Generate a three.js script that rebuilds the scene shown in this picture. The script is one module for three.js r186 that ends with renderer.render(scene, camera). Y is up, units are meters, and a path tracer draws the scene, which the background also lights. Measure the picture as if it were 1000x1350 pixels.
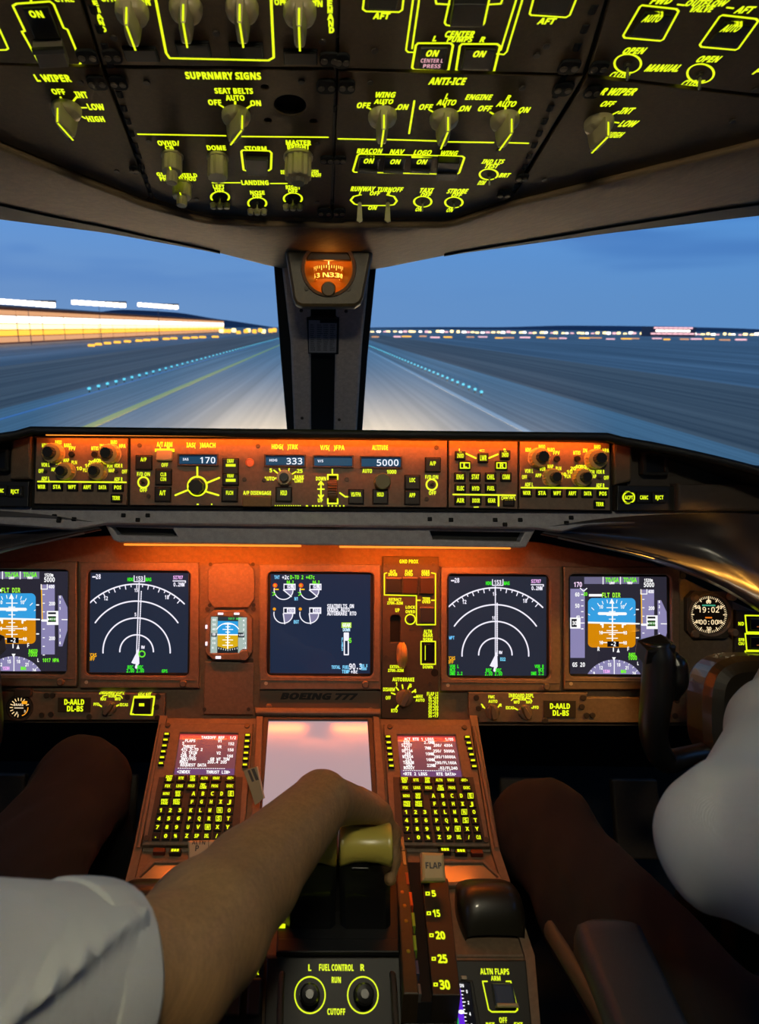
import * as THREE from 'three';
import { mergeGeometries, toCreasedNormals, mergeVertices } from 'three/addons/utils/BufferGeometryUtils.js';
import { RoundedBoxGeometry } from 'three/addons/geometries/RoundedBoxGeometry.js';
import { RectAreaLightUniformsLib } from 'three/addons/lights/RectAreaLightUniformsLib.js';
import { MarchingCubes } from 'three/addons/objects/MarchingCubes.js';
RectAreaLightUniformsLib.init();

// ---------------------------------------------------------------- camera, sky, large lights, exposure
const FOC = 900, PCX = 423, PCY = 675, EYE = new THREE.Vector3(0, 1.25, 0);
const R = THREE.MathUtils.degToRad;
const scene = new THREE.Scene();
const camera = new THREE.PerspectiveCamera(2 * Math.atan(675 / FOC) * 180 / Math.PI, 1000 / 1350, 0.03, 9000);
camera.position.copy(EYE);
camera.rotation.order = 'YXZ';
camera.rotation.set(R(-15.2), 0, R(0.5));
camera.setViewOffset(1000, 1350, 500 - PCX, 0, 1000, 1350);
camera.focus = 1.2; camera.userData.fStop = 7;
camera.updateMatrixWorld(true);
const renderer = new THREE.WebGLRenderer({ antialias: true });
renderer.toneMapping = THREE.LinearToneMapping;
renderer.toneMappingExposure = 1.0;
renderer.shadowMap.enabled = true;

let seed = 20240611;
const rnd = () => { seed = (seed * 1664525 + 1013904223) >>> 0; return seed / 4294967296; };
const rr = (a, b) => a + (b - a) * rnd();
const lerp = (a, b, t) => a + (b - a) * t;
const smooth = (a, b, x) => { const t = Math.min(1, Math.max(0, (x - a) / (b - a))); return t * t * (3 - 2 * t); };
function hash2(x, y) { let h = (x * 374761393 + y * 668265263) | 0; h = Math.imul(h ^ (h >>> 13), 1274126177); return ((h ^ (h >>> 16)) >>> 0) / 4294967296; }
function vnoise(x, y, px = 0, py = 0) {          // value noise, periodic when px/py given
  const xi = Math.floor(x), yi = Math.floor(y), fx = x - xi, fy = y - yi;
  const w = (a, p) => p ? ((a % p) + p) % p : a;
  const u = fx * fx * (3 - 2 * fx), v = fy * fy * (3 - 2 * fy);
  const a = hash2(w(xi, px), w(yi, py)), b = hash2(w(xi + 1, px), w(yi, py)), c = hash2(w(xi, px), w(yi + 1, py)), d = hash2(w(xi + 1, px), w(yi + 1, py));
  return lerp(lerp(a, b, u), lerp(c, d, u), v);
}
// dusk sky: blue air, paler and warmer towards the horizon on the town side, thin long clouds
{
  const w = 2048, h = 1024, data = new Float32Array(w * h * 4);
  for (let j = 0; j < h; j++) {
    const el = ((j + 0.5) / h - 0.5) * 180;                 // row 0 is straight down
    for (let i = 0; i < w; i++) {
      const az = ((i + 0.5) / w - 0.25) * 360;              // 0 = ahead (-z), positive to starboard
      const e = Math.max(0, el), t = smooth(0, 17, e);
      const west = 0.5 - 0.5 * Math.sin(R(az + 10));        // the town side of the sky is lighter
      const lo = [lerp(0.09, 0.19, west), lerp(0.26, 0.31, west), lerp(0.57, 0.56, west)];
      const hi = [lerp(0.06, 0.10, west), lerp(0.30, 0.33, west), lerp(0.80, 0.82, west)];
      const n = vnoise((i / w) * 18, el * 0.42, 18) * 0.55 + vnoise((i / w) * 48, el * 1.1 + 40, 48) * 0.3 + vnoise((i / w) * 128, el * 2.3 + 9, 128) * 0.15;
      const c = smooth(0.44, 0.72, n) * smooth(1, 6, e);
      const k = (j * w + i) * 4;
      for (let q = 0; q < 3; q++) {
        const b = lerp(lo[q], hi[q], t);
        data[k + q] = lerp(b, [0.05, 0.165, 0.47][q] * lerp(0.95, 1.25, west), c * 0.6) ;
      }
      const hi2 = smooth(0.5, 0.8, vnoise((i / w) * 30 + 3, el * 0.5 + 77, 30)) * smooth(5, 12, e) * 0.16;
      for (let q = 0; q < 3; q++) data[k + q] += hi2 * [0.6, 0.62, 0.5][q];
      data[k + 3] = 1;
    }
  }
  const sky = new THREE.DataTexture(data, w, h, THREE.RGBAFormat, THREE.FloatType);
  sky.mapping = THREE.EquirectangularReflectionMapping; sky.magFilter = THREE.LinearFilter; sky.colorSpace = THREE.LinearSRGBColorSpace; sky.needsUpdate = true;
  scene.background = sky; scene.environment = sky;
}

// ---------------------------------------------------------------- helpers
const V = (x, y, z) => new THREE.Vector3(x, y, z);
const ray = (px, py) => V((px - PCX) / FOC, (PCY - py) / FOC, -1).applyQuaternion(camera.quaternion);
const at = (px, py, depth) => ray(px, py).multiplyScalar(depth).add(EYE);      // a point seen at (px, py), depth metres along the lens axis
const names = new Map();
function numbered(n) { const k = names.get(n) || 0; names.set(n, k + 1); return k ? n + '_' + String(k).padStart(3, '0') : n; }
function tag(o, label, category, group) { o.userData.label = label; o.userData.category = category; if (group) o.userData.group = group; return o; }
function shade(m) { m.castShadow = true; m.receiveShadow = true; return m; }
function mesh(name, geo, mat, parent = scene) {
  const m = shade(new THREE.Mesh(geo, mat)); m.name = parent === scene ? numbered(name) : name; parent.add(m); return m;
}
function struct(name, geo, mat, label, category = 'cockpit shell') {
  const m = mesh(name, geo, mat); m.userData.kind = 'structure'; if (label) { m.userData.label = label; m.userData.category = category; } return m;
}
function things(name, label, category, pos, group) {
  const g = new THREE.Group(); g.name = numbered(name); scene.add(g); if (pos) g.position.copy(pos); tag(g, label, category, group); return g;
}
const bare = (g) => { const q = g.index ? g.toNonIndexed() : g; for (const k of Object.keys(q.attributes)) if (!['position', 'normal', 'uv'].includes(k)) q.deleteAttribute(k); q.morphAttributes = {}; return q; };
const join = (...gs) => mergeGeometries(gs.flat().map(bare));
function flatUV(g, s = 1) {                                   // uv in metres from x and y
  const p = g.attributes.position, uv = new Float32Array(p.count * 2);
  for (let i = 0; i < p.count; i++) { uv[2 * i] = p.getX(i) * s; uv[2 * i + 1] = p.getY(i) * s; }
  g.setAttribute('uv', new THREE.BufferAttribute(uv, 2)); return g;
}
function boxUV(g) {                                           // uv in metres by the dominant direction of each face
  g = bare(g); const p = g.attributes.position, n = g.attributes.normal, uv = new Float32Array(p.count * 2);
  for (let i = 0; i < p.count; i++) {
    const ax = Math.abs(n.getX(i)), ay = Math.abs(n.getY(i)), az = Math.abs(n.getZ(i));
    const [a, b] = az >= ax && az >= ay ? [p.getX(i), p.getY(i)] : ay >= ax ? [p.getX(i), p.getZ(i)] : [p.getZ(i), p.getY(i)];
    uv[2 * i] = a; uv[2 * i + 1] = b;
  }
  g.setAttribute('uv', new THREE.BufferAttribute(uv, 2)); return g;
}
function rbox(w, h, d, r = 0.002, seg = 2) { return new RoundedBoxGeometry(w, h, d, seg, Math.min(r, w / 2.01, h / 2.01, d / 2.01)); }
function lathe(pts, seg = 24) { const g = new THREE.LatheGeometry(pts.map(([r, y]) => new THREE.Vector2(r, y)), seg); g.rotateX(Math.PI / 2); return toCreasedNormals(bare(g), R(40)); }   // axis along +z
function polyShape(pts, holes = []) {
  const s = new THREE.Shape(pts.map(([x, y]) => new THREE.Vector2(x, y)));
  for (const h of holes) s.holes.push(new THREE.Path(h.map(([x, y]) => new THREE.Vector2(x, y))));
  return s;
}
function slab(pts, z0, z1, bevel = 0.001, holes = [], seg = 8) {   // outline in x, y; thickness from z0 to z1
  const b = Math.min(bevel, (z1 - z0) / 2.2), turn = (p, ccw) => (p.reduce((a, [x, y], i) => { const [u, v] = p[(i + 1) % p.length]; return a + x * v - u * y; }, 0) > 0) === ccw ? p : [...p].reverse();
  pts = turn(pts, true); holes = holes.map((h) => turn(h, false));
  const g = new THREE.ExtrudeGeometry(polyShape(pts, holes), { depth: z1 - z0 - 2 * b, bevelEnabled: b > 0, bevelSize: b, bevelOffset: -b, bevelThickness: b, bevelSegments: 2, curveSegments: seg });
  g.translate(0, 0, z0 + b); return flatUV(bare(g));
}
const rectPts = (x0, y0, x1, y1) => [[x0, y0], [x1, y0], [x1, y1], [x0, y1]];
function rrect(x0, y0, x1, y1, r, n = 4) {
  const out = []; for (const [cx, cy, a] of [[x1 - r, y0 + r, -90], [x1 - r, y1 - r, 0], [x0 + r, y1 - r, 90], [x0 + r, y0 + r, 180]]) for (let k = 0; k <= n; k++) { const t = R(a + 90 * k / n); out.push([cx + r * Math.cos(t), cy + r * Math.sin(t)]); } return out;
}
const circ = (cx, cy, r, n = 24, ry = r) => Array.from({ length: n }, (_, i) => [cx + r * Math.cos(2 * Math.PI * i / n), cy + ry * Math.sin(2 * Math.PI * i / n)]);
function tubeAlong(pts, r, seg = 8, n = 0, closed = false) { return new THREE.TubeGeometry(new THREE.CatmullRomCurve3(pts, closed, 'centripetal'), n || pts.length * 6, r, seg, closed); }
function loft(rows, closedRow = false) {                      // rows of points, all equally long -> smooth sheet, uv in metres
  const nr = rows.length, nc = rows[0].length, pos = [], uv = [], idx = [];
  let vv = 0;
  rows.forEach((row, j) => { if (j) vv += row[Math.floor(nc / 2)].distanceTo(rows[j - 1][Math.floor(nc / 2)]); let uu = 0; row.forEach((p, i) => { if (i) uu += p.distanceTo(row[i - 1]); pos.push(p.x, p.y, p.z); uv.push(uu, vv); }); });
  for (let j = 0; j < nr - 1; j++) for (let i = 0; i < nc - (closedRow ? 0 : 1); i++) { const a = j * nc + i, b = j * nc + (i + 1) % nc, c = a + nc, d = b + nc; idx.push(a, b, d, a, d, c); }
  const g = new THREE.BufferGeometry(); g.setAttribute('position', new THREE.Float32BufferAttribute(pos, 3)); g.setAttribute('uv', new THREE.Float32BufferAttribute(uv, 2)); g.setIndex(idx); g.computeVertexNormals(); return g;
}
function thickLoft(rows, off) {                               // the same sheet with a back at the given offset and closed edges
  const back = rows.map((r) => r.map((p) => p.clone().add(off)));
  const rev = (a) => a.map((r) => [...r].reverse());
  const edge = (a, b) => loft([a, b]);
  const col = (a, i) => a.map((r) => r[i]);
  const n = rows[0].length - 1, m = rows.length - 1;
  return join(loft(rows), loft(rev(back)), edge(back[0], rows[0]), edge(rows[m], back[m]), edge(col(rows, 0), col(back, 0)), edge(col(back, n), col(rows, n)));
}
function dataTex(w, h, fn, srgb = true) {
  const d = new Uint8Array(w * h * 4);
  for (let j = 0; j < h; j++) for (let i = 0; i < w; i++) { const c = fn(i, j); const k = (j * w + i) * 4; d[k] = c[0]; d[k + 1] = c[1]; d[k + 2] = c[2]; d[k + 3] = 255; }
  const t = new THREE.DataTexture(d, w, h); t.wrapS = t.wrapT = THREE.RepeatWrapping; t.magFilter = THREE.LinearFilter; if (srgb) t.colorSpace = THREE.SRGBColorSpace; t.needsUpdate = true; return t;
}
const rep = (t, sx, sy = sx) => { const c = t.clone(); c.repeat.set(sx, sy); c.needsUpdate = true; return c; };

// ---------------------------------------------------------------- materials
const grain = dataTex(256, 256, (i, j) => { const n = 216 + 26 * (vnoise(i / 2, j / 2, 128, 128) - 0.5) + 22 * (vnoise(i / 16, j / 16, 16, 16) - 0.5) + 14 * (hash2(i, j) - 0.5); return [n, n, n]; });
const grainBump = dataTex(256, 256, (i, j) => { const n = 128 + 110 * (vnoise(i / 2.2, j / 2.2, 116, 116) - 0.5) + 60 * (vnoise(i / 7, j / 7, 37, 37) - 0.5); return [n, n, n]; }, false);
const weave = dataTex(128, 128, (i, j) => { const n = 190 + 30 * Math.sin(i * Math.PI / 4) * Math.sin(j * Math.PI / 4) + 30 * (hash2(i, j) - 0.5); return [n, n, n]; });
const M = {};
const std = (o) => new THREE.MeshStandardMaterial(o);
const phys = (o) => new THREE.MeshPhysicalMaterial(o);
M.paint = std({ color: 0x866f58, roughness: 0.55, map: rep(grain, 18), bumpMap: rep(grainBump, 18), bumpScale: 0.0002 });       // brown instrument panel paint
M.paintDark = std({ color: 0x4a3d31, roughness: 0.6, map: rep(grain, 18), bumpMap: rep(grainBump, 18), bumpScale: 0.0002 });
M.overhead = std({ color: 0x654e2c, roughness: 0.6, map: rep(grain, 18), bumpMap: rep(grainBump, 18), bumpScale: 0.00025 });
M.lining = std({ color: 0x9a7d58, roughness: 0.62, map: rep(grain, 9), bumpMap: rep(grainBump, 24), bumpScale: 0.0004 });
M.greyTrim = std({ color: 0xb6b0b2, roughness: 0.42, map: rep(grain, 12), bumpMap: rep(grainBump, 30), bumpScale: 0.0002 });
M.pad = std({ color: 0x141416, roughness: 0.5, map: rep(grain, 12), bumpMap: rep(grainBump, 40), bumpScale: 0.0005 });
M.blackGloss = phys({ color: 0x0c0c0d, roughness: 0.3, clearcoat: 0.4, clearcoatRoughness: 0.25 });
M.black = std({ color: 0x101010, roughness: 0.55 });
M.blackRough = std({ color: 0x0b0b0b, roughness: 0.9 });
M.rubber = std({ color: 0x090a0b, roughness: 0.7 });
M.button = std({ color: 0x17150f, roughness: 0.45 });
M.knobDark = std({ color: 0x1d1a16, roughness: 0.4 });
M.knobGrey = phys({ color: 0x6d6455, roughness: 0.38, clearcoat: 0.2 });
M.knobTan = phys({ color: 0xb3a478, roughness: 0.42, clearcoat: 0.25, clearcoatRoughness: 0.3 });
M.steel = std({ color: 0x8f8b84, roughness: 0.35, metalness: 0.9 });
M.screw = std({ color: 0x4b4239, roughness: 0.45, metalness: 0.5 });
M.leverGrip = phys({ color: 0xc2b250, roughness: 0.32, clearcoat: 0.5, clearcoatRoughness: 0.3 });
M.cream = std({ color: 0xb7a78a, roughness: 0.5 });
M.glass = phys({ color: 0xffffff, roughness: 0.0, transmission: 1, thickness: 0, ior: 1.05 });
M.tint = phys({ color: 0xd8cfb8, roughness: 0.25, transmission: 0.75, thickness: 0, ior: 1.3 });
M.orangeLamp = std({ color: 0x201008, emissive: new THREE.Color(1.0, 0.28, 0.03), emissiveIntensity: 1.5 });
const LEG = 'rgb(212,232,16)';                               // legend colour of the lit panel lettering
const legendGain = 1.35;

// ---------------------------------------------------------------- a panel face: a plane in the cockpit whose x, y are metres on the panel, z out towards the crew
class Face {
  constructor(point, turn) { this.o = point.clone(); this.turn = turn; this.q = new THREE.Quaternion().setFromEuler(new THREE.Euler(turn, 0, 0)); this.qi = this.q.clone().invert(); this.n = V(0, 0, 1).applyQuaternion(this.q); }
  l(px, py, z = 0) { const d = ray(px, py), p0 = this.o.clone().addScaledVector(this.n, z), t = p0.sub(EYE).dot(this.n) / d.dot(this.n); const p = d.multiplyScalar(t).add(EYE).sub(this.o).applyQuaternion(this.qi); return [p.x, p.y]; }
  s(px, py) { const a = this.l(px - 2, py), b = this.l(px + 2, py); return Math.hypot(a[0] - b[0], a[1] - b[1]) / 4; }
  pts(list, z = 0) { return list.map(([x, y]) => this.l(x, y, z)); }
  box(x0, y0, x1, y1) { const c = this.l((x0 + x1) / 2, (y0 + y1) / 2), a = this.l(x0, (y0 + y1) / 2), b = this.l(x1, (y0 + y1) / 2), t = this.l((x0 + x1) / 2, y0), u = this.l((x0 + x1) / 2, y1); return { x: c[0], y: (t[1] + u[1]) / 2, w: b[0] - a[0], h: t[1] - u[1], x0: a[0], x1: b[0], y0: u[1], y1: t[1] }; }
  world(x, y, z = 0) { return V(x, y, z).applyQuaternion(this.q).add(this.o); }
  thing(name, label, category, group) { const g = things(name, label, category, this.o, group); g.quaternion.copy(this.q); return g; }
}
// lettering and lines of one panel, drawn in metres of its face
class Art {
  constructor(face, x0, y0, x1, y1, dens = 2400) {
    this.f = face; this.x0 = x0; this.y1 = y1; this.w = x1 - x0; this.h = y1 - y0;
    this.S = Math.min(dens, 2040 / this.w, 2040 / this.h);
    this.c = document.createElement('canvas'); this.c.width = Math.ceil(this.w * this.S); this.c.height = Math.ceil(this.h * this.S);
    this.g = this.c.getContext('2d'); this.g.fillStyle = '#000'; this.g.fillRect(0, 0, this.c.width, this.c.height); this.g.lineJoin = this.g.lineCap = 'round'; this.col = LEG;
  }
  static of(face, pxPts, dens) { const l = face.pts(pxPts), xs = l.map((p) => p[0]), ys = l.map((p) => p[1]); return new Art(face, Math.min(...xs), Math.min(...ys), Math.max(...xs), Math.max(...ys), dens); }
  c2([x, y]) { return [(x - this.x0) * this.S, (this.y1 - y) * this.S]; }
  p(px, py) { return this.c2(this.f.l(px, py)); }
  text(s, px, py, w, h, o = {}) {                             // fitted into a w x h pixel box centred at (px, py)
    const g = this.g, [x, y] = this.p(px, py), a = this.p(px - w / 2, py), b = this.p(px + w / 2, py), t = this.p(px, py - h / 2), u = this.p(px, py + h / 2);
    const W = Math.hypot(b[0] - a[0], b[1] - a[1]), H = Math.abs(u[1] - t[1]);
    g.save(); g.translate(x, y); g.rotate(o.rot || 0); g.font = `${o.weight || 'bold'} 100px ${o.font || 'sans-serif'}`; g.textAlign = 'center'; g.textBaseline = 'alphabetic';
    const mw = g.measureText(s).width || 1; g.transform(1, 0, o.slant || 0, 1, 0, 0); g.scale(W / mw, H / 72); g.fillStyle = g.strokeStyle = o.col || this.col; g.fillText(s, 0, 36); if (o.bold) { g.lineWidth = o.bold; g.strokeText(s, 0, 36); } g.restore();
  }
  line(pts, wpx = 3, o = {}) { const g = this.g, [a, b] = pts[0]; g.strokeStyle = o.col || this.col; g.lineWidth = wpx * this.f.s(a, b) * this.S; g.setLineDash(o.dash || []); g.beginPath(); pts.forEach(([x, y], i) => { const p = this.p(x, y); i ? g.lineTo(p[0], p[1]) : g.moveTo(p[0], p[1]); }); if (o.close) g.closePath(); g.stroke(); g.setLineDash([]); if (o.fill) { g.fillStyle = o.fill; g.fill(); } }
  poly(pts, col) { const g = this.g; g.fillStyle = col || this.col; g.beginPath(); pts.forEach(([x, y], i) => { const p = this.p(x, y); i ? g.lineTo(p[0], p[1]) : g.moveTo(p[0], p[1]); }); g.closePath(); g.fill(); }
  rect(x0, y0, x1, y1, col) { this.poly([[x0, y0], [x1, y0], [x1, y1], [x0, y1]], col); }
  ring(px, py, rx, ry = rx, w = 2.6, o = {}) { const pts = []; const a0 = o.a0 ?? 0, a1 = o.a1 ?? 360; for (let k = 0; k <= 32; k++) { const t = R(lerp(a0, a1, k / 32)); pts.push([px + rx * Math.cos(t), py + ry * Math.sin(t)]); } this.line(pts, w, o); }
  tex() { const t = new THREE.CanvasTexture(this.c); t.colorSpace = THREE.SRGBColorSpace; t.magFilter = THREE.LinearFilter; t.repeat.set(1 / this.w, 1 / this.h); t.offset.set(-this.x0 / this.w, -(this.y1 - this.h) / this.h); return t; }
  lit(base, gain = legendGain) { const m = base.clone(); m.emissive = new THREE.Color(1, 1, 1); m.emissiveIntensity = gain; m.emissiveMap = this._t ||= this.tex(); return m; }
  print(base) { const m = base.clone(); m.map = this._t ||= this.tex(); m.color = new THREE.Color(1, 1, 1); return m; }
}
// parts that panels share; all in metres of the face, z up from the face
function knobScrew(parent, x, y, r = 0.0035, z = 0) {
  const head = slab(circ(x, y, r, 14), z, z + r * 0.5, r * 0.15, [rectPts(x - r * 0.75, y - r * 0.14, x + r * 0.75, y + r * 0.14)]);
  return mesh('screw', join(head, slab(circ(x, y, r * 0.95, 10), z, z + r * 0.2, 0)), M.screw, parent);
}
function pointerKnob(parent, x, y, r, ang, hgt, mat, lit, litLine = true) {      // round skirt with a raised wedge-shaped finger grip and a lit pointer line
  const skirt = lathe([[0, 0], [r, 0], [r, hgt * 0.16], [r * 0.9, hgt * 0.3], [r * 0.55, hgt * 0.42], [0, hgt * 0.42]], 28);
  const rows = [];
  for (const [t, k] of [[0.2, 1], [0.55, 0.92], [0.85, 0.8], [0.97, 0.7], [1, 0.55]]) {
    const w = r * 0.42 * k, L0 = r * 1.12 * (0.86 + 0.14 * k), L1 = r * 1.0 * k;
    rows.push([[-w * 0.5, L0], [w * 0.5, L0], [w * 1.05, L0 * 0.2], [w, -L1 * 0.8], [w * 0.7, -L1], [-w * 0.7, -L1], [-w, -L1 * 0.8], [-w * 1.05, L0 * 0.2]].map(([a, b]) => V(a, b, hgt * t)));
  }
  const top = rows[rows.length - 1], cap = new THREE.BufferGeometry(); { const p = []; for (let k = 1; k < 7; k++) for (const q of [top[0], top[k], top[k + 1]]) p.push(q.x, q.y, q.z); cap.setAttribute('position', new THREE.Float32BufferAttribute(p.reverse() && p, 3)); }
  const c2 = new THREE.BufferGeometry(); { const p = []; for (let k = 1; k < 7; k++) for (const q of [top[0], top[k + 1], top[k]]) p.push(q.x, q.y, q.z); c2.setAttribute('position', new THREE.Float32BufferAttribute(p, 3)); c2.setAttribute('uv', new THREE.Float32BufferAttribute(new Float32Array(p.length / 3 * 2), 2)); c2.computeVertexNormals(); }
  const grip = toCreasedNormals(join(loft(rows, true), c2), R(35));
  const k = mesh('knob', join(skirt, grip), mat, parent); k.position.set(x, y, 0); k.rotation.z = ang;
  if (litLine) { const ln = join(rbox(r * 0.12, r * 1.95, r * 0.05, r * 0.02).translate(0, r * 0.05, hgt * 1.005), rbox(r * 0.12, r * 0.05, hgt * 0.55, r * 0.02).translate(0, r * 1.1, hgt * 0.7)); mesh('pointer_line', ln, lit, k); }
  return k;
}
function fluted(r, h, n = 16, depth = 0.06, top = 0.93) {     // grooved round knob body along +z
  const pts = []; for (let k = 0; k < n * 4; k++) { const t = 2 * Math.PI * k / (n * 4), q = r * (1 - depth * (0.5 + 0.5 * Math.cos(n * t))); pts.push([q * Math.cos(t), q * Math.sin(t)]); }
  const g = new THREE.ExtrudeGeometry(polyShape(pts), { depth: h * 0.86, bevelEnabled: true, bevelThickness: h * 0.14, bevelSize: r * (1 - top), bevelOffset: -r * (1 - top), bevelSegments: 2 });
  return bare(g);
}
function roundKnob(parent, x, y, r, h, mat, o = {}) {
  const gs = [lathe([[0, 0], [r * 1.08, 0], [r * 1.08, h * 0.12], [r, h * 0.14], [0, h * 0.14]], 24), fluted(r, h, o.n || 16, o.depth ?? 0.07).translate(0, 0, h * 0.1)];
  const k = mesh('knob', join(gs), mat, parent); k.position.set(x, y, o.z || 0); if (o.tilt) k.rotation.set(o.tilt, 0, 0);
  if (o.cap) { mesh('knob_cap', join(fluted(r * o.cap, h * (o.capH || 0.7), 12, 0.08), lathe([[0, h * (o.capH || 0.7)], [r * o.cap * 0.5, h * (o.capH || 0.7) + 0.0004], [0, h * (o.capH || 0.7) + 0.0005]], 12)).translate(0, 0, h * 1.08), o.capMat || M.knobDark, k); }
  if (o.line) mesh('pointer_line', rbox(r * 0.14, r * 1.0, r * 0.06, 0.0002).translate(0, r * 0.5, h * 1.1), o.line, k);
  return k;
}
function toggle(parent, x, y, s, lean, mat = M.steel) {       // threaded collar, nut and a bat lever
  const collar = join(lathe([[0, 0], [s * 0.55, 0], [s * 0.55, s * 0.12], [s * 0.4, s * 0.16], [s * 0.36, s * 0.5], [0, s * 0.5]], 18), new THREE.CylinderGeometry(s * 0.5, s * 0.5, s * 0.18, 6).rotateX(Math.PI / 2).translate(0, 0, s * 0.16));
  const t = mesh('toggle_switch', collar, M.screw, parent); t.position.set(x, y, 0);
  const bat = lathe([[s * 0.1, 0], [s * 0.15, s * 0.4], [s * 0.23, s * 1.3], [s * 0.24, s * 1.55], [s * 0.15, s * 1.7], [0, s * 1.72]], 14);
  const l = mesh('lever', bat, mat, t); l.position.z = s * 0.35; l.rotation.x = lean; return t;
}
function pushButton(parent, b, hgt, mat, name = 'push_button', frame = 0.0012) {   // a cap inside a dark raised frame; b = {x, y, w, h} on the face
  const k = mesh(name, flatUV(bare(rbox(b.w, b.h, hgt, Math.min(0.0012, b.w / 6), 2).translate(b.x, b.y, hgt / 2))), mat, parent);
  if (frame) mesh('button_frame', slab(rrect(b.x - b.w / 2 - frame, b.y - b.h / 2 - frame, b.x + b.w / 2 + frame, b.y + b.h / 2 + frame, frame), 0, hgt * 0.7, 0.0004, [rectPts(b.x - b.w / 2 - 0.0002, b.y - b.h / 2 - 0.0002, b.x + b.w / 2 + 0.0002, b.y + b.h / 2 + 0.0002).reverse()]), M.blackRough, k);
  return k;
}
const legendMat = std({ color: 0x3a3d10, roughness: 0.5, emissive: new THREE.Color(LEG), emissiveIntensity: legendGain });
// ---------------------------------------------------------------- planes of the cockpit
const OVH = new Face(at(437, 265, 1.15), R(71.6));          // overhead panel, sloping up towards the back
const MAIN = new Face(at(421, 820, 1.18), R(-17));          // main instrument panel
const MCPF = new Face(at(425, 622, 1.07), R(-16));           // glareshield control panels
const PED = new Face(at(421, 945, 1.165), R(-65));          // forward pedestal with the two keyboards
const FUEL = new Face(at(443, 1300, 0.83), R(-52));         // aft face of the thrust lever stand
const sub = (face, px, py) => new Face(face.world(...face.l(px, py)), face.turn);

// ---------------------------------------------------------------- ground outside, all at rest
const GY = -4.65;
{
  const streak = (base, amp, s) => dataTex(256, 512, (i, j) => { const n = (vnoise(i / 3 + s, j / 128, 0, 4) - 0.5) * 0.6 + (vnoise(i / 11 + s * 3, j / 256 + 9, 0, 2) - 0.5) * 0.7 + (hash2(i + s * 7, j) - 0.5) * 0.12; return base.map((b) => Math.max(0, Math.min(255, b * (1 + amp * n)))); });
  const strip = (name, x0, x1, tex, across, label, y = 0, rough = 0.9) => {
    const g = new THREE.BoxGeometry(x1 - x0, 0.1, 3000, 1, 1, 1); g.translate((x0 + x1) / 2, GY - 0.05 + y, -1480);
    const gg = bare(g), p = gg.attributes.position, uv = gg.attributes.uv; for (let i = 0; i < p.count; i++) uv.setXY(i, p.getX(i) / across, p.getZ(i) / 240);
    const m = struct(name, gg, std({ map: tex, roughness: rough }), label, 'pavement'); return m;
  };
  strip('runway', -14.6, 12.6, streak([182, 173, 154], 0.16, 1), 27, 'pale worn concrete runway running to the horizon');
  const sh = streak([172, 160, 140], 0.32, 2);
  strip('runway_shoulder', -23, -14.6, sh, 9, 'grey-blue paved shoulder beside the yellow edge line');
  strip('runway_shoulder', 12.6, 21.5, sh, 9, 'grey-blue paved shoulder beside the white edge line');
  const inf = streak([150, 112, 86], 0.4, 3);
  strip('infield', -46, -23, inf, 24, 'dark flat infield strip in front of the added terminal');
  strip('infield', 21.5, 46, inf, 24, 'dark flat infield strip facing the row of small lamps');
  const tx = streak([150, 132, 118], 0.45, 4);
  strip('taxiway', -400, -46, tx, 60, 'grey-blue taxiway in front of the added terminal');
  strip('taxiway', 46, 900, tx, 60, 'grey-blue taxiway beyond the dark infield');
  const far = new THREE.BoxGeometry(6000, 0.1, 4200); far.translate(0, GY - 0.4, -2000);
  struct('ground', far, std({ color: 0x4c4d55, roughness: 1 }), 'flat dark ground around the airfield', 'ground');
  const paint = (c) => std({ color: c, roughness: 0.7 });
  struct('runway_edge_line', new THREE.BoxGeometry(0.75, 0.02, 1200).translate(-13.9, GY + 0.012, -610), paint(0xffe070), 'long yellow painted line on the pale runway', 'line');
  struct('runway_edge_line', new THREE.BoxGeometry(0.5, 0.02, 1200).translate(12.1, GY + 0.012, -610), paint(0xe4dcc4), 'long cream painted line on the pale runway', 'line');
  struct('shoulder_line', new THREE.BoxGeometry(0.3, 0.02, 1200).translate(-20.5, GY + 0.012, -610), paint(0x9fb0c4), 'thin pale line along the paved shoulder', 'line');  // pale blue line running close beside the blue edge lamps
  // low hills on the horizon
  const hill = (name, x0, x1, z, top, label) => {
    const a = [], b = [], c = []; for (let k = 0; k <= 60; k++) { const t = k / 60, x = lerp(x0, x1, t), h = top * Math.pow(Math.sin(Math.PI * t), 0.8) * (0.65 + 0.5 * vnoise(t * 7, z)); a.push(V(x, GY - 2, z + 60)); b.push(V(x, GY + h, z)); c.push(V(x, GY - 2, z - 160)); }
    struct(name, loft([a, b, c]), std({ color: 0x2e3346, roughness: 1 }), label, 'hill');
  };
  hill('hill', -1500, -180, -2700, 60, 'long low dark hill on the horizon behind the terminal');
  hill('hill', 60, 2200, -2800, 16, 'faint low ridge on the horizon behind the small lamps');
}
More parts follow.
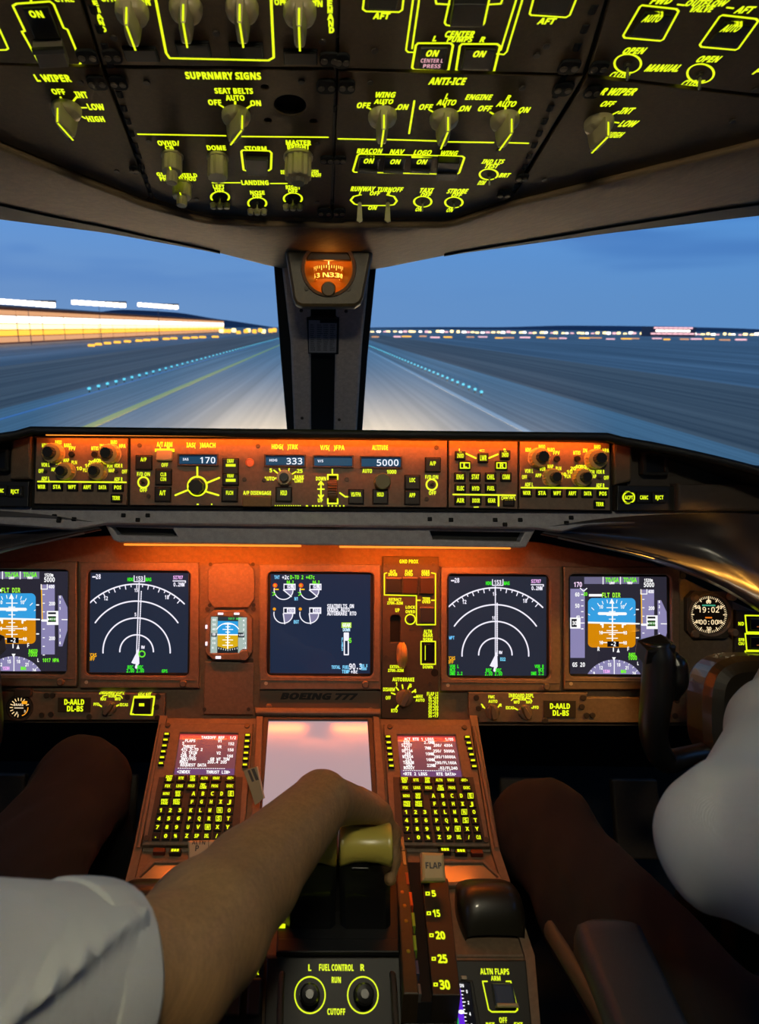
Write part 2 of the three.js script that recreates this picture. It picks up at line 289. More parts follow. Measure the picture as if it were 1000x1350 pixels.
// ---------------------------------------------------------------- cockpit shell
{
  const edge = [[-330, 60], [-140, 132], [0, 190], [100, 231], [195, 268], [275, 289], [360, 293], [430, 294], [510, 294], [595, 293], [668, 268], [800, 235], [1000, 185], [1140, 150], [1330, 100]];
  const top = [[-330, 262], [-140, 274], [0, 289], [140, 306], [280, 331], [365, 353], [430, 359], [495, 355], [600, 334], [800, 307], [1000, 284], [1140, 270], [1330, 252]];
  const on = (list, x) => { for (let i = 0; i < list.length - 1; i++) if (x <= list[i + 1][0]) return lerp(list[i][1], list[i + 1][1], (x - list[i][0]) / (list[i + 1][0] - list[i][0])); return list[list.length - 1][1]; };
  const depth = (x) => 1.5 - 0.26 * Math.min(1, Math.abs(x - 430) / 560);
  const cols = []; for (let x = -330; x <= 1330; x += 20) cols.push(x);
  const A = cols.map((x) => OVH.world(...OVH.l(x, on(edge, x)), 0.001)), B = cols.map((x) => at(x, on(top, x), depth(x)));
  const rows = []; for (let k = 0; k <= 12; k++) { const t = k / 12; rows.push(cols.map((x, i) => { const p = A[i].clone().lerp(B[i], t); p.y = lerp(A[i].y, B[i].y, Math.pow(t, 0.72)); return p; })); }
  rows.push(cols.map((x, i) => B[i].clone().add(V(0, 0.004, -0.02)))); rows.push(cols.map((x, i) => B[i].clone().add(V(0, 0.02, -0.03))));
  const lm = struct('ceiling', thickLoft(rows, V(0, 0.06, 0)), M.lining, 'brown moulded head lining above the windshield', 'ceiling');
  // raised lip that frames the overhead panels
  mesh('panel_lip', tubeAlong(cols.filter((_, i) => i % 2 === 0).map((x) => OVH.world(...OVH.l(x, on(edge, x)), 0.004)), 0.006, 8, 160), M.lining, lm);
  // dark slot and seal strip along the top of each windshield
  const slot = (x0, x1, wide) => { const pick = (x, t) => { const i = (x + 330) / 20, i0 = Math.min(cols.length - 2, Math.max(0, Math.floor(i))), j = Math.min(11, Math.floor(t)); const q = (r) => rows[r][i0].clone().lerp(rows[r][i0 + 1], i - i0); return q(j).lerp(q(j + 1), t - j).add(V(0, -0.0035, 0.002)); }; const n = 30, R0 = [], R1 = [], R2 = []; for (let k = 0; k <= n; k++) { const x = lerp(x0, x1, k / n), w = wide * Math.min(1, (n - k) / (n * 0.55) + 0.12); R0.push(pick(x, 11.6 - w)); R1.push(pick(x, 11.6 - w / 2)); R2.push(pick(x, 11.6)); } return thickLoft(x0 < x1 ? [R0, R1, R2] : [R2, R1, R0], V(0, 0.006, 0)); };
  mesh('seal_strip', slot(-330, 290, 3.2), M.rubber, lm); mesh('seal_strip', slot(1330, 585, 2.4), M.rubber, lm);
  // roof sheet behind the overhead panels, and the flat ceiling further back
  const oy0 = OVH.l(430, 296)[1];
  struct('ceiling', (() => { const fr = edge.map(([x, y]) => OVH.l(x, y)).filter(([x]) => Math.abs(x) < 1.2); const g = slab([...fr, [1.25, fr[fr.length - 1][1]], [1.25, oy0 + 1.25], [-1.25, oy0 + 1.25], [-1.25, fr[0][1]]], -0.05, -0.012, 0.001); g.applyQuaternion(OVH.q); g.translate(OVH.o.x, OVH.o.y, OVH.o.z); return g; })(), M.blackRough, 'dark backing behind the overhead panels', 'ceiling');
  const rear = OVH.world(0, oy0 + 1.2, -0.03);
  struct('ceiling', rbox(2.6, 0.05, 1.62 - rear.z, 0.01).translate(0, rear.y + 0.02, (1.6 + rear.z) / 2), M.lining, 'flat brown ceiling behind the crew seats', 'ceiling');
  struct('floor', boxUV(new THREE.BoxGeometry(2.6, 0.06, 3.5).translate(0, -0.03, -0.12)), std({ color: 0x2a2724, roughness: 0.95, map: rep(grain, 6) }), 'dark carpeted cockpit floor', 'floor');
  const roofY = rear.y + 0.02;
  const wallShape = (x) => { const pts = [[-1.8, 0], [1.6, 0], [1.6, roofY], [rear.z, roofY], [-0.62, 1.66], [-0.95, 1.56], [-1.1, 1.1], [-1.8, 0.96]]; const hole = [[-0.86, 1.06], [0.0, 1.06], [-0.02, 1.5], [-0.55, 1.52], [-0.8, 1.46]].reverse(); const g = slab(pts, 0, 0.06, 0.003, [hole]); g.rotateY(-Math.PI / 2); g.scale(1, 1, 1); g.translate(x, 0, 0); return g; };
  const turnZ = (g) => { const p = g.attributes.position; return g; };
  struct('wall_left', turnZ(wallShape(-1.2)), M.lining, 'brown lined side wall with a window opening beside the captain', 'wall');
  struct('wall_right', turnZ(wallShape(1.26)), M.lining, 'brown lined side wall with a window opening beside the first officer', 'wall');
  struct('wall_back', new THREE.BoxGeometry(2.6, 2.6, 0.06).translate(0, 1.2, 1.6), M.lining, 'plain brown rear cockpit wall', 'wall');
  struct('wall_front', new THREE.BoxGeometry(2.5, 0.9, 0.05).translate(0, 0.45, -1.78), M.blackRough, 'dark bulkhead below the windshield', 'wall');
  const side = (x, n) => { const g = slab([[-0.86, 1.06], [0.0, 1.06], [-0.02, 1.5], [-0.55, 1.52], [-0.8, 1.46]], 0, 0.008, 0); g.rotateY(-Math.PI / 2).translate(x, 0, 0); struct('window_' + n, g, M.glass, n === 3 ? 'clear side window beside the captain' : 'clear side window beside the first officer', 'window'); };
  side(-1.225, 3); side(1.235, 4);
  // windshields
  const pane = (n, a, b, c, d, label) => struct('window_' + n, loft([[a, b], [d, c]]), M.glass, label, 'window');
  pane(1, at(-330, 258, 1.245), at(372, 340, 1.51), at(386, 600, 1.76), at(-330, 640, 1.5), 'clear windshield pane looking at the added terminal');
  pane(2, at(488, 340, 1.51), at(1330, 246, 1.245), at(1330, 660, 1.5), at(468, 600, 1.76), 'clear windshield pane looking at the row of small lamps');

  // central post between the two windshields
  const PF = new Face(at(430, 352, 1.48), R(32));
  const post = struct('trim_1', slab(PF.pts([[366, 330], [491, 330], [471, 600], [386, 600]]), -0.05, -0.02, 0.003), M.greyTrimPost = std({ color: 0xd6c6bc, roughness: 0.55, map: rep(grain, 12), bumpMap: rep(grainBump, 30), bumpScale: 0.0003 }), 'grey-brown windshield centre post with a dark channel down its middle', 'post');
  post.position.copy(PF.o); post.quaternion.copy(PF.q);
  mesh('post_cheek', slab(PF.pts([[370, 336], [409, 336], [410, 600], [389, 600], [383, 450]]), -0.02, 0.012, 0.006), M.greyTrimPost, post);
  mesh('post_cheek', slab(PF.pts([[444, 336], [489, 336], [477, 450], [468, 600], [439, 600]]), -0.02, 0.012, 0.006), M.greyTrimPost, post);
  mesh('post_channel', slab(PF.pts([[406, 336], [447, 336], [441, 600], [408, 600]]), -0.03, -0.012, 0.001), M.black, post).userData.label = 'black strip down the middle of the post';  // channel strip coloured black, set back between the paler cheeks
  mesh('window_seal', slab(PF.pts([[360, 336], [375, 336], [386, 470], [391, 600], [381, 600], [370, 470]]), -0.035, 0.006, 0.003), M.rubber, post);
  mesh('window_seal', slab(PF.pts([[485, 336], [497, 336], [484, 470], [475, 600], [465, 600], [474, 470]]), -0.035, 0.006, 0.003), M.rubber, post);
  for (const [x, y] of [[397, 409], [456, 410], [398, 551], [447, 553]]) { const [a, b] = PF.l(x, y, 0.012); knobScrew(post, a, b, 0.0042, 0.012); }
  // placard in its dark frame
  const pf = sub(PF, 425, 443), pl = pf.thing('placard', 'small grey printed checklist card in a black frame on the windshield post', 'placard');
  const fr = pf.pts([[404, 420], [447, 420], [446, 468], [406, 467]], 0.018);
  mesh('placard_frame', slab(fr, 0.004, 0.016, 0.001), M.black, pl);
  const art = new Art(pf, ...[[407, 465], [444, 423]].flatMap(([x, y]) => pf.l(x, y, 0.018)), 5000);
  art.g.fillStyle = 'rgb(132,132,140)'; art.g.fillRect(0, 0, 999, 999); art.g.fillStyle = 'rgb(60,60,66)';
  for (let r = 0; r < 13; r++) for (let c = 0; c < 4; c++) { let x = art.c.width * (0.06 + c * 0.235); const y = art.c.height * (0.12 + r * 0.065), e = x + art.c.width * 0.17 * (0.6 + 0.4 * hash2(r, c)); while (x < e) { const w = 3 + 9 * rnd(); art.g.fillRect(x, y, w, art.c.height * 0.03); x += w + 3; } }
  art.g.fillStyle = '#0c0c0e'; art.g.fillRect(art.c.width * 0.4, 0, art.c.width, art.c.height * 0.07);
  mesh('placard_card', slab(rectPts(art.x0, art.y1 - art.h, art.x0 + art.w, art.y1), 0.016, 0.0175, 0), art.print(std({ roughness: 0.5 })), pl);
}
// ---------------------------------------------------------------- overhead panels
{
  const overheadPanel = (outline, label, build) => {
    const cx = outline.reduce((a, p) => a + p[0], 0) / outline.length, cy = outline.reduce((a, p) => a + p[1], 0) / outline.length;
    const f = sub(OVH, cx, cy), g = f.thing('overhead_panel', label, 'control panel');
    const art = Art.of(f, outline, 2600);
    const P = { f, g, art, holes: [] };
    P.m = null; P.cap = null;
    P.mat = art.lit(M.overhead); P.btn = art.lit(M.button); 
    build(P);
    mesh('face_plate', slab(f.pts(outline), -0.008, 0, 0.0012, P.holes), P.mat, g);
    return P;
  };
  const T = (P, list, o) => list.forEach(([s, x, y, w, h]) => P.art.text(s, x, y, w, h, { bold: 7, ...o }));
  const L = (P, w, ...lines) => lines.forEach((l) => P.art.line(l, w));
  const PK = (P, x, y, r, ang, h = 0.03, mat = M.knobTan) => { const [a, b] = P.f.l(x, y); return pointerKnob(P.g, a, b, r * P.f.s(x, y), R(ang), h, mat, legendMat); };
  const TG = (P, x, y, s = 0.0085, lean = 0.35, mat) => { const [a, b] = P.f.l(x, y); return toggle(P.g, a, b, s, lean, mat); };
  const SC = (P, ...l) => l.forEach(([x, y]) => { const [a, b] = P.f.l(x, y); knobScrew(P.g, a, b, 0.0042, 0); });
  const PB = (P, x0, y0, x1, y1, h = 0.004, mat) => pushButton(P.g, P.f.box(x0, y0, x1, y1), h, mat || P.btn);
  const skewed = (P, pts, h, mat, name = 'push_button') => mesh(name, slab(P.f.pts(pts), 0, h, 0.0012), mat || P.btn, P.g);
  const latch = (P, x, y, w = 15, h = 11) => { const b = P.f.box(x - w, y - h, x + w, y + h); const k = mesh('latch', slab(rrect(b.x0, b.y0, b.x1, b.y1, b.h * 0.3), 0, 0.004, 0.0012), M.blackRough, P.g); for (const s of [-1, 1]) knobScrew(k, b.x + s * b.w * 0.26, b.y, 0.0042, 0.004); };

  // back row
  overheadPanel([[-90, -70], [84, -70], [131, 86], [-90, 81]], 'overhead panel with a guarded switch lettered ON above the L WIPER panel', (P) => {
    T(P, [['ON', 48, 14, 19, 9], ['CTRL', 84, -1, 26, 7], ['C', 2, 92, 7, 6], ['R', 40, 88, 8, 7], ['ON', -28, 4, 19, 9]]);
    L(P, 3.2, [[29, 42], [33, 41], [17, 8], [22, 5], [66, 2], [71, 6], [84, 37], [89, 39], [107, 82], [105, 86], [97, 86]], [[29, 42], [54, 87], [59, 89]], [[41, 4], [41, -6]], [[7, 89], [33, 88]], [[-60, -8], [-22, -8], [11, 64], [8, 66], [-60, 68]]);
    skewed(P, [[30, 8], [64, 6], [80, 46], [46, 48]], 0.004);
    const k = skewed(P, [[43, 52], [82, 50], [91, 76], [53, 78]], 0.012, M.knobGrey, 'switch_guard');
    mesh('guard_hinge', slab(P.f.pts([[42, 50], [84, 48], [86, 55], [44, 57]]), 0.011, 0.015, 0.001), M.knobDark, k);
    latch(P, 115, 72, 14, 9);
  });
  overheadPanel([[90, -70], [446, -70], [442, 89], [136, 86]], 'overhead panel with four large pump selector knobs above the SUPRNMRY SIGNS panel', (P) => {
    'DEMAND'.split('').forEach((c, i) => { P.art.text(c, 123 + i * 2.7, -4 + i * 8.6, 8, 7, { bold: 8 }); P.art.text(c, 434 + i * 0.6, -4 + i * 8.8, 8, 7.5, { bold: 8 }); });
    T(P, [['OFF', 141, -2, 18, 8], ['ON', 191, 3, 15, 8], ['OFF', 370, 3, 17, 8], ['ON', 418, 5, 16, 8]]);
    L(P, 4, [[203, -12], [219, 70], [224, 77], [354, 80], [361, 76], [357, -12]]);
    for (const [x, y] of [[175, 14], [246, 10], [320, 10], [396, 15]]) { L(P, 4, [[x - 21, y - 12], [x - 28, y - 19]], [[x + 19, y - 12], [x + 26, y - 19]]); PK(P, x - 1, y - 2, 22, x === 246 ? -4 : 0, 0.034); }
    for (const [x, y] of [[186, 69], [255, 62], [325, 64], [396, 73]]) PB(P, x - 21, y - 8, x + 21, y + 8, 0.005, M.button);
    SC(P, [150, 49], [285, 43], [425, 54]); latch(P, 434, 76, 13, 9); latch(P, 148, 72, 12, 9);
  });
  overheadPanel([[450, -70], [818, -70], [768, 97], [446, 90]], 'overhead panel with two CENTER PUMPS buttons above the ANTI-ICE panel', (P) => {
    T(P, [['AFT', 503, 21, 21, 8], ['AFT', 721, 28, 22, 8], ['CENTER', 606, 45, 39, 8], ['PUMPS', 606, 52, 34, 7], ['L', 573, 51, 6, 7], ['R', 636, 52, 7, 7], ['ON', 570, 66, 17, 8], ['ON', 632, 67, 17, 8]], { slant: -0.15 });
    L(P, 3, [[481, -12], [478, 12], [482, 15], [526, 16], [530, 13], [533, -12]], [[706, -12], [698, 18], [700, 20], [746, 23], [751, 20], [764, -12]],
      [[546, -12], [535, 66], [538, 69], [546, 69]], [[554, -12], [543, 64]], [[692, -12], [668, 68], [664, 72], [655, 71]], [[684, -12], [660, 66]], [[574, 0], [575, 5], [592, 6]], [[662, 0], [660, 5], [644, 6]],
      [[594, -6], [586, 30], [588, 33], [593, 34]], [[646, -6], [638, 31], [635, 34], [630, 34]]);
    L(P, 3.4, [[551, 57], [594, 57], [597, 60], [591, 92], [588, 94], [546, 92], [543, 89], [548, 60], [551, 57]], [[609, 58], [655, 58], [659, 61], [651, 94], [647, 96], [604, 95], [601, 92], [606, 61], [609, 58]]);
    const burnt = [[555, 60], [590, 60], [584, 87], [552, 86]];
    skewed(P, burnt, 0.004); skewed(P, [[613, 61], [653, 62], [645, 89], [608, 88]], 0.004);
    P.art.g.save(); T(P, [['CENTER L', 569, 76, 30, 5], ['PRESS', 569, 83, 24, 5]], { col: 'rgb(205,150,160)', bold: 2 }); P.art.g.restore();
    skewed(P, [[598, -8], [640, -8], [636, 23], [593, 22]], 0.012, M.button, 'rocker_switch');
    skewed(P, [[486, -10], [526, -10], [522, 9], [485, 8]], 0.004); skewed(P, [[712, -10], [756, -10], [744, 15], [706, 13]], 0.004);
    SC(P, [494, 66], [707, 72]); latch(P, 451, 78, 10, 10); latch(P, 750, 86, 14, 9);
  });
  overheadPanel([[824, -70], [1110, -70], [1110, 137], [775, 98]], 'overhead panel with two square buttons and OPEN toggles above the R WIPER panel', (P) => {
    T(P, [['FWD', 872, 1, 28, 9], ['OUTFLOW', 931, 4, 54, 8], ['VALVE', 925, 12, 30, 8], ['AFT', 982, 13, 22, 9], ['AUTO', 860, 20, 23, 9], ['AUTO', 964, 33, 23, 9], ['OPEN', 836, 67, 29, 8], ['OPEN', 934, 78, 30, 8], ['CLOSE', 817, 99, 27, 8], ['CLOSE', 912, 110, 27, 8], ['MANUAL', 874, 90, 45, 9], ['F', 998, 94, 8, 8]], { slant: -0.2 });
    L(P, 3.2, [[846, 7], [891, 12], [894, 15], [874, 52], [870, 54], [823, 50], [821, 47], [843, 9], [846, 7]], [[952, 20], [996, 25], [999, 28], [973, 64], [969, 66], [924, 62], [922, 59], [948, 22], [952, 20]]);
    skewed(P, [[850, 13], [886, 17], [868, 47], [830, 44]], 0.004); skewed(P, [[955, 26], [990, 31], [967, 59], [932, 56]], 0.004);
    L(P, 3, [[893, 6], [901, 7]], [[958, 10], [966, 11]]);
    P.art.ring(827, 84, 17.5, 12.5, 3); P.art.ring(923, 97, 17.5, 12.5, 3); TG(P, 827, 84, 0.0095, 0.1); TG(P, 922, 97, 0.0095, 0.1);
    SC(P, [785, 93], [995, 118], [720, 60]); latch(P, 0 + 789, 87, 12, 8);
  });
  // front row
  overheadPanel([[-90, 84], [133, 89], [197, 258], [193, 264], [-90, 150]], 'overhead panel lettered L WIPER with one selector knob', (P) => {
    T(P, [['L WIPER', 69, 103, 47, 9], ['OFF', 77, 121, 18, 7], ['INT', 107, 125, 16, 8], ['LOW', 126, 141, 22, 8], ['HIGH', 126, 157, 24, 7]]);
    L(P, 3, [[97, 133], [101, 128]], [[106, 142], [114, 142]], [[107, 153], [112, 156]], [[80, 128], [81, 133]]);
    PK(P, 88, 142, 19, 10, 0.034); SC(P, [106, 108], [154, 225]); latch(P, 128, 107, 13, 9);
  });
  overheadPanel([[139, 90], [441, 93], [435, 288], [274, 285], [203, 262]], 'overhead panel lettered SUPRNMRY SIGNS with seat belt selector and light knobs', (P) => {
    T(P, [['SUPRNMRY SIGNS', 294, 100, 100, 9], ['SEAT BELTS', 308, 120, 51, 7], ['AUTO', 310, 129, 25, 7], ['OFF', 283, 135, 18, 7], ['ON', 337, 136, 15, 7], ['OVHD/', 222, 189, 29, 6], ['CB', 223, 195, 12, 5], ['GLARE', 219, 230, 26, 5], ['SHIELD', 246, 231, 28, 5], ['PNL', 217, 236, 14, 5], ['FLOOD', 247, 236, 23, 5], ['DOME', 285, 195, 26, 6], ['STORM', 337, 196, 30, 6], ['MASTER', 393, 188, 34, 6], ['BRIGHT', 393, 194, 30, 6], ['LANDING', 336, 241, 37, 6], ['LEFT', 288, 246, 16, 5], ['OFF', 289, 251, 13, 5], ['NOSE', 339, 254, 20, 5], ['OFF', 339, 259, 13, 5], ['RIGHT', 386, 247, 20, 5], ['OFF', 386, 252, 13, 5], ['PUSH', 413, 226, 14, 4.5], ['ON/OFF', 415, 231, 17, 4.5], ['DIM', 374, 227, 9, 5]]);
    L(P, 3.2, [[182, 177], [297, 179]], [[316, 180], [432, 181]], [[289, 138], [297, 143]], [[310, 134], [310, 139]], [[325, 143], [331, 139]]);
    L(P, 3, [[280, 241], [316, 241]], [[357, 242], [378, 242]], [[324, 225], [321, 224], [318, 200], [320, 198], [355, 199], [358, 202], [357, 223], [354, 225]]);
    L(P, 3, [[277, 221], [280, 224]]);
    PK(P, 311, 150, 19, -30, 0.034);
    const kn = (x, y, r, h, o) => { const [a, b] = P.f.l(x, y); return roundKnob(P.g, a, b, r * P.f.s(x, y), h, M.knobTan, o); };
    kn(227, 205, 13.5, 0.024, { cap: 0.55, capMat: M.knobTan, line: legendMat, n: 10 }); kn(240, 243, 12.5, 0.02, { cap: 0.55, capMat: M.knobTan, line: legendMat, n: 10 });
    kn(287, 207, 13.5, 0.03, { n: 10, depth: 0.1 }); kn(393, 206, 18, 0.032, { n: 12, depth: 0.12, cap: 0.5, capMat: M.knobGrey, capH: 0.25 });
    skewed(P, [[323, 204], [353, 205], [352, 226], [325, 225]], 0.008, M.button, 'rocker_switch');
    for (const [x, y] of [[290, 260], [339, 268], [386, 262]]) {
      P.art.ring(x, y, 12, 7.5, 2.8, { a0: 150, a1: 390 }); TG(P, x, y - 1, 0.0075, -0.1, M.knobTan);
      const [a, b] = P.f.l(x, y + 8), s = P.f.s(x, y); const guard = [-9, 0, 9].map((d) => lathe([[0, 0], [s * 4, 0], [s * 4, 0.008], [s * 3, 0.0095], [0, 0.01]], 12).translate(a + d * s, b, 0)); guard.push(rbox(s * 27, s * 4, 0.004, 0.001).translate(a, b, 0.002)); mesh('lever_guard', join(guard), M.knobTan, P.g);
    }
    // round socket with its two screw holes
    const [sx, sy] = P.f.l(382, 139), sr = 21 * P.f.s(382, 139);
    P.holes.push(circ(sx, sy, sr, 28).reverse()); mesh('socket', join(lathe([[sr * 1.0, -0.002], [sr, -0.02], [0, -0.02]], 28).translate(sx, sy, 0), lathe([[0, -0.02], [sr * 0.35, -0.02], [sr * 0.35, -0.012], [0, -0.012]], 16).translate(sx, sy - sr * 0.2, 0)), M.blackRough, P.g);
    for (const [x, y] of [[349, 115], [353, 159], [413, 160]]) { const [a, b] = P.f.l(x, y); P.holes.push(circ(a, b, 0.0052, 14).reverse()); }
    SC(P, [193, 108], [397, 107], [196, 185], [307, 188], [418, 189], [259, 262], [418, 266]); latch(P, 156, 107, 11, 9); latch(P, 430, 112, 13, 9); latch(P, 177, 222, 6, 5); latch(P, 431, 209, 9, 5); latch(P, 428, 279, 10, 6);
  });
  overheadPanel([[446, 94], [768, 101], [670, 262], [598, 289], [439, 288]], 'overhead panel lettered ANTI-ICE with three selector knobs and exterior light switches', (P) => {
    T(P, [['ANTI-ICE', 590, 107, 48, 9], ['WING', 508, 125, 27, 7], ['AUTO', 506, 134, 25, 6], ['OFF', 479, 139, 18, 7], ['ON', 531, 141, 15, 7], ['L', 589, 127, 5, 7], ['AUTO', 589, 135, 25, 7], ['OFF', 561, 141, 18, 7], ['ON', 613, 143, 15, 7], ['ENGINE', 631, 128, 35, 7], ['R', 670, 129, 6, 7], ['AUTO', 668, 137, 25, 7], ['OFF', 639, 143, 18, 7], ['ON', 691, 145, 15, 7], ['BEACON', 487, 199, 34, 6], ['NAV', 523, 200, 19, 6], ['LOGO', 557, 201, 24, 6], ['WING', 592, 202, 23, 6], ['ON', 486, 209, 14, 6], ['ON', 521, 210, 14, 6], ['ON', 556, 210, 14, 6], ['IND LTS', 650, 213, 29, 5.5], ['TEST', 648, 219, 18, 5.5], ['BRT', 665, 231, 14, 5.5], ['DIM', 635, 241, 10, 5.5], ['RUNWAY', 478, 249, 32, 6], ['TURNOFF', 514, 250, 34, 6], ['L', 475, 255, 5, 5], ['OFF', 494, 255, 14, 5], ['R', 512, 255, 5, 5], ['ON', 491, 274, 12, 5], ['TAXI', 562, 251, 18, 6], ['OFF', 561, 257, 14, 5], ['STROBE', 603, 252, 27, 6], ['OFF', 602, 257, 14, 5], ['ON', 552, 276, 9, 5], ['ON', 593, 277, 9, 5]], { slant: -0.12 });
    L(P, 3, [[546, 133], [539, 176]]);
    for (const [x, y] of [[505, 155], [586, 158], [666, 161]]) L(P, 3, [[x - 20, y - 13], [x - 13, y - 9]], [[x, y - 17], [x, y - 21]], [[x + 13, y - 9], [x + 19, y - 12]]);
    L(P, 3.2, [[446, 183], [494, 184]], [[510, 184], [578, 186]], [[588, 187], [650, 188]], [[664, 188], [696, 189]]);
    L(P, 3, [[474, 203], [609, 206], [612, 208], [605, 228], [601, 230], [467, 227], [465, 225], [471, 205], [474, 203]]);
    for (const [x, i] of [[486, 0], [520, 1], [555, 2], [590, 3]]) { const k = mesh('rocker_switch', slab(P.f.pts([[x - 13, 205], [x + 15, 206], [x + 11, 226 + (i === 3 ? 4 : 0)], [x - 15, 225 + (i === 3 ? 4 : 0)]]), 0, i === 3 ? 0.011 : 0.004, 0.0012), i === 3 ? M.button : P.btn, P.g); mesh('switch_rib', slab(P.f.pts([[x - 14, 218], [x + 12, 219], [x + 11, 223], [x - 15, 222]]), 0.004, i === 3 ? 0.013 : 0.008, 0.001), M.knobDark, k); }
    PK(P, 504, 151, 19, 0, 0.034); PK(P, 585, 154, 19, -4, 0.034); PK(P, 665, 156, 19, -9, 0.034);
    L(P, 3, [[474, 257], [466, 259], [462, 264], [467, 269], [476, 271], [510, 271], [519, 270], [523, 265], [519, 259], [510, 257]]);
    for (const x of [474, 511]) { const [a, b] = P.f.l(x, 264); const t = toggle(P.g, a, b, 0.006, -0.1, M.knobTan); mesh('paddle', slab([[-0.003, 0], [0.003, 0], [0.0052, 0.03], [0, 0.033], [-0.0052, 0.03]], -0.0015, 0.0015, 0.0008).rotateX(Math.PI / 2 + 0.15).translate(0, 0, 0.004), M.knobTan, t); }
    P.art.ring(557, 266, 11.5, 7, 2.8, { a0: 100, a1: 440 }); P.art.ring(598, 267, 11.5, 7, 2.8, { a0: 60, a1: 400 }); P.art.ring(644, 230, 12, 7, 2.8, { a0: 60, a1: 400 });
    TG(P, 557, 266, 0.0075, 0.2); TG(P, 598, 266, 0.0075, -0.25); TG(P, 645, 230, 0.008, 0.15);
    SC(P, [488, 108], [688, 115], [657, 198]); latch(P, 457, 112, 11, 9); latch(P, 742, 115, 13, 9); latch(P, 448, 209, 8, 5); latch(P, 447, 279, 8, 6); latch(P, 688, 233, 8, 5); latch(P, 664, 255, 9, 6);
  });
  overheadPanel([[774, 102], [1110, 142], [1110, 156], [674, 265], [677, 259]], 'overhead panel lettered R WIPER with one selector knob', (P) => {
    T(P, [['R WIPER', 815, 121, 46, 9], ['OFF', 801, 137, 18, 7], ['INT', 826, 146, 17, 8], ['LOW', 828, 163, 22, 8], ['HIGH', 811, 178, 20, 7]], { slant: -0.2 });
    L(P, 3, [[807, 151], [815, 147]], [[809, 161], [815, 162]], [[803, 175], [800, 173]]);
    PK(P, 789, 160, 19, -10, 0.034); SC(P, [775, 124], [688, 115], [965, 159], [717, 236]); latch(P, 781, 119, 11, 8);
  });
  // hinge rods in the gaps between the panel columns
  const hinge = (list, r, mat, label, knuckles) => {
    const g = things('hinge_rail', label, 'hinge', OVH.world(...OVH.l(...list[0]), -0.004)); const p = list.map(([x, y]) => OVH.world(...OVH.l(x, y), -0.004).sub(g.position));
    mesh('rod', tubeAlong(p, r, 10, 20), mat, g);
    for (let k = 0; k < knuckles; k++) { const q = p[0].clone().lerp(p[p.length - 1], (k + 0.5) / knuckles); mesh('knuckle', bare(new THREE.CylinderGeometry(r * 1.7, r * 1.7, 0.012, 12).applyQuaternion(new THREE.Quaternion().setFromUnitVectors(V(0, 1, 0), p[1].clone().sub(p[0]).normalize())).translate(q.x, q.y, q.z)), M.blackRough, g); }
  };
  hinge([[444, 0], [437, 290]], 0.0022, M.screw, 'thin brown rod between the SUPRNMRY SIGNS and ANTI-ICE overhead panels', 4);
  hinge([[110, -30], [200, 262]], 0.0035, M.black, 'dark hinge rail between the L WIPER and SUPRNMRY SIGNS overhead panels', 16);
  hinge([[800, -30], [673, 262]], 0.0035, M.black, 'dark hinge rail between the ANTI-ICE and R WIPER overhead panels', 16);
}
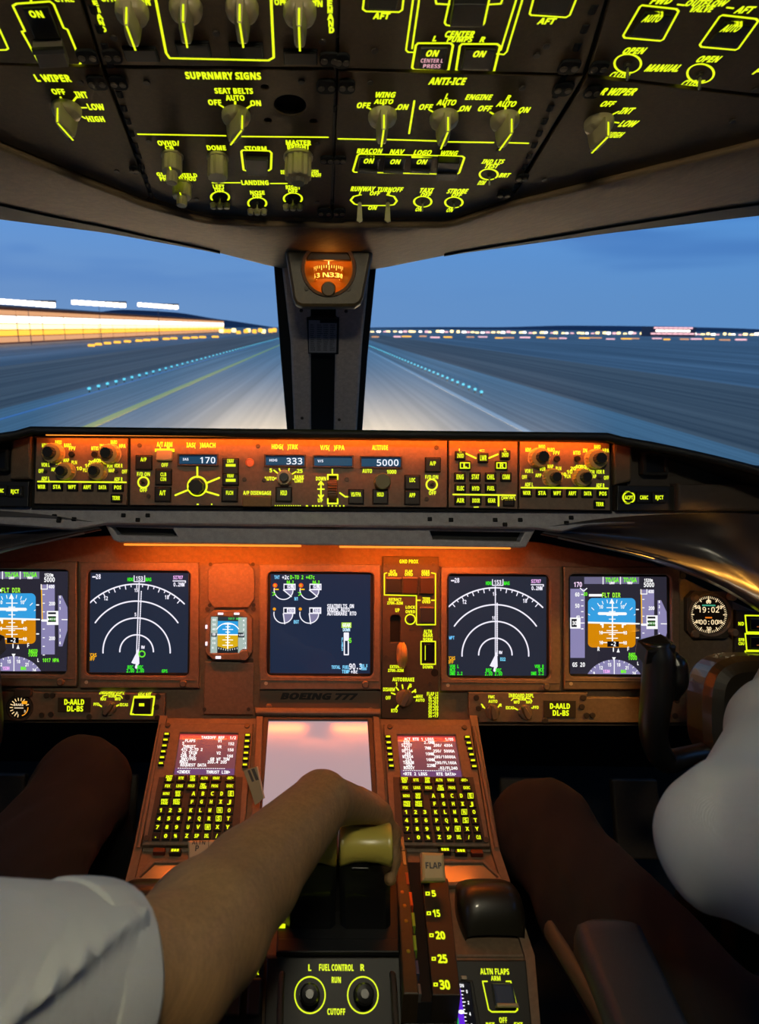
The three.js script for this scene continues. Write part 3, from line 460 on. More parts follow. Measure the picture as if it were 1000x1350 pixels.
// standby compass hanging under the head lining at the top of the post
{
  const f = new Face(at(433, 360, 1.36), R(-4)), g = f.thing('standby_compass', 'brown magnetic compass box with a glowing amber card above the windshield post', 'compass');
  const out = f.pts([[376, 300], [491, 300], [491, 335], [480, 392], [476, 400], [468, 405], [398, 405], [389, 401], [385, 393], [376, 335]]);
  const [cx, cy] = f.l(433, 354), r = 32 * f.s(433, 354);
  const open = circ(cx, cy, r, 40);
  mesh('housing', slab(out, -0.05, 0, 0.007, [open.map((p) => p).reverse()]), std({ color: 0x6f5730, roughness: 0.4, map: rep(grain, 14) }), g);
  mesh('bezel_ring', lathe([[r * 1.02, 0], [r * 1.14, 0], [r * 1.12, 0.006], [r * 1.0, 0.003], [r * 0.98, -0.01], [r * 1.02, -0.01]], 40).translate(cx, cy, 0), M.paint, g);
  const bowl = []; for (let k = 0; k <= 8; k++) { const t = k / 8 * Math.PI / 2; bowl.push([r * Math.cos(t), -0.01 - 0.045 * Math.sin(t)]); }
  mesh('bowl', lathe(bowl, 32).translate(cx, cy, 0), std({ color: 0xa8681c, roughness: 0.35 }), g);
  // compass card: a short drum with ticks, lit amber from within
  const c = document.createElement('canvas'); c.width = 512; c.height = 128; const k = c.getContext('2d'); k.fillStyle = 'rgb(120,52,2)'; k.fillRect(0, 0, 512, 128);
  k.fillStyle = 'rgb(255,214,120)'; for (let i = 0; i < 36; i++) { const h = i % 3 ? 26 : 44; k.fillRect(i * 14.2, 4, 5, h); } k.font = 'bold 58px sans-serif'; ['33', '30', 'W', '24', '21', 'S', '15', '12', 'E', '6', '3', 'N'].forEach((s, i) => k.fillText(s, i * 42.7 + 2, 112));
  const t = new THREE.CanvasTexture(c); t.colorSpace = THREE.SRGBColorSpace; t.wrapS = THREE.RepeatWrapping; t.repeat.set(1, 1);
  const drum = bare(new THREE.CylinderGeometry(r * 0.62, r * 0.58, r * 0.55, 40, 1, true).translate(cx, cy - r * 0.12, -0.03));
  mesh('compass_card_lamp', drum, std({ color: 0x402008, map: t, emissive: new THREE.Color(1, 0.75, 0.35), emissiveMap: t, emissiveIntensity: 2.2, roughness: 0.6, side: THREE.DoubleSide }), g);
  mesh('lubber_line_lamp', rbox(r * 0.05, r * 0.62, 0.001, 0.0004).translate(cx, cy - 0.02 * r, -0.002), std({ color: 0xffe0a0, emissive: new THREE.Color(1, 0.62, 0.15), emissiveIntensity: 2.5 }), g);
  mesh('hood', slab([...Array.from({ length: 13 }, (_, i) => { const a = R(20 + 140 * i / 12); return [cx + r * 0.99 * Math.cos(a), cy + r * 0.99 * Math.sin(a)]; })], -0.02, -0.002, 0.002), std({ color: 0x5d431f, roughness: 0.5 }), g);
  mesh('adjuster', lathe([[0, -0.004], [r * 0.3, -0.004], [r * 0.3, 0.006], [r * 0.26, 0.009], [0, 0.009]], 24).translate(cx, cy - r * 0.82, 0), std({ color: 0x7d5a24, roughness: 0.45 }), g);
  for (const [x, y] of [[405, 322], [460, 323], [404, 380], [459, 381]]) { const [a, b] = f.l(x, y); knobScrew(g, a, b, 0.005, 0.0); }
  const lamp = new THREE.PointLight(0xffa040, 0.012, 0.5, 2); lamp.position.set(cx, cy + r * 0.3, -0.012); lamp.castShadow = true; g.add(lamp);
}
// ---------------------------------------------------------------- glareshield
const FLOOD = new THREE.Color(1.0, 0.155, 0.01);
function floodStrip(parent, f, x0, x1, y, z, thick, gain) {    // a thin orange lens; returns its mesh
  const m = mesh('flood_lamp', boxUV(rbox(x1 - x0, thick, 0.005, 0.001).translate((x0 + x1) / 2, y, z)), M.orangeLamp, parent); return m;
}
function areaLight(color, intensity, w, h, pos, look) { const l = new THREE.RectAreaLight(color, intensity, w, h); l.position.copy(pos); l.lookAt(look); scene.add(l); return l; }
{
  const lip = (x) => { const d = Math.abs(x - 423) - 384; return 562 + (x - 40) * 0.011 + (d > 0 ? 3 + d * 0.15 + d * d * 0.00028 : 0); };
  const cols = []; for (let x = -420; x <= 1280; x += 20) cols.push(x);
  const dz = (x) => { const d = Math.max(0, Math.abs(x - 423) - 384); return 1.035 - d * 0.0003; };
  const topRow = cols.map((x) => at(x, lip(x), dz(x)));
  const drop = (x) => 0.13 + Math.max(0, Math.abs(x - 423) - 384) * 0.00034;
  const far = topRow.map((p, i) => V(p.x, p.y - drop(cols[i]) * 1.0, -1.72));
  const rows = [far];
  for (let k = 1; k < 5; k++) rows.push(topRow.map((p, i) => p.clone().lerp(far[i], 1 - k / 5)));
  rows.push(topRow.map((p) => p.clone().add(V(0, -0.0045, -0.02))), topRow.map((p) => p.clone().add(V(0, 0, 0))), topRow.map((p) => p.clone().add(V(0, -0.005, 0.004))), topRow.map((p) => p.clone().add(V(0, -0.012, 0.002))), topRow.map((p) => p.clone().add(V(0, -0.0135, -0.012))));
  const gs = things('glareshield', 'black padded glareshield shelf with grey lower tray spanning the cockpit below the windshield', 'glareshield', V(0, 0, 0));
  mesh('top_pad', join(loft(rows.reverse()), loft([far.map((p) => p.clone().add(V(0, -0.02, 0))), topRow.map((p) => p.clone().add(V(0, -0.016, -0.03)))].reverse())), M.pad, gs);
  const put = (m) => { m.position.copy(MCPF.o); m.quaternion.copy(MCPF.q); return m; };
  // housing that carries the control panels
  put(mesh('housing', slab(MCPF.pts([[40, 574], [812, 578], [810, 676], [38, 671]]), -0.16, -0.008, 0.002), M.blackRough, gs));
  const cheek = std({ color: 0x6e5a42, roughness: 0.62, map: rep(grain, 10), bumpMap: rep(grainBump, 40), bumpScale: 0.0006 });
  put(mesh('end_cheek', slab(MCPF.pts([[808, 577], [832, 577], [831, 634], [808, 640]]), -0.05, 0.004, 0.004), cheek, gs));
  put(mesh('end_cheek', slab(MCPF.pts([[16, 573], [42, 573], [42, 632], [14, 632]]), -0.05, 0.004, 0.004), cheek, gs));
  const skin = std({ color: 0x4b4038, roughness: 0.55, map: rep(grain, 10), bumpMap: rep(grainBump, 40), bumpScale: 0.0008 });
  put(mesh('side_fairing', slab(MCPF.pts([[830, 576], [862, 580], [900, 588], [1000, 616], [1300, 720], [1300, 674], [1300, 690], [1000, 674], [830, 674]].filter((p, i) => i !== 5)), -0.05, -0.012, 0.003), skin, gs));
  put(mesh('side_fairing', slab(MCPF.pts([[16, 572], [16, 668], [-160, 670], [-400, 690], [-400, 700], [-160, 612], [-60, 586]].reverse()), -0.05, -0.012, 0.003), skin, gs));
  put(mesh('side_ledge', slab(MCPF.pts([[888, 638], [1000, 640], [1200, 652], [1200, 676], [1000, 674], [888, 674]]), -0.02, 0.012, 0.004), skin, gs));
  put(mesh('upper_flood_lamp', slab(MCPF.pts([[62, 572], [800, 576], [800, 578.5], [62, 574.5]]), 0.002, 0.006, 0.0005), M.orangeLamp, gs));
  // grey lower tray
  const G2 = new Face(at(421, 692, 1.075), R(-38)), on2 = (m) => { m.position.copy(G2.o); m.quaternion.copy(G2.q); return m; };
  on2(mesh('lower_beam', slab(G2.pts([[-300, 668], [40, 667], [808, 673], [1200, 676], [1000, 682], [860, 686], [770, 692], [740, 700], [704, 695], [140, 689], [96, 697], [0, 690], [-300, 686]]), -0.012, 0, 0.003), M.greyTrim, gs));
  const G3 = new Face(at(421, 704, 1.098), R(-14)), on3 = (m) => { m.position.copy(G3.o); m.quaternion.copy(G3.q); return m; };
  const holes = [[[147, 695], [228, 697], [234, 707], [156, 705]], [[246, 690], [262, 689], [505, 690], [560, 693], [548, 701], [500, 704], [260, 704]], [[566, 700], [690, 702], [684, 714], [570, 711]]].map((h) => G3.pts(h));
  on3(mesh('tray', slab(G3.pts([[137, 687], [708, 692], [692, 721], [684, 722], [158, 715], [150, 712]]), -0.02, 0.004, 0.0025, holes.map((h) => h)), M.greyTrim, gs));
  on3(mesh('tray_pocket', slab(G3.pts([[139, 688], [706, 692], [690, 719], [152, 711]]), -0.022, -0.0195, 0), M.black, gs));
  on3(mesh('stowed_strap', slab(G3.pts([[205, 684], [330, 682], [410, 686], [520, 684], [522, 690], [440, 697], [330, 694], [210, 690]]), 0.004, 0.012, 0.003), M.blackGloss, gs));
  for (const [x, y] of [[72, 681], [78, 687], [98, 685], [163, 680], [182, 686], [195, 680], [566, 685], [594, 686], [652, 686], [665, 692], [685, 686], [746, 690], [752, 683]]) { const [a, b] = G2.l(x, y); on2(mesh('clip', boxUV(rbox(0.007, 0.006, 0.004, 0.001).translate(a, b, 0.002)), M.blackRough, gs)); }
  // moulded side wings under the glareshield
  const wing = (mx, label) => {
    const X = (x) => mx ? 846 - x : x, dyl = mx ? -6 : 0;
    const spl = (list, n = 24) => { const c = new THREE.CatmullRomCurve3(list.map(([x, y, z]) => at(X(x), y + dyl, z))); return c.getSpacedPoints(n); };
    const rowsW = [spl([[722, 694, 1.075], [800, 683, 1.06], [900, 677, 1.04], [1000, 678, 1.0], [1150, 690, 0.95], [1300, 720, 0.9]]), spl([[722, 697, 1.085], [800, 690, 1.085], [900, 690, 1.075], [960, 696, 1.04], [1080, 730, 0.98], [1300, 800, 0.9]]),
      spl([[720, 699, 1.1], [800, 702, 1.13], [880, 710, 1.13], [940, 718, 1.1], [1040, 770, 1.0], [1300, 860, 0.92]]), spl([[718, 700, 1.095], [800, 711, 1.105], [880, 727, 1.09], [950, 748, 1.06], [1040, 800, 1.0], [1300, 900, 0.92]]),
      spl([[716, 701, 1.08], [800, 716, 1.075], [880, 735, 1.06], [950, 760, 1.04], [1040, 812, 0.99], [1300, 910, 0.92]]), spl([[712, 704, 1.08], [800, 722, 1.078], [880, 744, 1.07], [950, 772, 1.05], [1040, 826, 1.0], [1300, 925, 0.93]]), spl([[712, 705, 1.11], [800, 724, 1.13], [880, 747, 1.14], [950, 776, 1.13], [1040, 830, 1.1], [1300, 930, 1.0]])];
    const w = mesh('side_wing', loft(mx ? rowsW.map((r) => [...r].reverse()) : rowsW), phys({ color: 0x3b3638, roughness: 0.33, clearcoat: 0.5, clearcoatRoughness: 0.25, side: THREE.DoubleSide }), gs);
    mesh('wing_edge_trim', tubeAlong([[735, 709], [790, 721], [835, 730], [862, 737]].map(([x, y]) => at(X(x), y + dyl, 1.066)), 0.0016, 8, 24), M.steel, w);
  };
  wing(false); wing(true);
  // orange flood lenses under the tray, and their light on the main panel
  const strips = [[163, 397, 719], [447, 673, 722]];
  for (const [x0, x1, y] of strips) {
    const a = G3.l(x0, y - 1, 0.002), b = G3.l(x1, y + 1, 0.002), cx = (a[0] + b[0]) / 2;
    on3(mesh('flood_lamp', boxUV(rbox(b[0] - a[0], 0.003, 0.005, 0.001).translate(cx, (a[1] + b[1]) / 2, 0)), M.orangeLamp, gs));
    const p = G3.world(cx, (a[1] + b[1]) / 2 - 0.006, -0.006); areaLight(FLOOD, 190, b[0] - a[0], 0.006, p, p.clone().add(V(0, -0.2, -0.035)));
  }
  const pu = MCPF.world(0.005, MCPF.l(425, 575)[1] - 0.002, 0.02); areaLight(FLOOD, 95, 0.85, 0.004, pu, pu.clone().add(V(0, -0.1, -0.045)));
}
// ---------------------------------------------------------------- control panels along the glareshield
const lcdScreen = (draw, w = 256, h = 72) => { const c = document.createElement('canvas'); c.width = w; c.height = h; const g = c.getContext('2d'); draw(g, w, h); const t = new THREE.CanvasTexture(c); t.colorSpace = THREE.SRGBColorSpace; t.magFilter = THREE.LinearFilter; return t; };
const screenMat = (t, gain = 1) => phys({ color: 0x050608, roughness: 0.18, clearcoat: 0.3, emissive: new THREE.Color(1, 1, 1), emissiveMap: t, emissiveIntensity: gain });
function quadScreen(parent, pts, z, mat, name = 'screen') {    // four corners in the order top-left, top-right, bottom-right, bottom-left
  const g = new THREE.BufferGeometry(), N = 12, pos = [], uv = [], idx = [];
  for (let j = 0; j <= N; j++) for (let i = 0; i <= N; i++) { const u = i / N, v = j / N; for (const k of [0, 1]) pos.push(lerp(lerp(pts[3][k], pts[2][k], u), lerp(pts[0][k], pts[1][k], u), v)); pos.push(z); uv.push(u, v); }
  for (let j = 0; j < N; j++) for (let i = 0; i < N; i++) { const a = j * (N + 1) + i; idx.push(a, a + 1, a + N + 2, a, a + N + 2, a + N + 1); }
  g.setAttribute('position', new THREE.Float32BufferAttribute(pos, 3)); g.setAttribute('uv', new THREE.Float32BufferAttribute(uv, 2)); g.setIndex(idx); g.computeVertexNormals(); return mesh(name, g, mat, parent);
}
{
  const panel = (name, outline, label, build, base = M.paint) => {
    const cx = outline.reduce((a, p) => a + p[0], 0) / outline.length, cy = outline.reduce((a, p) => a + p[1], 0) / outline.length;
    const f = sub(MCPF, cx, cy), g = f.thing(name, label, 'control panel'), art = Art.of(f, outline, 3000), P = { f, g, art, holes: [], mat: art.lit(base), btn: art.lit(M.button) };
    build(P); mesh('face_plate', slab(f.pts(outline), -0.007, 0, 0.001, P.holes), P.mat, g); return P;
  };
  const T = (P, list, o) => list.forEach(([s, x, y, w, h]) => P.art.text(s, x, y, w, h, { bold: 5, ...o }));
  const L = (P, w, ...ls) => ls.forEach((l) => P.art.line(l, w));
  const B = (P, x, y, w, h, s, tw, th, dy = 0) => { pushButton(P.g, P.f.box(x - w / 2, y - h / 2, x + w / 2, y + h / 2), 0.004, P.btn); if (s) P.art.text(s, x, y + dy, tw || w * 0.6, th || 5, { bold: 5 }); };
  const SCR = (P, ...l) => l.forEach(([x, y]) => { const [a, b] = P.f.l(x, y); knobScrew(P.g, a, b, 0.0035); });
  const dual = (P, x, y, r) => { const [a, b] = P.f.l(x, y); return roundKnob(P.g, a, b, r * P.f.s(x, y), 0.014, phys({ color: 0xc4a45c, roughness: 0.4, clearcoat: 0.3 }), { n: 18, depth: 0.05, cap: 0.56, capH: 1.0, capMat: M.knobDark }); };
  const efis = (mx, outline, ks, label) => panel('display_control_panel', outline, label, (P) => {
    const [k1, k2, k3, k4] = ks, y0 = k1[1];
    T(P, [['RADIO', k1[0] + 5, y0 - 15, 9, 5], ['BARO', k1[0] + 17, y0 - 11, 10, 5], ['MINS', k1[0] - 13, y0 - 11, 8, 5], ['BARO', k2[0] + 4, y0 - 15, 9, 5], ['IN', k2[0] - 12, y0 - 10, 6, 5], ['HPA', k2[0] + 15, y0 - 10, 9, 5]]);
    T(P, [['FPV', k3[0] + 7, y0 - 7, 9, 5], ['MTRS', k4[0] - 5, y0 - 7, 10, 5]]);
    for (const [k, n] of [[k3, 5], [k4, 8]]) for (let i = 0; i < n; i++) { const t = R(-180 + (i + 0.3) * 190 / n); T(P, [[['APP', 'VOR', 'MAP', 'PLN', '10', '20', '40', '80'][(i + (n === 8 ? 3 : 0)) % 8], k[0] + 17 * Math.cos(t), k[1] + 15 * Math.sin(t), 8, 4.5]]); }
    const lx = outline[0][0] + 12, rx = outline[1][0] - 10;
    T(P, [['VOR L', lx, 613 + k1[2], 11, 5], ['OFF', lx - 6, 621 + k1[2], 7, 5], ['ADF L', lx, 631 + k1[2], 11, 5], ['VOR R', rx - 2, 614 + k1[2], 11, 5], ['OFF', rx + 6, 622 + k1[2], 7, 5], ['ADF R', rx - 2, 632 + k1[2], 11, 5]]);
    L(P, 2.2, [[outline[0][0] + 2, 635 + k1[2]], [outline[1][0] - 2, 636 + k1[2]]]);
    ['WXR', 'STA', 'WPT', 'ARPT', 'DATA', 'POS'].forEach((s, i) => { const x = outline[0][0] + 8 + i * 20; B(P, x, 642 + k1[2] + i * 0.2, 13, 9, s, 10, 5); });
    B(P, outline[1][0] - 14, 657 + k1[2], 13, 9, 'TERR', 10, 5);
    for (const [x, y, , r] of [k1, k2]) dual(P, x, y, r || 13); for (const [x, y] of [k3, k4]) dual(P, x, y, 11.5);
    for (const x of [lx + 0.5, rx - 4]) { const [a, b] = P.f.l(x, 622 + k1[2]); toggle(P.g, a, b, 0.005, 0.1, M.knobDark); }
    for (const [x, y] of [[k3[0] + 7, y0 + 1], [k4[0] - 5, y0 + 1]]) { const [a, b] = P.f.l(x, y); mesh('push_button', lathe([[0, 0], [0.0048, 0], [0.0048, 0.004], [0.004, 0.005], [0, 0.005]], 18).translate(a, b, 0), M.knobDark, P.g); }
  });
  efis(false, [[48, 577], [168, 578], [167, 666], [45, 664]], [[72, 598, 0], [146, 599, 0], [88, 622], [130, 622]], 'display control panel with paired dark-capped knobs at the captain\'s end of the glareshield');
  efis(true, [[685, 582], [803, 584], [804, 673], [684, 671]], [[709, 604, 8], [783, 606, 8], [726, 630], [765, 630]], 'display control panel with paired dark-capped knobs at the first officer\'s end of the glareshield');

  panel('mode_control_panel', [[172, 578], [589, 581], [589, 669], [171, 666]], 'long orange-lit autopilot panel with four lit number windows', (P) => {
    const f = P.f;
    T(P, [['A/T ARM', 217, 586, 21, 6], ['L   R', 217, 591, 14, 4], ['OFF', 217, 613, 9, 5], ['IAS(   )MACH', 265, 587, 39, 6], ['F/D ON', 189, 625, 18, 5], ['OFF', 189, 646, 10, 5], ['HDG(   )TRK', 375, 589, 35, 6], ['AUTO', 355, 631, 14, 5], ['5', 357, 620, 4, 5], ['25', 395, 621, 8, 5], ['BANK', 394, 629, 13, 4.5], ['LIMIT', 394, 634, 12, 4.5], ['A/P DISENGAGE', 339, 650, 37, 5], ['V/S(   )FPA', 438, 590, 32, 6], ['ALTITUDE', 501, 590, 21, 6], ['DOWN', 423, 631, 14, 5], ['UP', 422, 660, 7, 5], ['AUTO', 484, 621, 13, 5], ['1000', 516, 622, 13, 5], ['F/D ON', 569, 629, 18, 5], ['OFF', 570, 650, 10, 5]]);
    L(P, 2.6, [[260, 616], [260, 629]], [[231, 653], [248, 646]], [[272, 637], [289, 630]], [[271, 648], [288, 653]]);
    P.art.ring(260, 641, 12.5, 12.5, 2.6); P.art.ring(189, 636, 7, 7, 2.4); P.art.ring(569, 639, 7, 7, 2.4);
    L(P, 2, [[361, 620], [366, 624]], [[368, 618], [370, 622]], [[381, 618], [380, 622]], [[390, 622], [385, 625]], [[362, 631], [367, 629]], [[382, 630], [387, 632]]);
    L(P, 2.2, [[432, 632], [432, 626], [445, 626], [445, 632]], [[432, 658], [432, 664], [445, 664], [445, 658]], [[438, 619], [438, 625]], [[423, 636], [423, 656]], [[420, 639], [423, 635], [426, 639]], [[420, 653], [423, 657], [426, 653]], [[419, 645], [427, 645]], [[448, 650], [455, 655]], [[455, 655], [459, 655]]);
    for (let x = 362; x < 396; x += 3) P.art.rect(x, 666, x + 1.6, 667.4); P.art.rect(403, 666, 406, 668); for (let x = 411; x < 424; x += 4) P.art.rect(x, 666, x + 2.5, 668); for (let x = 432; x < 456; x += 5) P.art.rect(x, 666, x + 2, 668); P.art.rect(259, 664, 262, 666); P.art.rect(278, 664, 280, 666);
    B(P, 190, 610, 20, 18, 'A/P', 8, 5, -4); B(P, 216, 629, 20, 20, 'CLB', 8, 4.5, -3); T(P, [['CON', 216, 632, 8, 4.5]]); B(P, 215, 652, 20, 18, 'A/T', 8, 6, -2);
    B(P, 304, 615, 20, 20, 'LNAV', 9, 5, -7); P.art.rect(298, 612, 311, 615.5); B(P, 304, 632.5, 20, 14, 'VNAV', 9, 4.5, -5); P.art.rect(298, 631.5, 311, 635.5); B(P, 303, 652, 20, 18, 'FLCH', 10, 5, -2);
    B(P, 374, 652, 20, 18, 'HOLD', 9, 6, -2); B(P, 469, 655, 19, 18, 'VS/FPA', 13, 5.5, -3); B(P, 501, 655, 19, 18, 'HOLD', 9, 5.5, -3); B(P, 570, 613, 19, 18, 'A/P', 8, 5.5, -2); B(P, 543, 636, 19, 18, 'LOC', 8, 5.5, -3); B(P, 543, 656, 19, 18, 'APP', 8, 5.5, -3);
    // lit number windows in raised orange-edged frames
    const win = (x0, y0, x1, y1, tag, num) => {
      const t = lcdScreen((g, w, h) => { g.fillStyle = 'rgb(28,66,92)'; g.fillRect(0, 0, w, h); g.fillStyle = 'rgb(14,34,56)'; g.fillRect(0, 0, w, 10); g.fillRect(0, h - 8, w, 8); g.fillStyle = '#f4f4ff'; g.font = 'bold 26px sans-serif'; g.fillText(tag, 22, 40); g.font = 'bold 62px monospace'; g.textAlign = 'right'; g.fillText(num, w - 10, 60); });
      quadScreen(P.g, f.pts([[x0, y0], [x1, y0], [x1, y1], [x0, y1]]), -0.002, screenMat(t, 1.1), 'number_display');
      P.holes.push(f.pts([[x0, y0], [x1, y0], [x1, y1], [x0, y1]]));
      const o = f.box(x0 - 2, y0 - 2, x1 + 2, y1 + 2), i = f.box(x0, y0, x1, y1); mesh('window_frame', slab(rectPts(o.x0, o.y0, o.x1, o.y1), 0, 0.003, 0.0005, [rectPts(i.x0, i.y0, i.x1, i.y1).reverse()]), M.paintDark, P.g);
    };
    win(236, 600, 286, 612.5, 'IAS', '170'); win(350, 601, 401, 614, 'HDG', '333'); win(414, 602, 464, 615, 'V/S', ''); win(476, 603, 528, 616, '', '5000');
    // knobs
    const kn = (x, y, r, h, mat, o) => { const [a, b] = f.l(x, y); return roundKnob(P.g, a, b, r * f.s(x, y), h, mat, o); };
    kn(260, 642, 10, 0.016, M.knobDark, { n: 8, depth: 0.12 }); kn(375, 630, 10, 0.012, M.knobTan, { n: 20, cap: 0.6, capH: 0.8 }); kn(503, 635, 10.5, 0.016, phys({ color: 0x6b6236, roughness: 0.4, clearcoat: 0.2 }), { n: 24, depth: 0.03 });
    for (const [x, y] of [[189, 636], [569, 639]]) { const [a, b] = f.l(x, y); toggle(P.g, a, b, 0.006, -0.2, M.knobDark); }
    { const b = f.box(207, 594, 228, 608); const s = mesh('arm_switch', boxUV(rbox(b.w, b.h, 0.008, 0.002).translate(b.x, b.y, 0.004)), M.knobTan, P.g); mesh('switch_bridge', slab(f.pts([[205, 592], [230, 592], [230, 596], [205, 596]]), 0, 0.006, 0.0008), legendMat, s); }
    // vertical speed thumbwheel
    { const b = f.box(433, 628, 444, 662), r = b.h / 2; P.holes.push(rectPts(b.x0, b.y0, b.x1, b.y1)); const w = fluted(r, b.w, 30, 0.05).translate(0, 0, -b.w / 2).rotateY(Math.PI / 2).translate(b.x, b.y, -r * 0.72); mesh('thumbwheel', w, std({ color: 0x6a4526, roughness: 0.5 }), P.g); }
    { const b = f.box(320, 654, 358, 668); mesh('disengage_bar', boxUV(rbox(b.w, b.h, 0.008, 0.0015).translate(b.x, b.y, 0.004)), std({ color: 0x8a6a2c, roughness: 0.5, map: rep(grain, 30) }), P.g); }
    { const [a, b] = f.l(329, 610); mesh('sensor_lens', lathe([[0, 0.001], [0.005, 0.001], [0.0062, 0.002], [0.007, 0], [0, 0]], 20).translate(a, b, 0), std({ color: 0xd08050, roughness: 0.4 }), P.g); }
    SCR(P, [184, 587], [340, 588], [322, 632], [196, 654], [575, 590], [562, 658], [457, 632], [348, 633]);
  });
  panel('display_select_panel', [[592, 581], [682, 582], [682, 671], [591, 669]], 'small panel of lit display select keys between autopilot panel and display control panel', (P) => {
    T(P, [['L', 606, 594, 4, 5], ['R', 665, 594, 4, 5], ['C', 635, 594, 8, 3]]);
    L(P, 2.4, [[614, 598], [627, 604]], [[644, 604], [656, 599]]); L(P, 2.2, [[597, 652], [679, 653]], [[657, 653], [657, 667]]); P.art.rect(624, 668, 631, 669.4);
    B(P, 606, 601, 12, 10, 'INBD', 9, 5.5); B(P, 636, 604, 12, 11, 'LWR', 9, 7); B(P, 665, 600, 12, 10, 'INBD', 9, 5.5);
    for (const [x, s] of [[612, 'L'], [660, 'R']]) { B(P, x, 614, 14, 10, s, 6, 5); L(P, 1.6, [[x - 6, 610.5], [x + 6, 610.5], [x + 6, 617.5], [x - 6, 617.5], [x - 6, 610.5]]); }
    ['ENG', 'STAT', 'CHKL', 'COMM'].forEach((s, i) => B(P, 605.5 + i * 20.2, 629, 13, 10, s, 10, 6)); ['ELEC', 'HYD', 'FUEL'].forEach((s, i) => B(P, 606 + i * 20, 644, 13, 10, s, 10, 5.5)); ['AIR', 'DOOR', 'GEAR'].forEach((s, i) => B(P, 606 + i * 20.5, 660, 13, 10, s, 10, 5.5)); B(P, 670, 663, 13, 8, '', 0, 0); T(P, [['CANC/RCL', 670, 657, 19, 4.5]]);
  });
  // small button boxes on the side fairings
  const sideBox = (outline, label, items, ring) => panel('accept_button_box', outline, label, (P) => {
    for (const [s, x, y] of items) { B(P, x, y, 17, 13, s, 11, 5); } if (ring) P.art.ring(ring[0], ring[1], 7.5, 7.5, 2.2);
    mesh('box_body', slab(P.f.pts(outline), -0.03, -0.0072, 0.002), M.paintDark, P.g);
  }, M.button);
  sideBox([[814, 640], [889, 641], [889, 673], [813, 673]], 'black box with lit ACPT, CANC and RJCT buttons beside the first officer\'s display control panel', [['ACPT', 827, 656], ['CANC', 847, 656], ['RJCT', 867, 656]], [827, 656]);
  sideBox([[-46, 634], [38, 635], [37, 668], [-46, 667]], 'black box with lit ACPT, CANC and RJCT buttons beside the captain\'s display control panel', [['ACPT', -18, 646], ['CANC', 1, 647], ['RJCT', 21, 648]], [-18, 646]);
  // dark warning light square
  const warn = (px, py, label) => { const f = sub(MCPF, px, py), g = f.thing('warning_light', label, 'indicator light'); const b = f.box(px - 17, py - 15, px + 17, py + 15); mesh('light_frame', slab(rrect(b.x0, b.y0, b.x1, b.y1, 0.004), -0.012, 0.006, 0.0015, [rectPts(b.x0 + 0.006, b.y0 + 0.005, b.x1 - 0.006, b.y1 - 0.005).reverse()]), M.blackRough, g); mesh('light_cap', boxUV(rbox(b.w - 0.012, b.h - 0.01, 0.008, 0.001).translate(b.x, b.y, -0.002)), M.blackGloss, g); };
  warn(862, 612, 'unlit black warning light square on the first officer\'s side of the glareshield'); warn(-4, 607, 'unlit black warning light square on the captain\'s side of the glareshield');
}
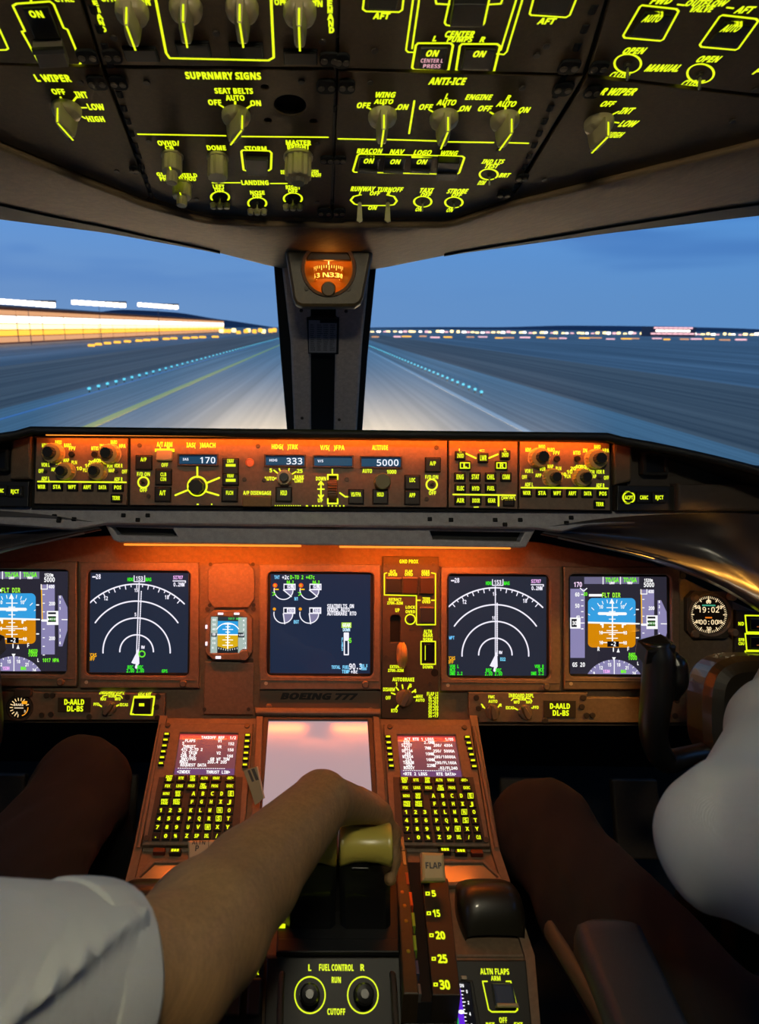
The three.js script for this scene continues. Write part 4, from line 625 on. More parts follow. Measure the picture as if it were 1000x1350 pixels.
// ---------------------------------------------------------------- main instrument panel
const onFace = (f, m) => { m.position.copy(f.o); m.quaternion.copy(f.q); return m; };
{
  const outline = [[-220, 728], [140, 706], [706, 714], [860, 742], [960, 790], [1120, 860], [1120, 958], [626, 958], [500, 952], [340, 950], [222, 954], [-220, 954]];
  onFace(MAIN, struct('trim_2', slab(MAIN.pts(outline), -0.05, -0.004, 0.002), M.paint, 'orange-lit brown main instrument panel carrying the displays', 'instrument panel'));

  const cvs = (w, h, draw) => { const c = document.createElement('canvas'); c.width = w; c.height = h; const g = c.getContext('2d'); g.lineCap = 'round'; g.lineJoin = 'round'; draw(g, w, h); const t = new THREE.CanvasTexture(c); t.colorSpace = THREE.SRGBColorSpace; t.magFilter = THREE.LinearFilter; return t; };
  const put = (g, s, x, y, size, c, al) => { g.save(); g.translate(x, y); g.scale(0.72, 1); g.font = `bold ${size}px monospace`; g.textAlign = al; g.textBaseline = 'middle'; g.fillStyle = g.strokeStyle = c; g.fillText(s, 0, 0); g.lineWidth = 2; g.strokeText(s, 0, 0); g.restore(); };
  const display = (name, outer, hole, scr, tex, label, gain = 1) => {
    const cx = (outer[0] + outer[2]) / 2, cy = (outer[1] + outer[3]) / 2, f = sub(MAIN, cx, cy), g = f.thing(name, label, 'display');
    const o = f.pts([[outer[0], outer[1]], [outer[2], outer[1]], [outer[2], outer[3]], [outer[0], outer[3]]]);
    const b = f.box(hole[0], hole[1], hole[2], hole[3]);
    mesh('bezel', slab(o, -0.004, 0.008, 0.0022, [rrect(b.x0, b.y0, b.x1, b.y1, 0.009).reverse()]), M.paint, g);
    const b2 = f.box(scr[0], scr[1], scr[2], scr[3]);
    mesh('inner_frame', slab(rrect(b.x0 - 0.002, b.y0 - 0.002, b.x1 + 0.002, b.y1 + 0.002, 0.008), -0.0038, 0.0005, 0.0005, [rectPts(b2.x0, b2.y0, b2.x1, b2.y1).reverse()]), M.blackRough, g);
    quadScreen(g, f.pts([[scr[0], scr[1]], [scr[2], scr[1]], [scr[2], scr[3]], [scr[0], scr[3]]]), -0.001, screenMat(tex, gain));
    // lower lip with knob, light sensor and seams
    const lipY = lerp(hole[3], outer[3], 0.5), [kx, ky] = f.l(outer[2] - 20, lipY + 1); mesh('brightness_knob', lathe([[0, 0], [0.006, 0], [0.006, 0.005], [0.0045, 0.007], [0, 0.007]], 18).translate(kx, ky, 0.008), M.paint, g);
    const [sx, sy] = f.l(outer[0] + 9, lipY); mesh('light_sensor', lathe([[0, 0], [0.003, 0], [0.003, 0.001], [0, 0.0014]], 14).translate(sx, sy, 0.008), M.cream, g);
    const e = f.box(outer[0] + 2, hole[3] + 4, outer[2] - 2, hole[3] + 5); mesh('lip_ridge', boxUV(rbox(e.w, 0.0016, 0.002, 0.0006).translate(e.x, e.y, 0.0085)), M.paint, g);
    return g;
  };
  // ---- flight display
  const pfd = (left) => cvs(640, 660, (g, W, H) => {
    const sx = W / 840, sy = H / 870, X = (x) => (x - 75) * sx, Y = (y) => (y - 105) * sy;
    const box = (x0, y0, x1, y1, c) => { g.fillStyle = c; g.fillRect(X(x0), Y(y0), (x1 - x0) * sx, (y1 - y0) * sy); };
    const ln = (pts, w, c) => { g.strokeStyle = c; g.lineWidth = w * sx; g.beginPath(); pts.forEach(([x, y], i) => i ? g.lineTo(X(x), Y(y)) : g.moveTo(X(x), Y(y))); g.stroke(); };
    const tx = (s, x, y, h, c, al = 'center', wt = 'bold') => { put(g, s, X(x), Y(y), h * sy * 1.35, c, al); };
    const bg = 'rgb(42,40,52)', tape = 'rgb(140,134,178)', w = '#ffffff', gr = 'rgb(120,255,40)';
    box(75, 105, 915, 975, bg);
    box(200, 110, 675, 172, 'rgb(112,108,140)'); ln([[363, 112], [363, 172]], 9, w); ln([[513, 112], [513, 172]], 9, w);
    tx('TO/GA', 440, 136, 40, gr); tx('LNAV', 440, 163, 20, w); tx('TO/GA', 595, 136, 40, gr); tx('VNAV', 595, 163, 20, w);
    tx('170', 145, 178, 42, 'rgb(255,220,255)'); tx('1520m', 755, 140, 26, w); tx('5000', 760, 180, 40, w);
    box(80, 215, 205, 830, tape); for (let k = 0; k < 7; k++) ln([[176, 266 + k * 51], [190, 266 + k * 51]], 9, w); tx('60', 140, 268, 34, w); tx('50', 140, 368, 34, w); tx('40', 145, 468, 28, w);
    box(78, 472, 168, 570, w); box(90, 485, 135, 555, '#0a0a14'); box(132, 500, 160, 540, w); tx('30', 116, 522, 34, w); ln([[168, 520], [200, 520]], 8, w);
    ln([[166, 210], [188, 232]], 9, w); ln([[222, 212], [200, 232], [192, 236]], 9, w); tx('20', 210, 262, 30, gr); box(240, 262, 355, 284, w);
    tx('FLT DIR', 432, 272, 40, 'rgb(170,255,60)');
    const att = [[232, 298], [642, 740]]; g.save(); g.beginPath(); g.roundRect(X(232), Y(298), 412 * sx, 440 * sy, 42 * sx); g.clip(); box(232, 298, 660, 522, 'rgb(54,160,226)'); box(232, 522, 660, 745, 'rgb(214,136,4)'); ln([[232, 516], [642, 526]], 16, w);
    for (let k = -4; k <= 4; k++) if (k) { const y = 520 + k * 34 * (k < 0 ? 1 : 1), hw = k % 2 ? 26 : 46; ln([[442 - hw, y], [442 + hw, y]], 8, w); }
    ln([[330, 436], [556, 438]], 26, w); ln([[345, 605], [555, 607]], 9, w); ln([[345, 694], [558, 697]], 9, w); for (const [x, y] of [[346, 376], [530, 376], [344, 606], [553, 607], [346, 694], [552, 697]]) tx('10', x, y, 30, w);
    for (const a of [-60, -45, -30, -20, -10, 10, 20, 30, 45, 60]) { const t = R(a - 90), r0 = 222, r1 = 248; ln([[440 + r0 * Math.cos(t), 560 + r0 * Math.sin(t)], [440 + r1 * Math.cos(t), 560 + r1 * Math.sin(t)]], 7, w); }
    g.fillStyle = w; g.beginPath(); g.moveTo(X(438), Y(300)); g.lineTo(X(416), Y(348)); g.lineTo(X(462), Y(348)); g.fill();
    ln([[444, 350], [444, 700]], 12, w); ln([[345, 532], [360, 532], [360, 556]], 16, w); ln([[556, 532], [532, 532], [532, 556]], 16, w); g.restore();
    box(400, 684, 500, 732, '#0a0a14'); tx('-2', 452, 708, 40, w);
    ln([[646, 526], [676, 527]], 12, w); for (const y of [400, 652]) ln([[652, y], [668, y]], 12, w);
    tx('R', 323, 752, 34, w); tx('F', 580, 752, 34, w); ln([[452, 742], [452, 772]], 10, w); g.fillStyle = w; g.beginPath(); g.moveTo(X(495), Y(742)); g.lineTo(X(480), Y(782)); g.lineTo(X(508), Y(782)); g.fill();
    box(690, 222, 805, 830, tape); ln([[692, 226], [700, 530]], 9, 'rgb(255,190,20)'); ln([[690, 222], [690, 262], [742, 262], [742, 222]], 8, w); for (let k = 0; k < 8; k++) ln([[706, 310 + k * 75], [718, 310 + k * 75]], 8, w); tx('400', 778, 240, 28, w); tx('200', 782, 388, 30, w); tx('200', 782, 690, 30, w);
    box(738, 452, 856, 574, w); for (let k = 0; k < 3; k++) box(748, 464 + k * 34, 815, 480 + k * 34, '#101018'); tx('100', 782, 526, 34, 'rgb(60,140,40)'); ln([[700, 535], [740, 535]], 20, w);
    g.fillStyle = tape; g.beginPath(); [[834, 318], [866, 318], [912, 420], [918, 600], [870, 760], [838, 760]].forEach(([x, y], i) => i ? g.lineTo(X(x), Y(y)) : g.moveTo(X(x), Y(y))); g.fill(); for (const [s, y] of [['6', 330], ['2', 375], ['1', 430], ['1', 620], ['2', 670], ['6', 730]]) tx(s, 850, y, 22, w); ln([[866, 527], [914, 528]], 9, w);
    tx('1017 HPA', 770, 880, 30, gr); tx('L', 665, 880, 28, w); tx('RADIO', 622, 800, 26, gr); tx('1000', 618, 832, 34, gr); tx('GS 20', 152, 890, 38, w);
    g.save(); g.beginPath(); g.rect(0, Y(800), W, H); g.clip(); g.fillStyle = tape; g.beginPath(); g.ellipse(X(458), Y(1110), 268 * sx, 265 * sy, 0, 0, 7); g.fill(); ln([[460, 850], [460, 980]], 8, w); for (let a = -60; a <= 60; a += 10) { const t = R(a - 90); ln([[458 + 252 * Math.cos(t), 1110 + 250 * Math.sin(t)], [458 + 264 * Math.cos(t), 1110 + 262 * Math.sin(t)]], 6, w); } ['9', '12', '15', '18', '21', '24'].forEach((s, i) => { const t = R(-50 + i * 20 - 90); tx(s, 458 + 226 * Math.cos(t), 1110 + 222 * Math.sin(t), 28, w); }); tx('153H', 392, 950, 26, 'rgb(255,180,255)'); tx('MAG', 540, 950, 26, gr); g.restore();
    g.fillStyle = w; g.beginPath(); g.moveTo(X(440), Y(824)); g.lineTo(X(474), Y(824)); g.lineTo(X(457), Y(858)); g.fill();
  });
  // ---- navigation display
  const nd = (right) => cvs(640, 650, (g, W, H) => {
    const sx = W / 880, sy = H / 890, X = (x) => (x - 62) * sx, Y = (y) => (y - 88) * sy;
    const ln = (pts, w, c, d = []) => { g.strokeStyle = c; g.lineWidth = w * sx; g.setLineDash(d); g.beginPath(); pts.forEach(([x, y], i) => i ? g.lineTo(X(x), Y(y)) : g.moveTo(X(x), Y(y))); g.stroke(); g.setLineDash([]); };
    const tx = (s, x, y, h, c, al = 'center') => { put(g, s, X(x), Y(y), h * sy * 1.35, c, al); };
    g.fillStyle = right ? 'rgb(38,42,56)' : 'rgb(34,42,60)'; g.fillRect(0, 0, W, H);
    const w = '#f6f2ff', gr = 'rgb(60,240,40)', cx = 500, cy = 792;
    const arc = (r, a0, a1, wd) => { g.strokeStyle = w; g.lineWidth = wd * sx; g.beginPath(); g.ellipse(X(right ? 484 : 480), Y(cy), r * sx, r * sy, 0, R(a0), R(a1)); g.stroke(); };
    arc(150, 180, 360, 13); arc(300, 178, 362, 13); arc(450, 215, 325, 13); arc(602, 226, 315, 13);
    for (let a = -42; a <= 42; a += 5) { const t = R(a - 88), r1 = (Math.round((a + 42) / 5) % 2) ? 580 : 565; ln([[482 + 600 * Math.cos(t), cy + 600 * Math.sin(t)], [482 + r1 * Math.cos(t), cy + r1 * Math.sin(t)]], 9, w); }
    tx('12', 205, 318, 34, w); tx('15', 476, 246, 30, w); tx('18', 750, 308, 34, w); tx(right ? '10' : '5', 470, 462, 30, w);
    tx('28', 138, 124, 40, w); ln([[90, 126], [112, 126]], 14, w); tx('HDG', 424, 150, 30, gr); tx('MAG', 586, 150, 30, gr); tx('153', 505, 142, 38, w); ln([[458, 116], [458, 168], [552, 168], [552, 116]], 9, w);
    tx('SI707', 850, 132, 30, 'rgb(255,190,255)'); ln([[806, 162], [916, 162], [916, 176]], 10, w); tx('0.2NM', 858, 194, 34, w);
    if (right) { ln([[484, 180], [484, 800]], 10, w); ln([[500, 330], [500, 800]], 12, w, [7, 7]); } else { ln([[503, 180], [480, 800]], 10, w); ln([[522, 255], [498, 800]], 10, w, [7, 7]); }
    g.fillStyle = w; g.beginPath(); [[478, 800], [432, 890], [455, 900], [505, 900], [500, 750]].forEach(([x, y], i) => i ? g.lineTo(X(x), Y(y)) : g.moveTo(X(x), Y(y))); g.fill(); ln([[490, 880], [478, 930]], 26, w);
    if (!right) { g.strokeStyle = 'rgb(110,235,50)'; g.lineWidth = 12 * sx; g.beginPath(); g.arc(X(528), Y(812), 26 * sx, 0, 7); g.stroke(); tx('RW', 536, 752, 26, w); }
    else { tx('RW', 530, 770, 26, w); tx('D22', 552, 830, 28, 'rgb(120,220,255)'); tx('WPT', 92, 638, 28, 'rgb(110,200,255)'); }
    tx('TCAS', 86, 822, 32, 'rgb(255,180,10)'); tx('OFF', 80, 856, 32, 'rgb(255,180,10)');
    if (right) { for (const [k, s] of ['VOR L', 'NCK', 'DME 2.2'].entries()) tx(s, 74, 894 + k * 32, 28, gr, 'left'); for (const [k, s] of ['VOR R', 'NCK', 'DME 2.2'].entries()) tx(s, 920, 894 + k * 32, 28, gr, 'right'); }
    tx('REC', 424, 930, 30, gr); tx('2.00', 424, 962, 30, gr); tx('REC', 512, 930, 30, gr); tx('2.00', 512, 962, 30, gr); if (!right) tx('GPS', 730, 966, 30, gr);
  });
  // ---- engine display
  const eicas = cvs(640, 650, (g, W, H) => {
    const sx = W / 850, sy = H / 845, X = (x) => (x - 75) * sx, Y = (y) => (y - 82) * sy;
    const ln = (pts, w, c) => { g.strokeStyle = c; g.lineWidth = w * sx; g.beginPath(); pts.forEach(([x, y], i) => i ? g.lineTo(X(x), Y(y)) : g.moveTo(X(x), Y(y))); g.stroke(); };
    const tx = (s, x, y, h, c, al = 'center') => { put(g, s, X(x), Y(y), h * sy * 1.35, c, al); };
    g.fillStyle = 'rgb(30,42,66)'; g.fillRect(0, 0, W, H); const w = '#f8f6ff', cy = 'rgb(130,215,255)', gr = 'rgb(120,250,40)';
    tx('TAT', 132, 108, 26, cy); tx('+2c', 205, 108, 34, w); tx('D-TO 2 +47c', 348, 108, 32, gr);
    for (const [x, y, first] of [[188, 218, 1], [408, 218, 1], [186, 420, 0], [406, 420, 0]]) {
      g.fillStyle = 'rgb(130,126,160)'; g.beginPath(); g.moveTo(X(x), Y(y)); g.ellipse(X(x), Y(y), 80 * sx, 80 * sy, 0, R(0), R(first ? 40 : 84)); g.fill();
      g.strokeStyle = w; g.lineWidth = 9 * sx; g.beginPath(); g.ellipse(X(x), Y(y), 80 * sx, 80 * sy, 0, R(0), R(190)); g.stroke();
      const a = R(first ? 40 : 82); ln([[x, y], [x + 86 * Math.cos(a), y + 86 * Math.sin(a)]], 10, w); g.fillStyle = w; g.fillRect(X(x), Y(y - 55), 102 * sx, 56 * sy); g.fillStyle = '#1a2036'; g.fillRect(X(x + 8), Y(y - 44), 22 * sx, 34 * sy); tx(first ? '25.1' : '410', x + 64, y - 27, 30, 'rgb(150,146,180)');
      g.fillStyle = 'rgb(245,160,30)'; g.beginPath(); g.arc(X(x - 76), Y(y - 40), 14 * sx, 0, 7); g.fill(); if (first) { g.strokeStyle = 'rgb(255,90,30)'; g.lineWidth = 8 * sx; g.beginPath(); g.arc(X(x - 72), Y(y - 40), 16 * sx, 0, 7); g.stroke(); tx('84.2', x + 56, y - 66, 26, gr); ln([[x - 74, y - 6], [x - 46, y - 6]], 12, 'rgb(255,200,20)'); ln([[x - 94, y + 20], [x - 70, y + 32], [x - 92, y + 46]], 8, gr); }
    }
    tx('N1', 297, 292, 28, cy); tx('EGT', 296, 490, 26, cy);
    tx('SEATBELTS ON', 672, 356, 32, w); tx('DOORS AUTO', 654, 386, 32, w); tx('AUTOBRAKE RTO', 682, 418, 32, w);
    g.fillStyle = 'rgb(190,235,70)'; g.fillRect(X(680), Y(494), 84 * sx, 46 * sy); tx('GEAR', 722, 517, 28, '#ffffff'); tx('DOWN', 722, 556, 26, 'rgb(200,235,255)');
    ln([[704, 584], [738, 584], [738, 768], [704, 768], [704, 584]], 11, w); g.fillStyle = w; g.fillRect(X(704), Y(584), 34 * sx, 66 * sy); tx('5', 755, 648, 38, gr); 'FLAPS'.split('').forEach((c, i) => tx(c, 687, 636 + i * 22, 22, cy)); ln([[738, 648], [748, 648]], 8, gr);
    tx('TOTAL FUEL', 672, 874, 26, cy); tx('90.3', 800, 868, 48, w); tx('KGS X', 868, 862, 22, cy); tx('1000', 868, 888, 22, cy); tx('TEMP', 716, 912, 28, cy); tx('+8c', 788, 912, 34, w);
  });
  const G = 1.0;
  display('flight_display', [-62, 740, 103, 904], [-44, 750, 91, 888], [-42, 753, 89, 885], pfd(true), 'flight display with blue and amber horizon on the captain\'s side', G);
  display('navigation_display', [107, 741, 263, 906], [115, 752, 251, 890], [118, 755, 248, 887], nd(false), 'navigation display with white range arcs and a green ring on the captain\'s side', G);
  display('engine_display', [342, 744, 501, 908], [352, 754, 492, 891], [356, 757, 488, 888], eicas, 'engine display with four round dials at the centre of the main panel', G);
  display('navigation_display', [580, 747, 737, 910], [588, 757, 723, 894], [591, 760, 720, 891], nd(true), 'navigation display with white range arcs and two green text corners on the first officer\'s side', G);
  display('flight_display', [741, 747, 893, 908], [748, 757, 882, 892], [751, 760, 879, 889], pfd(false), 'flight display with blue and amber horizon behind the first officer\'s yoke', G);

  // ---- blank plates and standby instrument between the displays
  const plate = (name, label, outline, screws, z = 0.004, mat = M.paint) => { const cx = outline.reduce((a, p) => a + p[0], 0) / outline.length, cy = outline.reduce((a, p) => a + p[1], 0) / outline.length, f = sub(MAIN, cx, cy), g = f.thing(name, label, 'panel'); mesh('plate', slab(f.pts(outline), -0.004, z, 0.0016), mat, g); for (const [x, y] of screws) { const [a, b] = f.l(x, y); knobScrew(g, a, b, 0.0034, -0.004 + (z > 0.002 ? 0.0001 : 0)); } return { f, g }; };
  const p1 = plate('blank_plate', 'bright orange-lit blank plate with clipped corners above the standby instrument', [[282, 742], [327, 742], [335, 751], [336, 789], [328, 801], [282, 801], [274, 790], [274, 752]], [[277, 744], [333, 744], [276, 798], [334, 798]]);
  const p2 = plate('blank_plate', 'plain brown blank plate below the standby instrument', [[270, 872], [335, 873], [334, 942], [268, 941]], [[270, 934], [328, 934], [272, 876], [331, 876]]);
  for (const [x, y] of [[270, 934], [328, 934]]) { const [a, b] = p2.f.l(x, y); knobScrew(p2.g, a, b, 0.0034, 0.004); }
  {
    const t = cvs(320, 330, (g, W, H) => {
      g.fillStyle = 'rgb(96,112,104)'; g.fillRect(0, 0, W, H); g.fillStyle = 'rgb(40,50,56)'; g.fillRect(60, 0, 200, 40); g.fillStyle = 'rgb(40,150,215)'; g.fillRect(60, 40, 180, 124); g.fillStyle = 'rgb(206,164,20)'; g.fillRect(60, 164, 180, 150);
      g.fillStyle = 'rgb(160,178,170)'; g.fillRect(0, 0, 58, 330); g.fillRect(242, 0, 78, 330); g.strokeStyle = '#fff'; g.lineWidth = 7; for (let k = -4; k <= 4; k++) { const hw = k % 2 ? 18 : 44; g.beginPath(); g.moveTo(150 - hw, 164 + k * 24); g.lineTo(150 + hw, 164 + k * 24); g.stroke(); }
      g.lineWidth = 10; g.beginPath(); g.moveTo(60, 164); g.lineTo(240, 164); g.moveTo(150, 60); g.lineTo(150, 290); g.stroke(); g.beginPath(); g.arc(150, 170, 112, R(210), R(330)); g.setLineDash([4, 10]); g.stroke(); g.setLineDash([]);
      g.fillStyle = '#14202a'; g.fillRect(4, 150, 48, 34); g.fillRect(240, 144, 56, 44); g.fillStyle = '#fff'; g.font = 'bold 26px monospace'; g.fillText('30', 12, 176); g.fillText('109', 244, 176); for (let k = 0; k < 7; k++) { g.fillText(String(60 - k * 10), 12, 40 + k * 42); g.fillText(String(4 - k), 282, 40 + k * 42); }
      g.fillStyle = 'rgb(90,240,90)'; g.font = 'bold 24px monospace'; g.fillText('1017 HPA', 150, 26); g.fillStyle = '#1a2024'; g.beginPath(); g.moveTo(60, 270); g.lineTo(150, 296); g.lineTo(240, 270); g.lineTo(240, 330); g.lineTo(60, 330); g.fill(); g.fillStyle = '#fff'; for (let k = 0; k < 9; k++) g.fillRect(70 + k * 20, 296 + Math.abs(k - 4) * -4, 4, 16);
    });
    const f = sub(MAIN, 303, 838), g = f.thing('standby_instrument', 'small square standby horizon instrument with a bright lit screen', 'instrument');
    const sc = [[279, 812], [326, 813], [326, 860], [278, 860]], hole = f.pts(sc), out = f.pts([[282, 804], [322, 804], [333, 814], [333, 858], [324, 869], [282, 868], [272, 859], [272, 813]]);
    mesh('bezel', slab(out, -0.004, 0.012, 0.0012, [hole]), M.paint, g); quadScreen(g, f.pts(sc), 0.006, screenMat(t, 1.15));
    const b = f.box(272, 805, 333, 869), [kx, ky] = f.l(323, 861); roundKnob(g, kx, ky, 0.0085, 0.012, M.paint, { z: 0.011, n: 14 });
    for (const [x, y, w, h, s] of [[292, 808, 7, 2.6], [313, 808, 7, 2.6], [273.5, 825, 2.6, 5], [273.5, 847, 2.6, 5], [289, 865, 7, 3.4]]) { const q = f.box(x - w / 2, y - h / 2, x + w / 2, y + h / 2); mesh('lit_button_lamp', boxUV(rbox(q.w, q.h, 0.003, 0.0006).translate(q.x, q.y, 0.0125)), std({ color: 0x888899, emissive: new THREE.Color(0.9, 0.85, 1), emissiveIntensity: 1.2 }), g); }
    for (const [x, y] of [[273, 803], [334, 803], [275, 866], [331, 871]]) { const [a, c] = f.l(x, y); knobScrew(g, a, c, 0.004, -0.003); }
  }
  // ---- maker's name plate under the engine display
  {
    const f = sub(MAIN, 421, 920), g = f.thing('name_plate', 'dark plate with slanted raised black lettering under the engine display', 'plate');
    const art = Art.of(f, [[342, 910], [501, 911], [501, 936], [341, 934]], 3000); art.g.fillStyle = 'rgb(96,78,60)'; art.g.fillRect(0, 0, 2048, 2048); art.text('BOEING 777', 420, 918, 100, 8, { col: 'rgb(14,10,8)', slant: -0.35, bold: 9 });
    mesh('plate', slab(f.pts([[342, 910], [501, 911], [501, 936], [341, 934]]), -0.004, 0, 0.001), art.print(std({ roughness: 0.6, bumpMap: rep(grainBump, 18), bumpScale: 0.0002 })), g);
  }
  // ---- landing gear and autobrake panel
  {
    const out = [[504, 733], [577, 734], [577, 948], [502, 946]], f = sub(MAIN, 540, 840), g = f.thing('landing_gear_panel', 'dark landing gear and autobrake panel with lit GND PROX lettering', 'control panel');
    const art = Art.of(f, out, 3000), mat = art.lit(std({ color: 0x51432f, roughness: 0.6, map: rep(grain, 18) })), btn = art.lit(M.button), holes = [];
    const T = (l) => l.forEach(([s, x, y, w, h]) => art.text(s, x, y, w, h, { bold: 5 }));
    T([['GND PROX', 538, 740, 25, 5], ['G/S', 517, 753, 8, 4], ['INHIB', 517, 757, 12, 4], ['FLAP', 538, 753, 10, 4], ['OVRD', 538, 757, 11, 4], ['GEAR', 560, 753, 11, 4], ['OVRD', 560, 757, 11, 4], ['RETRACT', 520, 790, 17, 4], ['270K-.82M', 520, 794.5, 21, 4], ['TERR', 561, 789, 10, 4], ['OVRD', 561, 793, 11, 4], ['UP', 523, 804, 6, 5], ['LOCK', 540, 800, 13, 4], ['OVRD', 540, 806, 13, 4], ['ALTN', 563, 832, 11, 4.5], ['GEAR', 563, 837, 13, 4.5], ['NORM', 563, 842, 13, 4], ['DOWN', 563, 878.5, 14, 4], ['EXTEND', 521, 878, 16, 4], ['270K-.82M', 521, 883, 21, 4], ['AUTOBRAKE', 531, 895, 29, 5], ['DISARM', 512, 908, 16, 4.5], ['OFF', 511, 919, 7, 4.5], ['RTO', 519, 936, 9, 4.5], ['MAX', 552, 917, 9, 4], ['AUTO', 553, 922, 12, 4], ['1', 522, 901, 3, 5], ['3', 540, 903, 4, 5], ['4', 546, 910, 4, 5], ['FLAP LIMIT', 573.5 - 0.5, 914, 23, 5]]);
    ['5-240', '10-230', '15-210', '20-200', '25-190', '30-180', '35-170'].forEach((s, i) => { T([[s.split('-')[0], 566, 919 + i * 4, 5, 3.4], [s.split('-')[1], 577 - 1.5, 919 + i * 4, 9, 3.4]]); art.rect(569.5, 918 + i * 4, 571, 920 + i * 4); });
    const L = (w, ...ls) => ls.forEach((l) => art.line(l, w));
    L(1.7, [[509, 755], [506, 756], [506, 784], [548, 785], [548, 822], [549, 823], [573, 823], [573, 756], [568, 755]], [[549, 791], [553, 791]], [[568, 791], [573, 791]], [[554, 845], [573, 845], [573, 875], [554, 875], [554, 845]]);
    art.ring(540, 816, 6.5, 6.5, 1.8);
    for (const a of [-158, -126, -98, -68, -36, -4]) L(2, [[532 + 13 * Math.cos(R(a)), 919 + 12.5 * Math.sin(R(a))], [532 + 18 * Math.cos(R(a)), 919 + 17 * Math.sin(R(a))]]); L(2, [[524, 929], [521, 933]]);
    mesh('face_plate', slab(f.pts(out), -0.004, 0.006, 0.0012, [f.pts([[514, 814], [516, 811], [520, 810], [525, 811], [527, 814], [527, 846], [514, 846]]), f.pts([[556, 847], [571, 847], [571, 873], [556, 873]])].map((h) => h)), mat, g);
    mesh('lever_slot', slab(f.pts([[513, 809], [528, 809], [528, 848], [513, 848]]), -0.0038, -0.002, 0), M.blackRough, g);
    const Z = 0.006, guard = (x0, y0, x1, y1, mat2, h) => { const b = f.box(x0, y0, x1, y1); const k = mesh('guarded_switch', boxUV(rbox(b.w, b.h, h, 0.001).translate(b.x, b.y, Z + h / 2)), mat2, g); mesh('guard_bar', boxUV(rbox(b.w * 1.05, b.h * 0.1, 0.003, 0.0006).translate(b.x, b.y + b.h * 0.45, Z + h)), M.paint, k); };
    guard(509, 761, 528, 781, M.button, 0.003); guard(530, 760, 548.5, 782, M.tintDark = std({ color: 0x3a2a1c, roughness: 0.3 }), 0.007); guard(552, 760, 570, 782, M.tintDark, 0.007); guard(552, 799, 570, 820, std({ color: 0x2e3138, roughness: 0.3 }), 0.008);
    { const b = f.box(557, 848, 570, 872); mesh('rocker_switch', boxUV(rbox(b.w, b.h, 0.006, 0.001).translate(b.x, b.y, 0.002)), M.blackGloss, g); mesh('indicator_lamp', boxUV(rbox(0.0012, b.h * 0.8, 0.001, 0.0003).translate(b.x - b.w * 0.3, b.y, 0.0055)), legendMat, g); }
    { const [a, b] = f.l(540, 816); mesh('lock_override_button', lathe([[0, 0], [0.0045, 0], [0.0045, 0.004], [0.003, 0.005], [0, 0.005]], 16).translate(a, b, Z), M.black, g); }
    { // gear lever: a stem through the slot ending in a small ribbed wheel
      const b = f.box(518, 842, 533, 873), r = b.h / 2; const stem = mesh('gear_lever', boxUV(rbox(0.008, 0.012, 0.04, 0.003).translate(b.x, b.y + r * 0.3, 0.018)), M.knobDark, g);
      const w = new THREE.TorusGeometry(r * 0.68, r * 0.34, 12, 32).scale(1, 1, 1.1).rotateY(Math.PI / 2).translate(b.x, b.y, 0.045); const hub = new THREE.CylinderGeometry(r * 0.7, r * 0.7, r * 0.5, 24).rotateZ(Math.PI / 2).translate(b.x, b.y, 0.045); const ribs = [-1, 0, 1].map((k) => new THREE.TorusGeometry(r * 1.0, r * 0.05, 6, 32).rotateY(Math.PI / 2).translate(b.x + k * r * 0.16, b.y, 0.045));
      mesh('lever_wheel', join(w, hub, ribs), phys({ color: 0xc08a3c, roughness: 0.35, clearcoat: 0.5 }), stem); }
    { const [a, b] = f.l(532, 919); const k = pointerKnob(g, a, b, 0.0145, R(-28), 0.016, M.paint, legendMat, false); k.position.z = Z; }
    for (const [x, y] of [[508, 745], [570, 744], [541, 828], [508, 865], [566, 900]]) { const [a, b] = f.l(x, y); knobScrew(g, a, b, 0.0035, Z); }
    for (const [x, y] of [[572, 886]]) { const [a, b] = f.l(x, y); mesh('dial_hole', lathe([[0, 0.0004], [0.006, 0.0004], [0.0065, 0]], 16).translate(a, b, Z), M.blackRough, g); }
  }
  // ---- lower side panels with the registration plates
  const lower = (out, label, build) => { const cx = out.reduce((a, p) => a + p[0], 0) / out.length, cy = out.reduce((a, p) => a + p[1], 0) / out.length, f = sub(MAIN, cx, cy), g = f.thing('source_select_console', label, 'control panel'), art = Art.of(f, out, 3000), P = { f, g, art, mat: art.lit(M.paint), btn: art.lit(M.button), holes: [] }; build(P); mesh('face_plate', slab(f.pts(out), -0.004, 0.008, 0.002, P.holes), P.mat, g); };
  const regPlate = (P, x0, y0, x1, y1) => { const b = P.f.box(x0, y0, x1, y1); mesh('registration_plate', slab(rectPts(b.x0, b.y0, b.x1, b.y1), 0.008, 0.010, 0.0004), P.art.lit(std({ color: 0x33291a, roughness: 0.6 })), P.g); const x = (x0 + x1) / 2, y = (y0 + y1) / 2; P.art.text('D-AALD', x, y - 4, 27, 7, { bold: 5 }); P.art.text('DL-BS', x + 1, y + 5, 22, 7, { bold: 5 }); };
  const SC = (P, r, ...l) => l.forEach(([x, y]) => { const [a, b] = P.f.l(x, y); knobScrew(P.g, a, b, r, 0.008); });
  lower([[-90, 909], [219, 913], [218, 948], [-90, 948]], 'lower panel with small round gauge and lit registration plate on the captain\'s side', (P) => {
    P.art.text('INBOARD DSPL', 149, 911.5, 33, 5, { bold: 5 }); P.art.text('NORM', 150, 916, 11, 4, { bold: 5 }); P.art.text('PFD', 129, 927, 8, 4, { bold: 5 }); P.art.text('EICAS', 165, 927.5, 11, 4, { bold: 5 }); P.art.text('MFD', 157, 920, 8, 4, { bold: 5 }); P.art.text('NAV', 138, 920, 8, 4, { bold: 5 }); P.art.text('HDG REF', 192, 914.5, 17, 4, { bold: 5 });
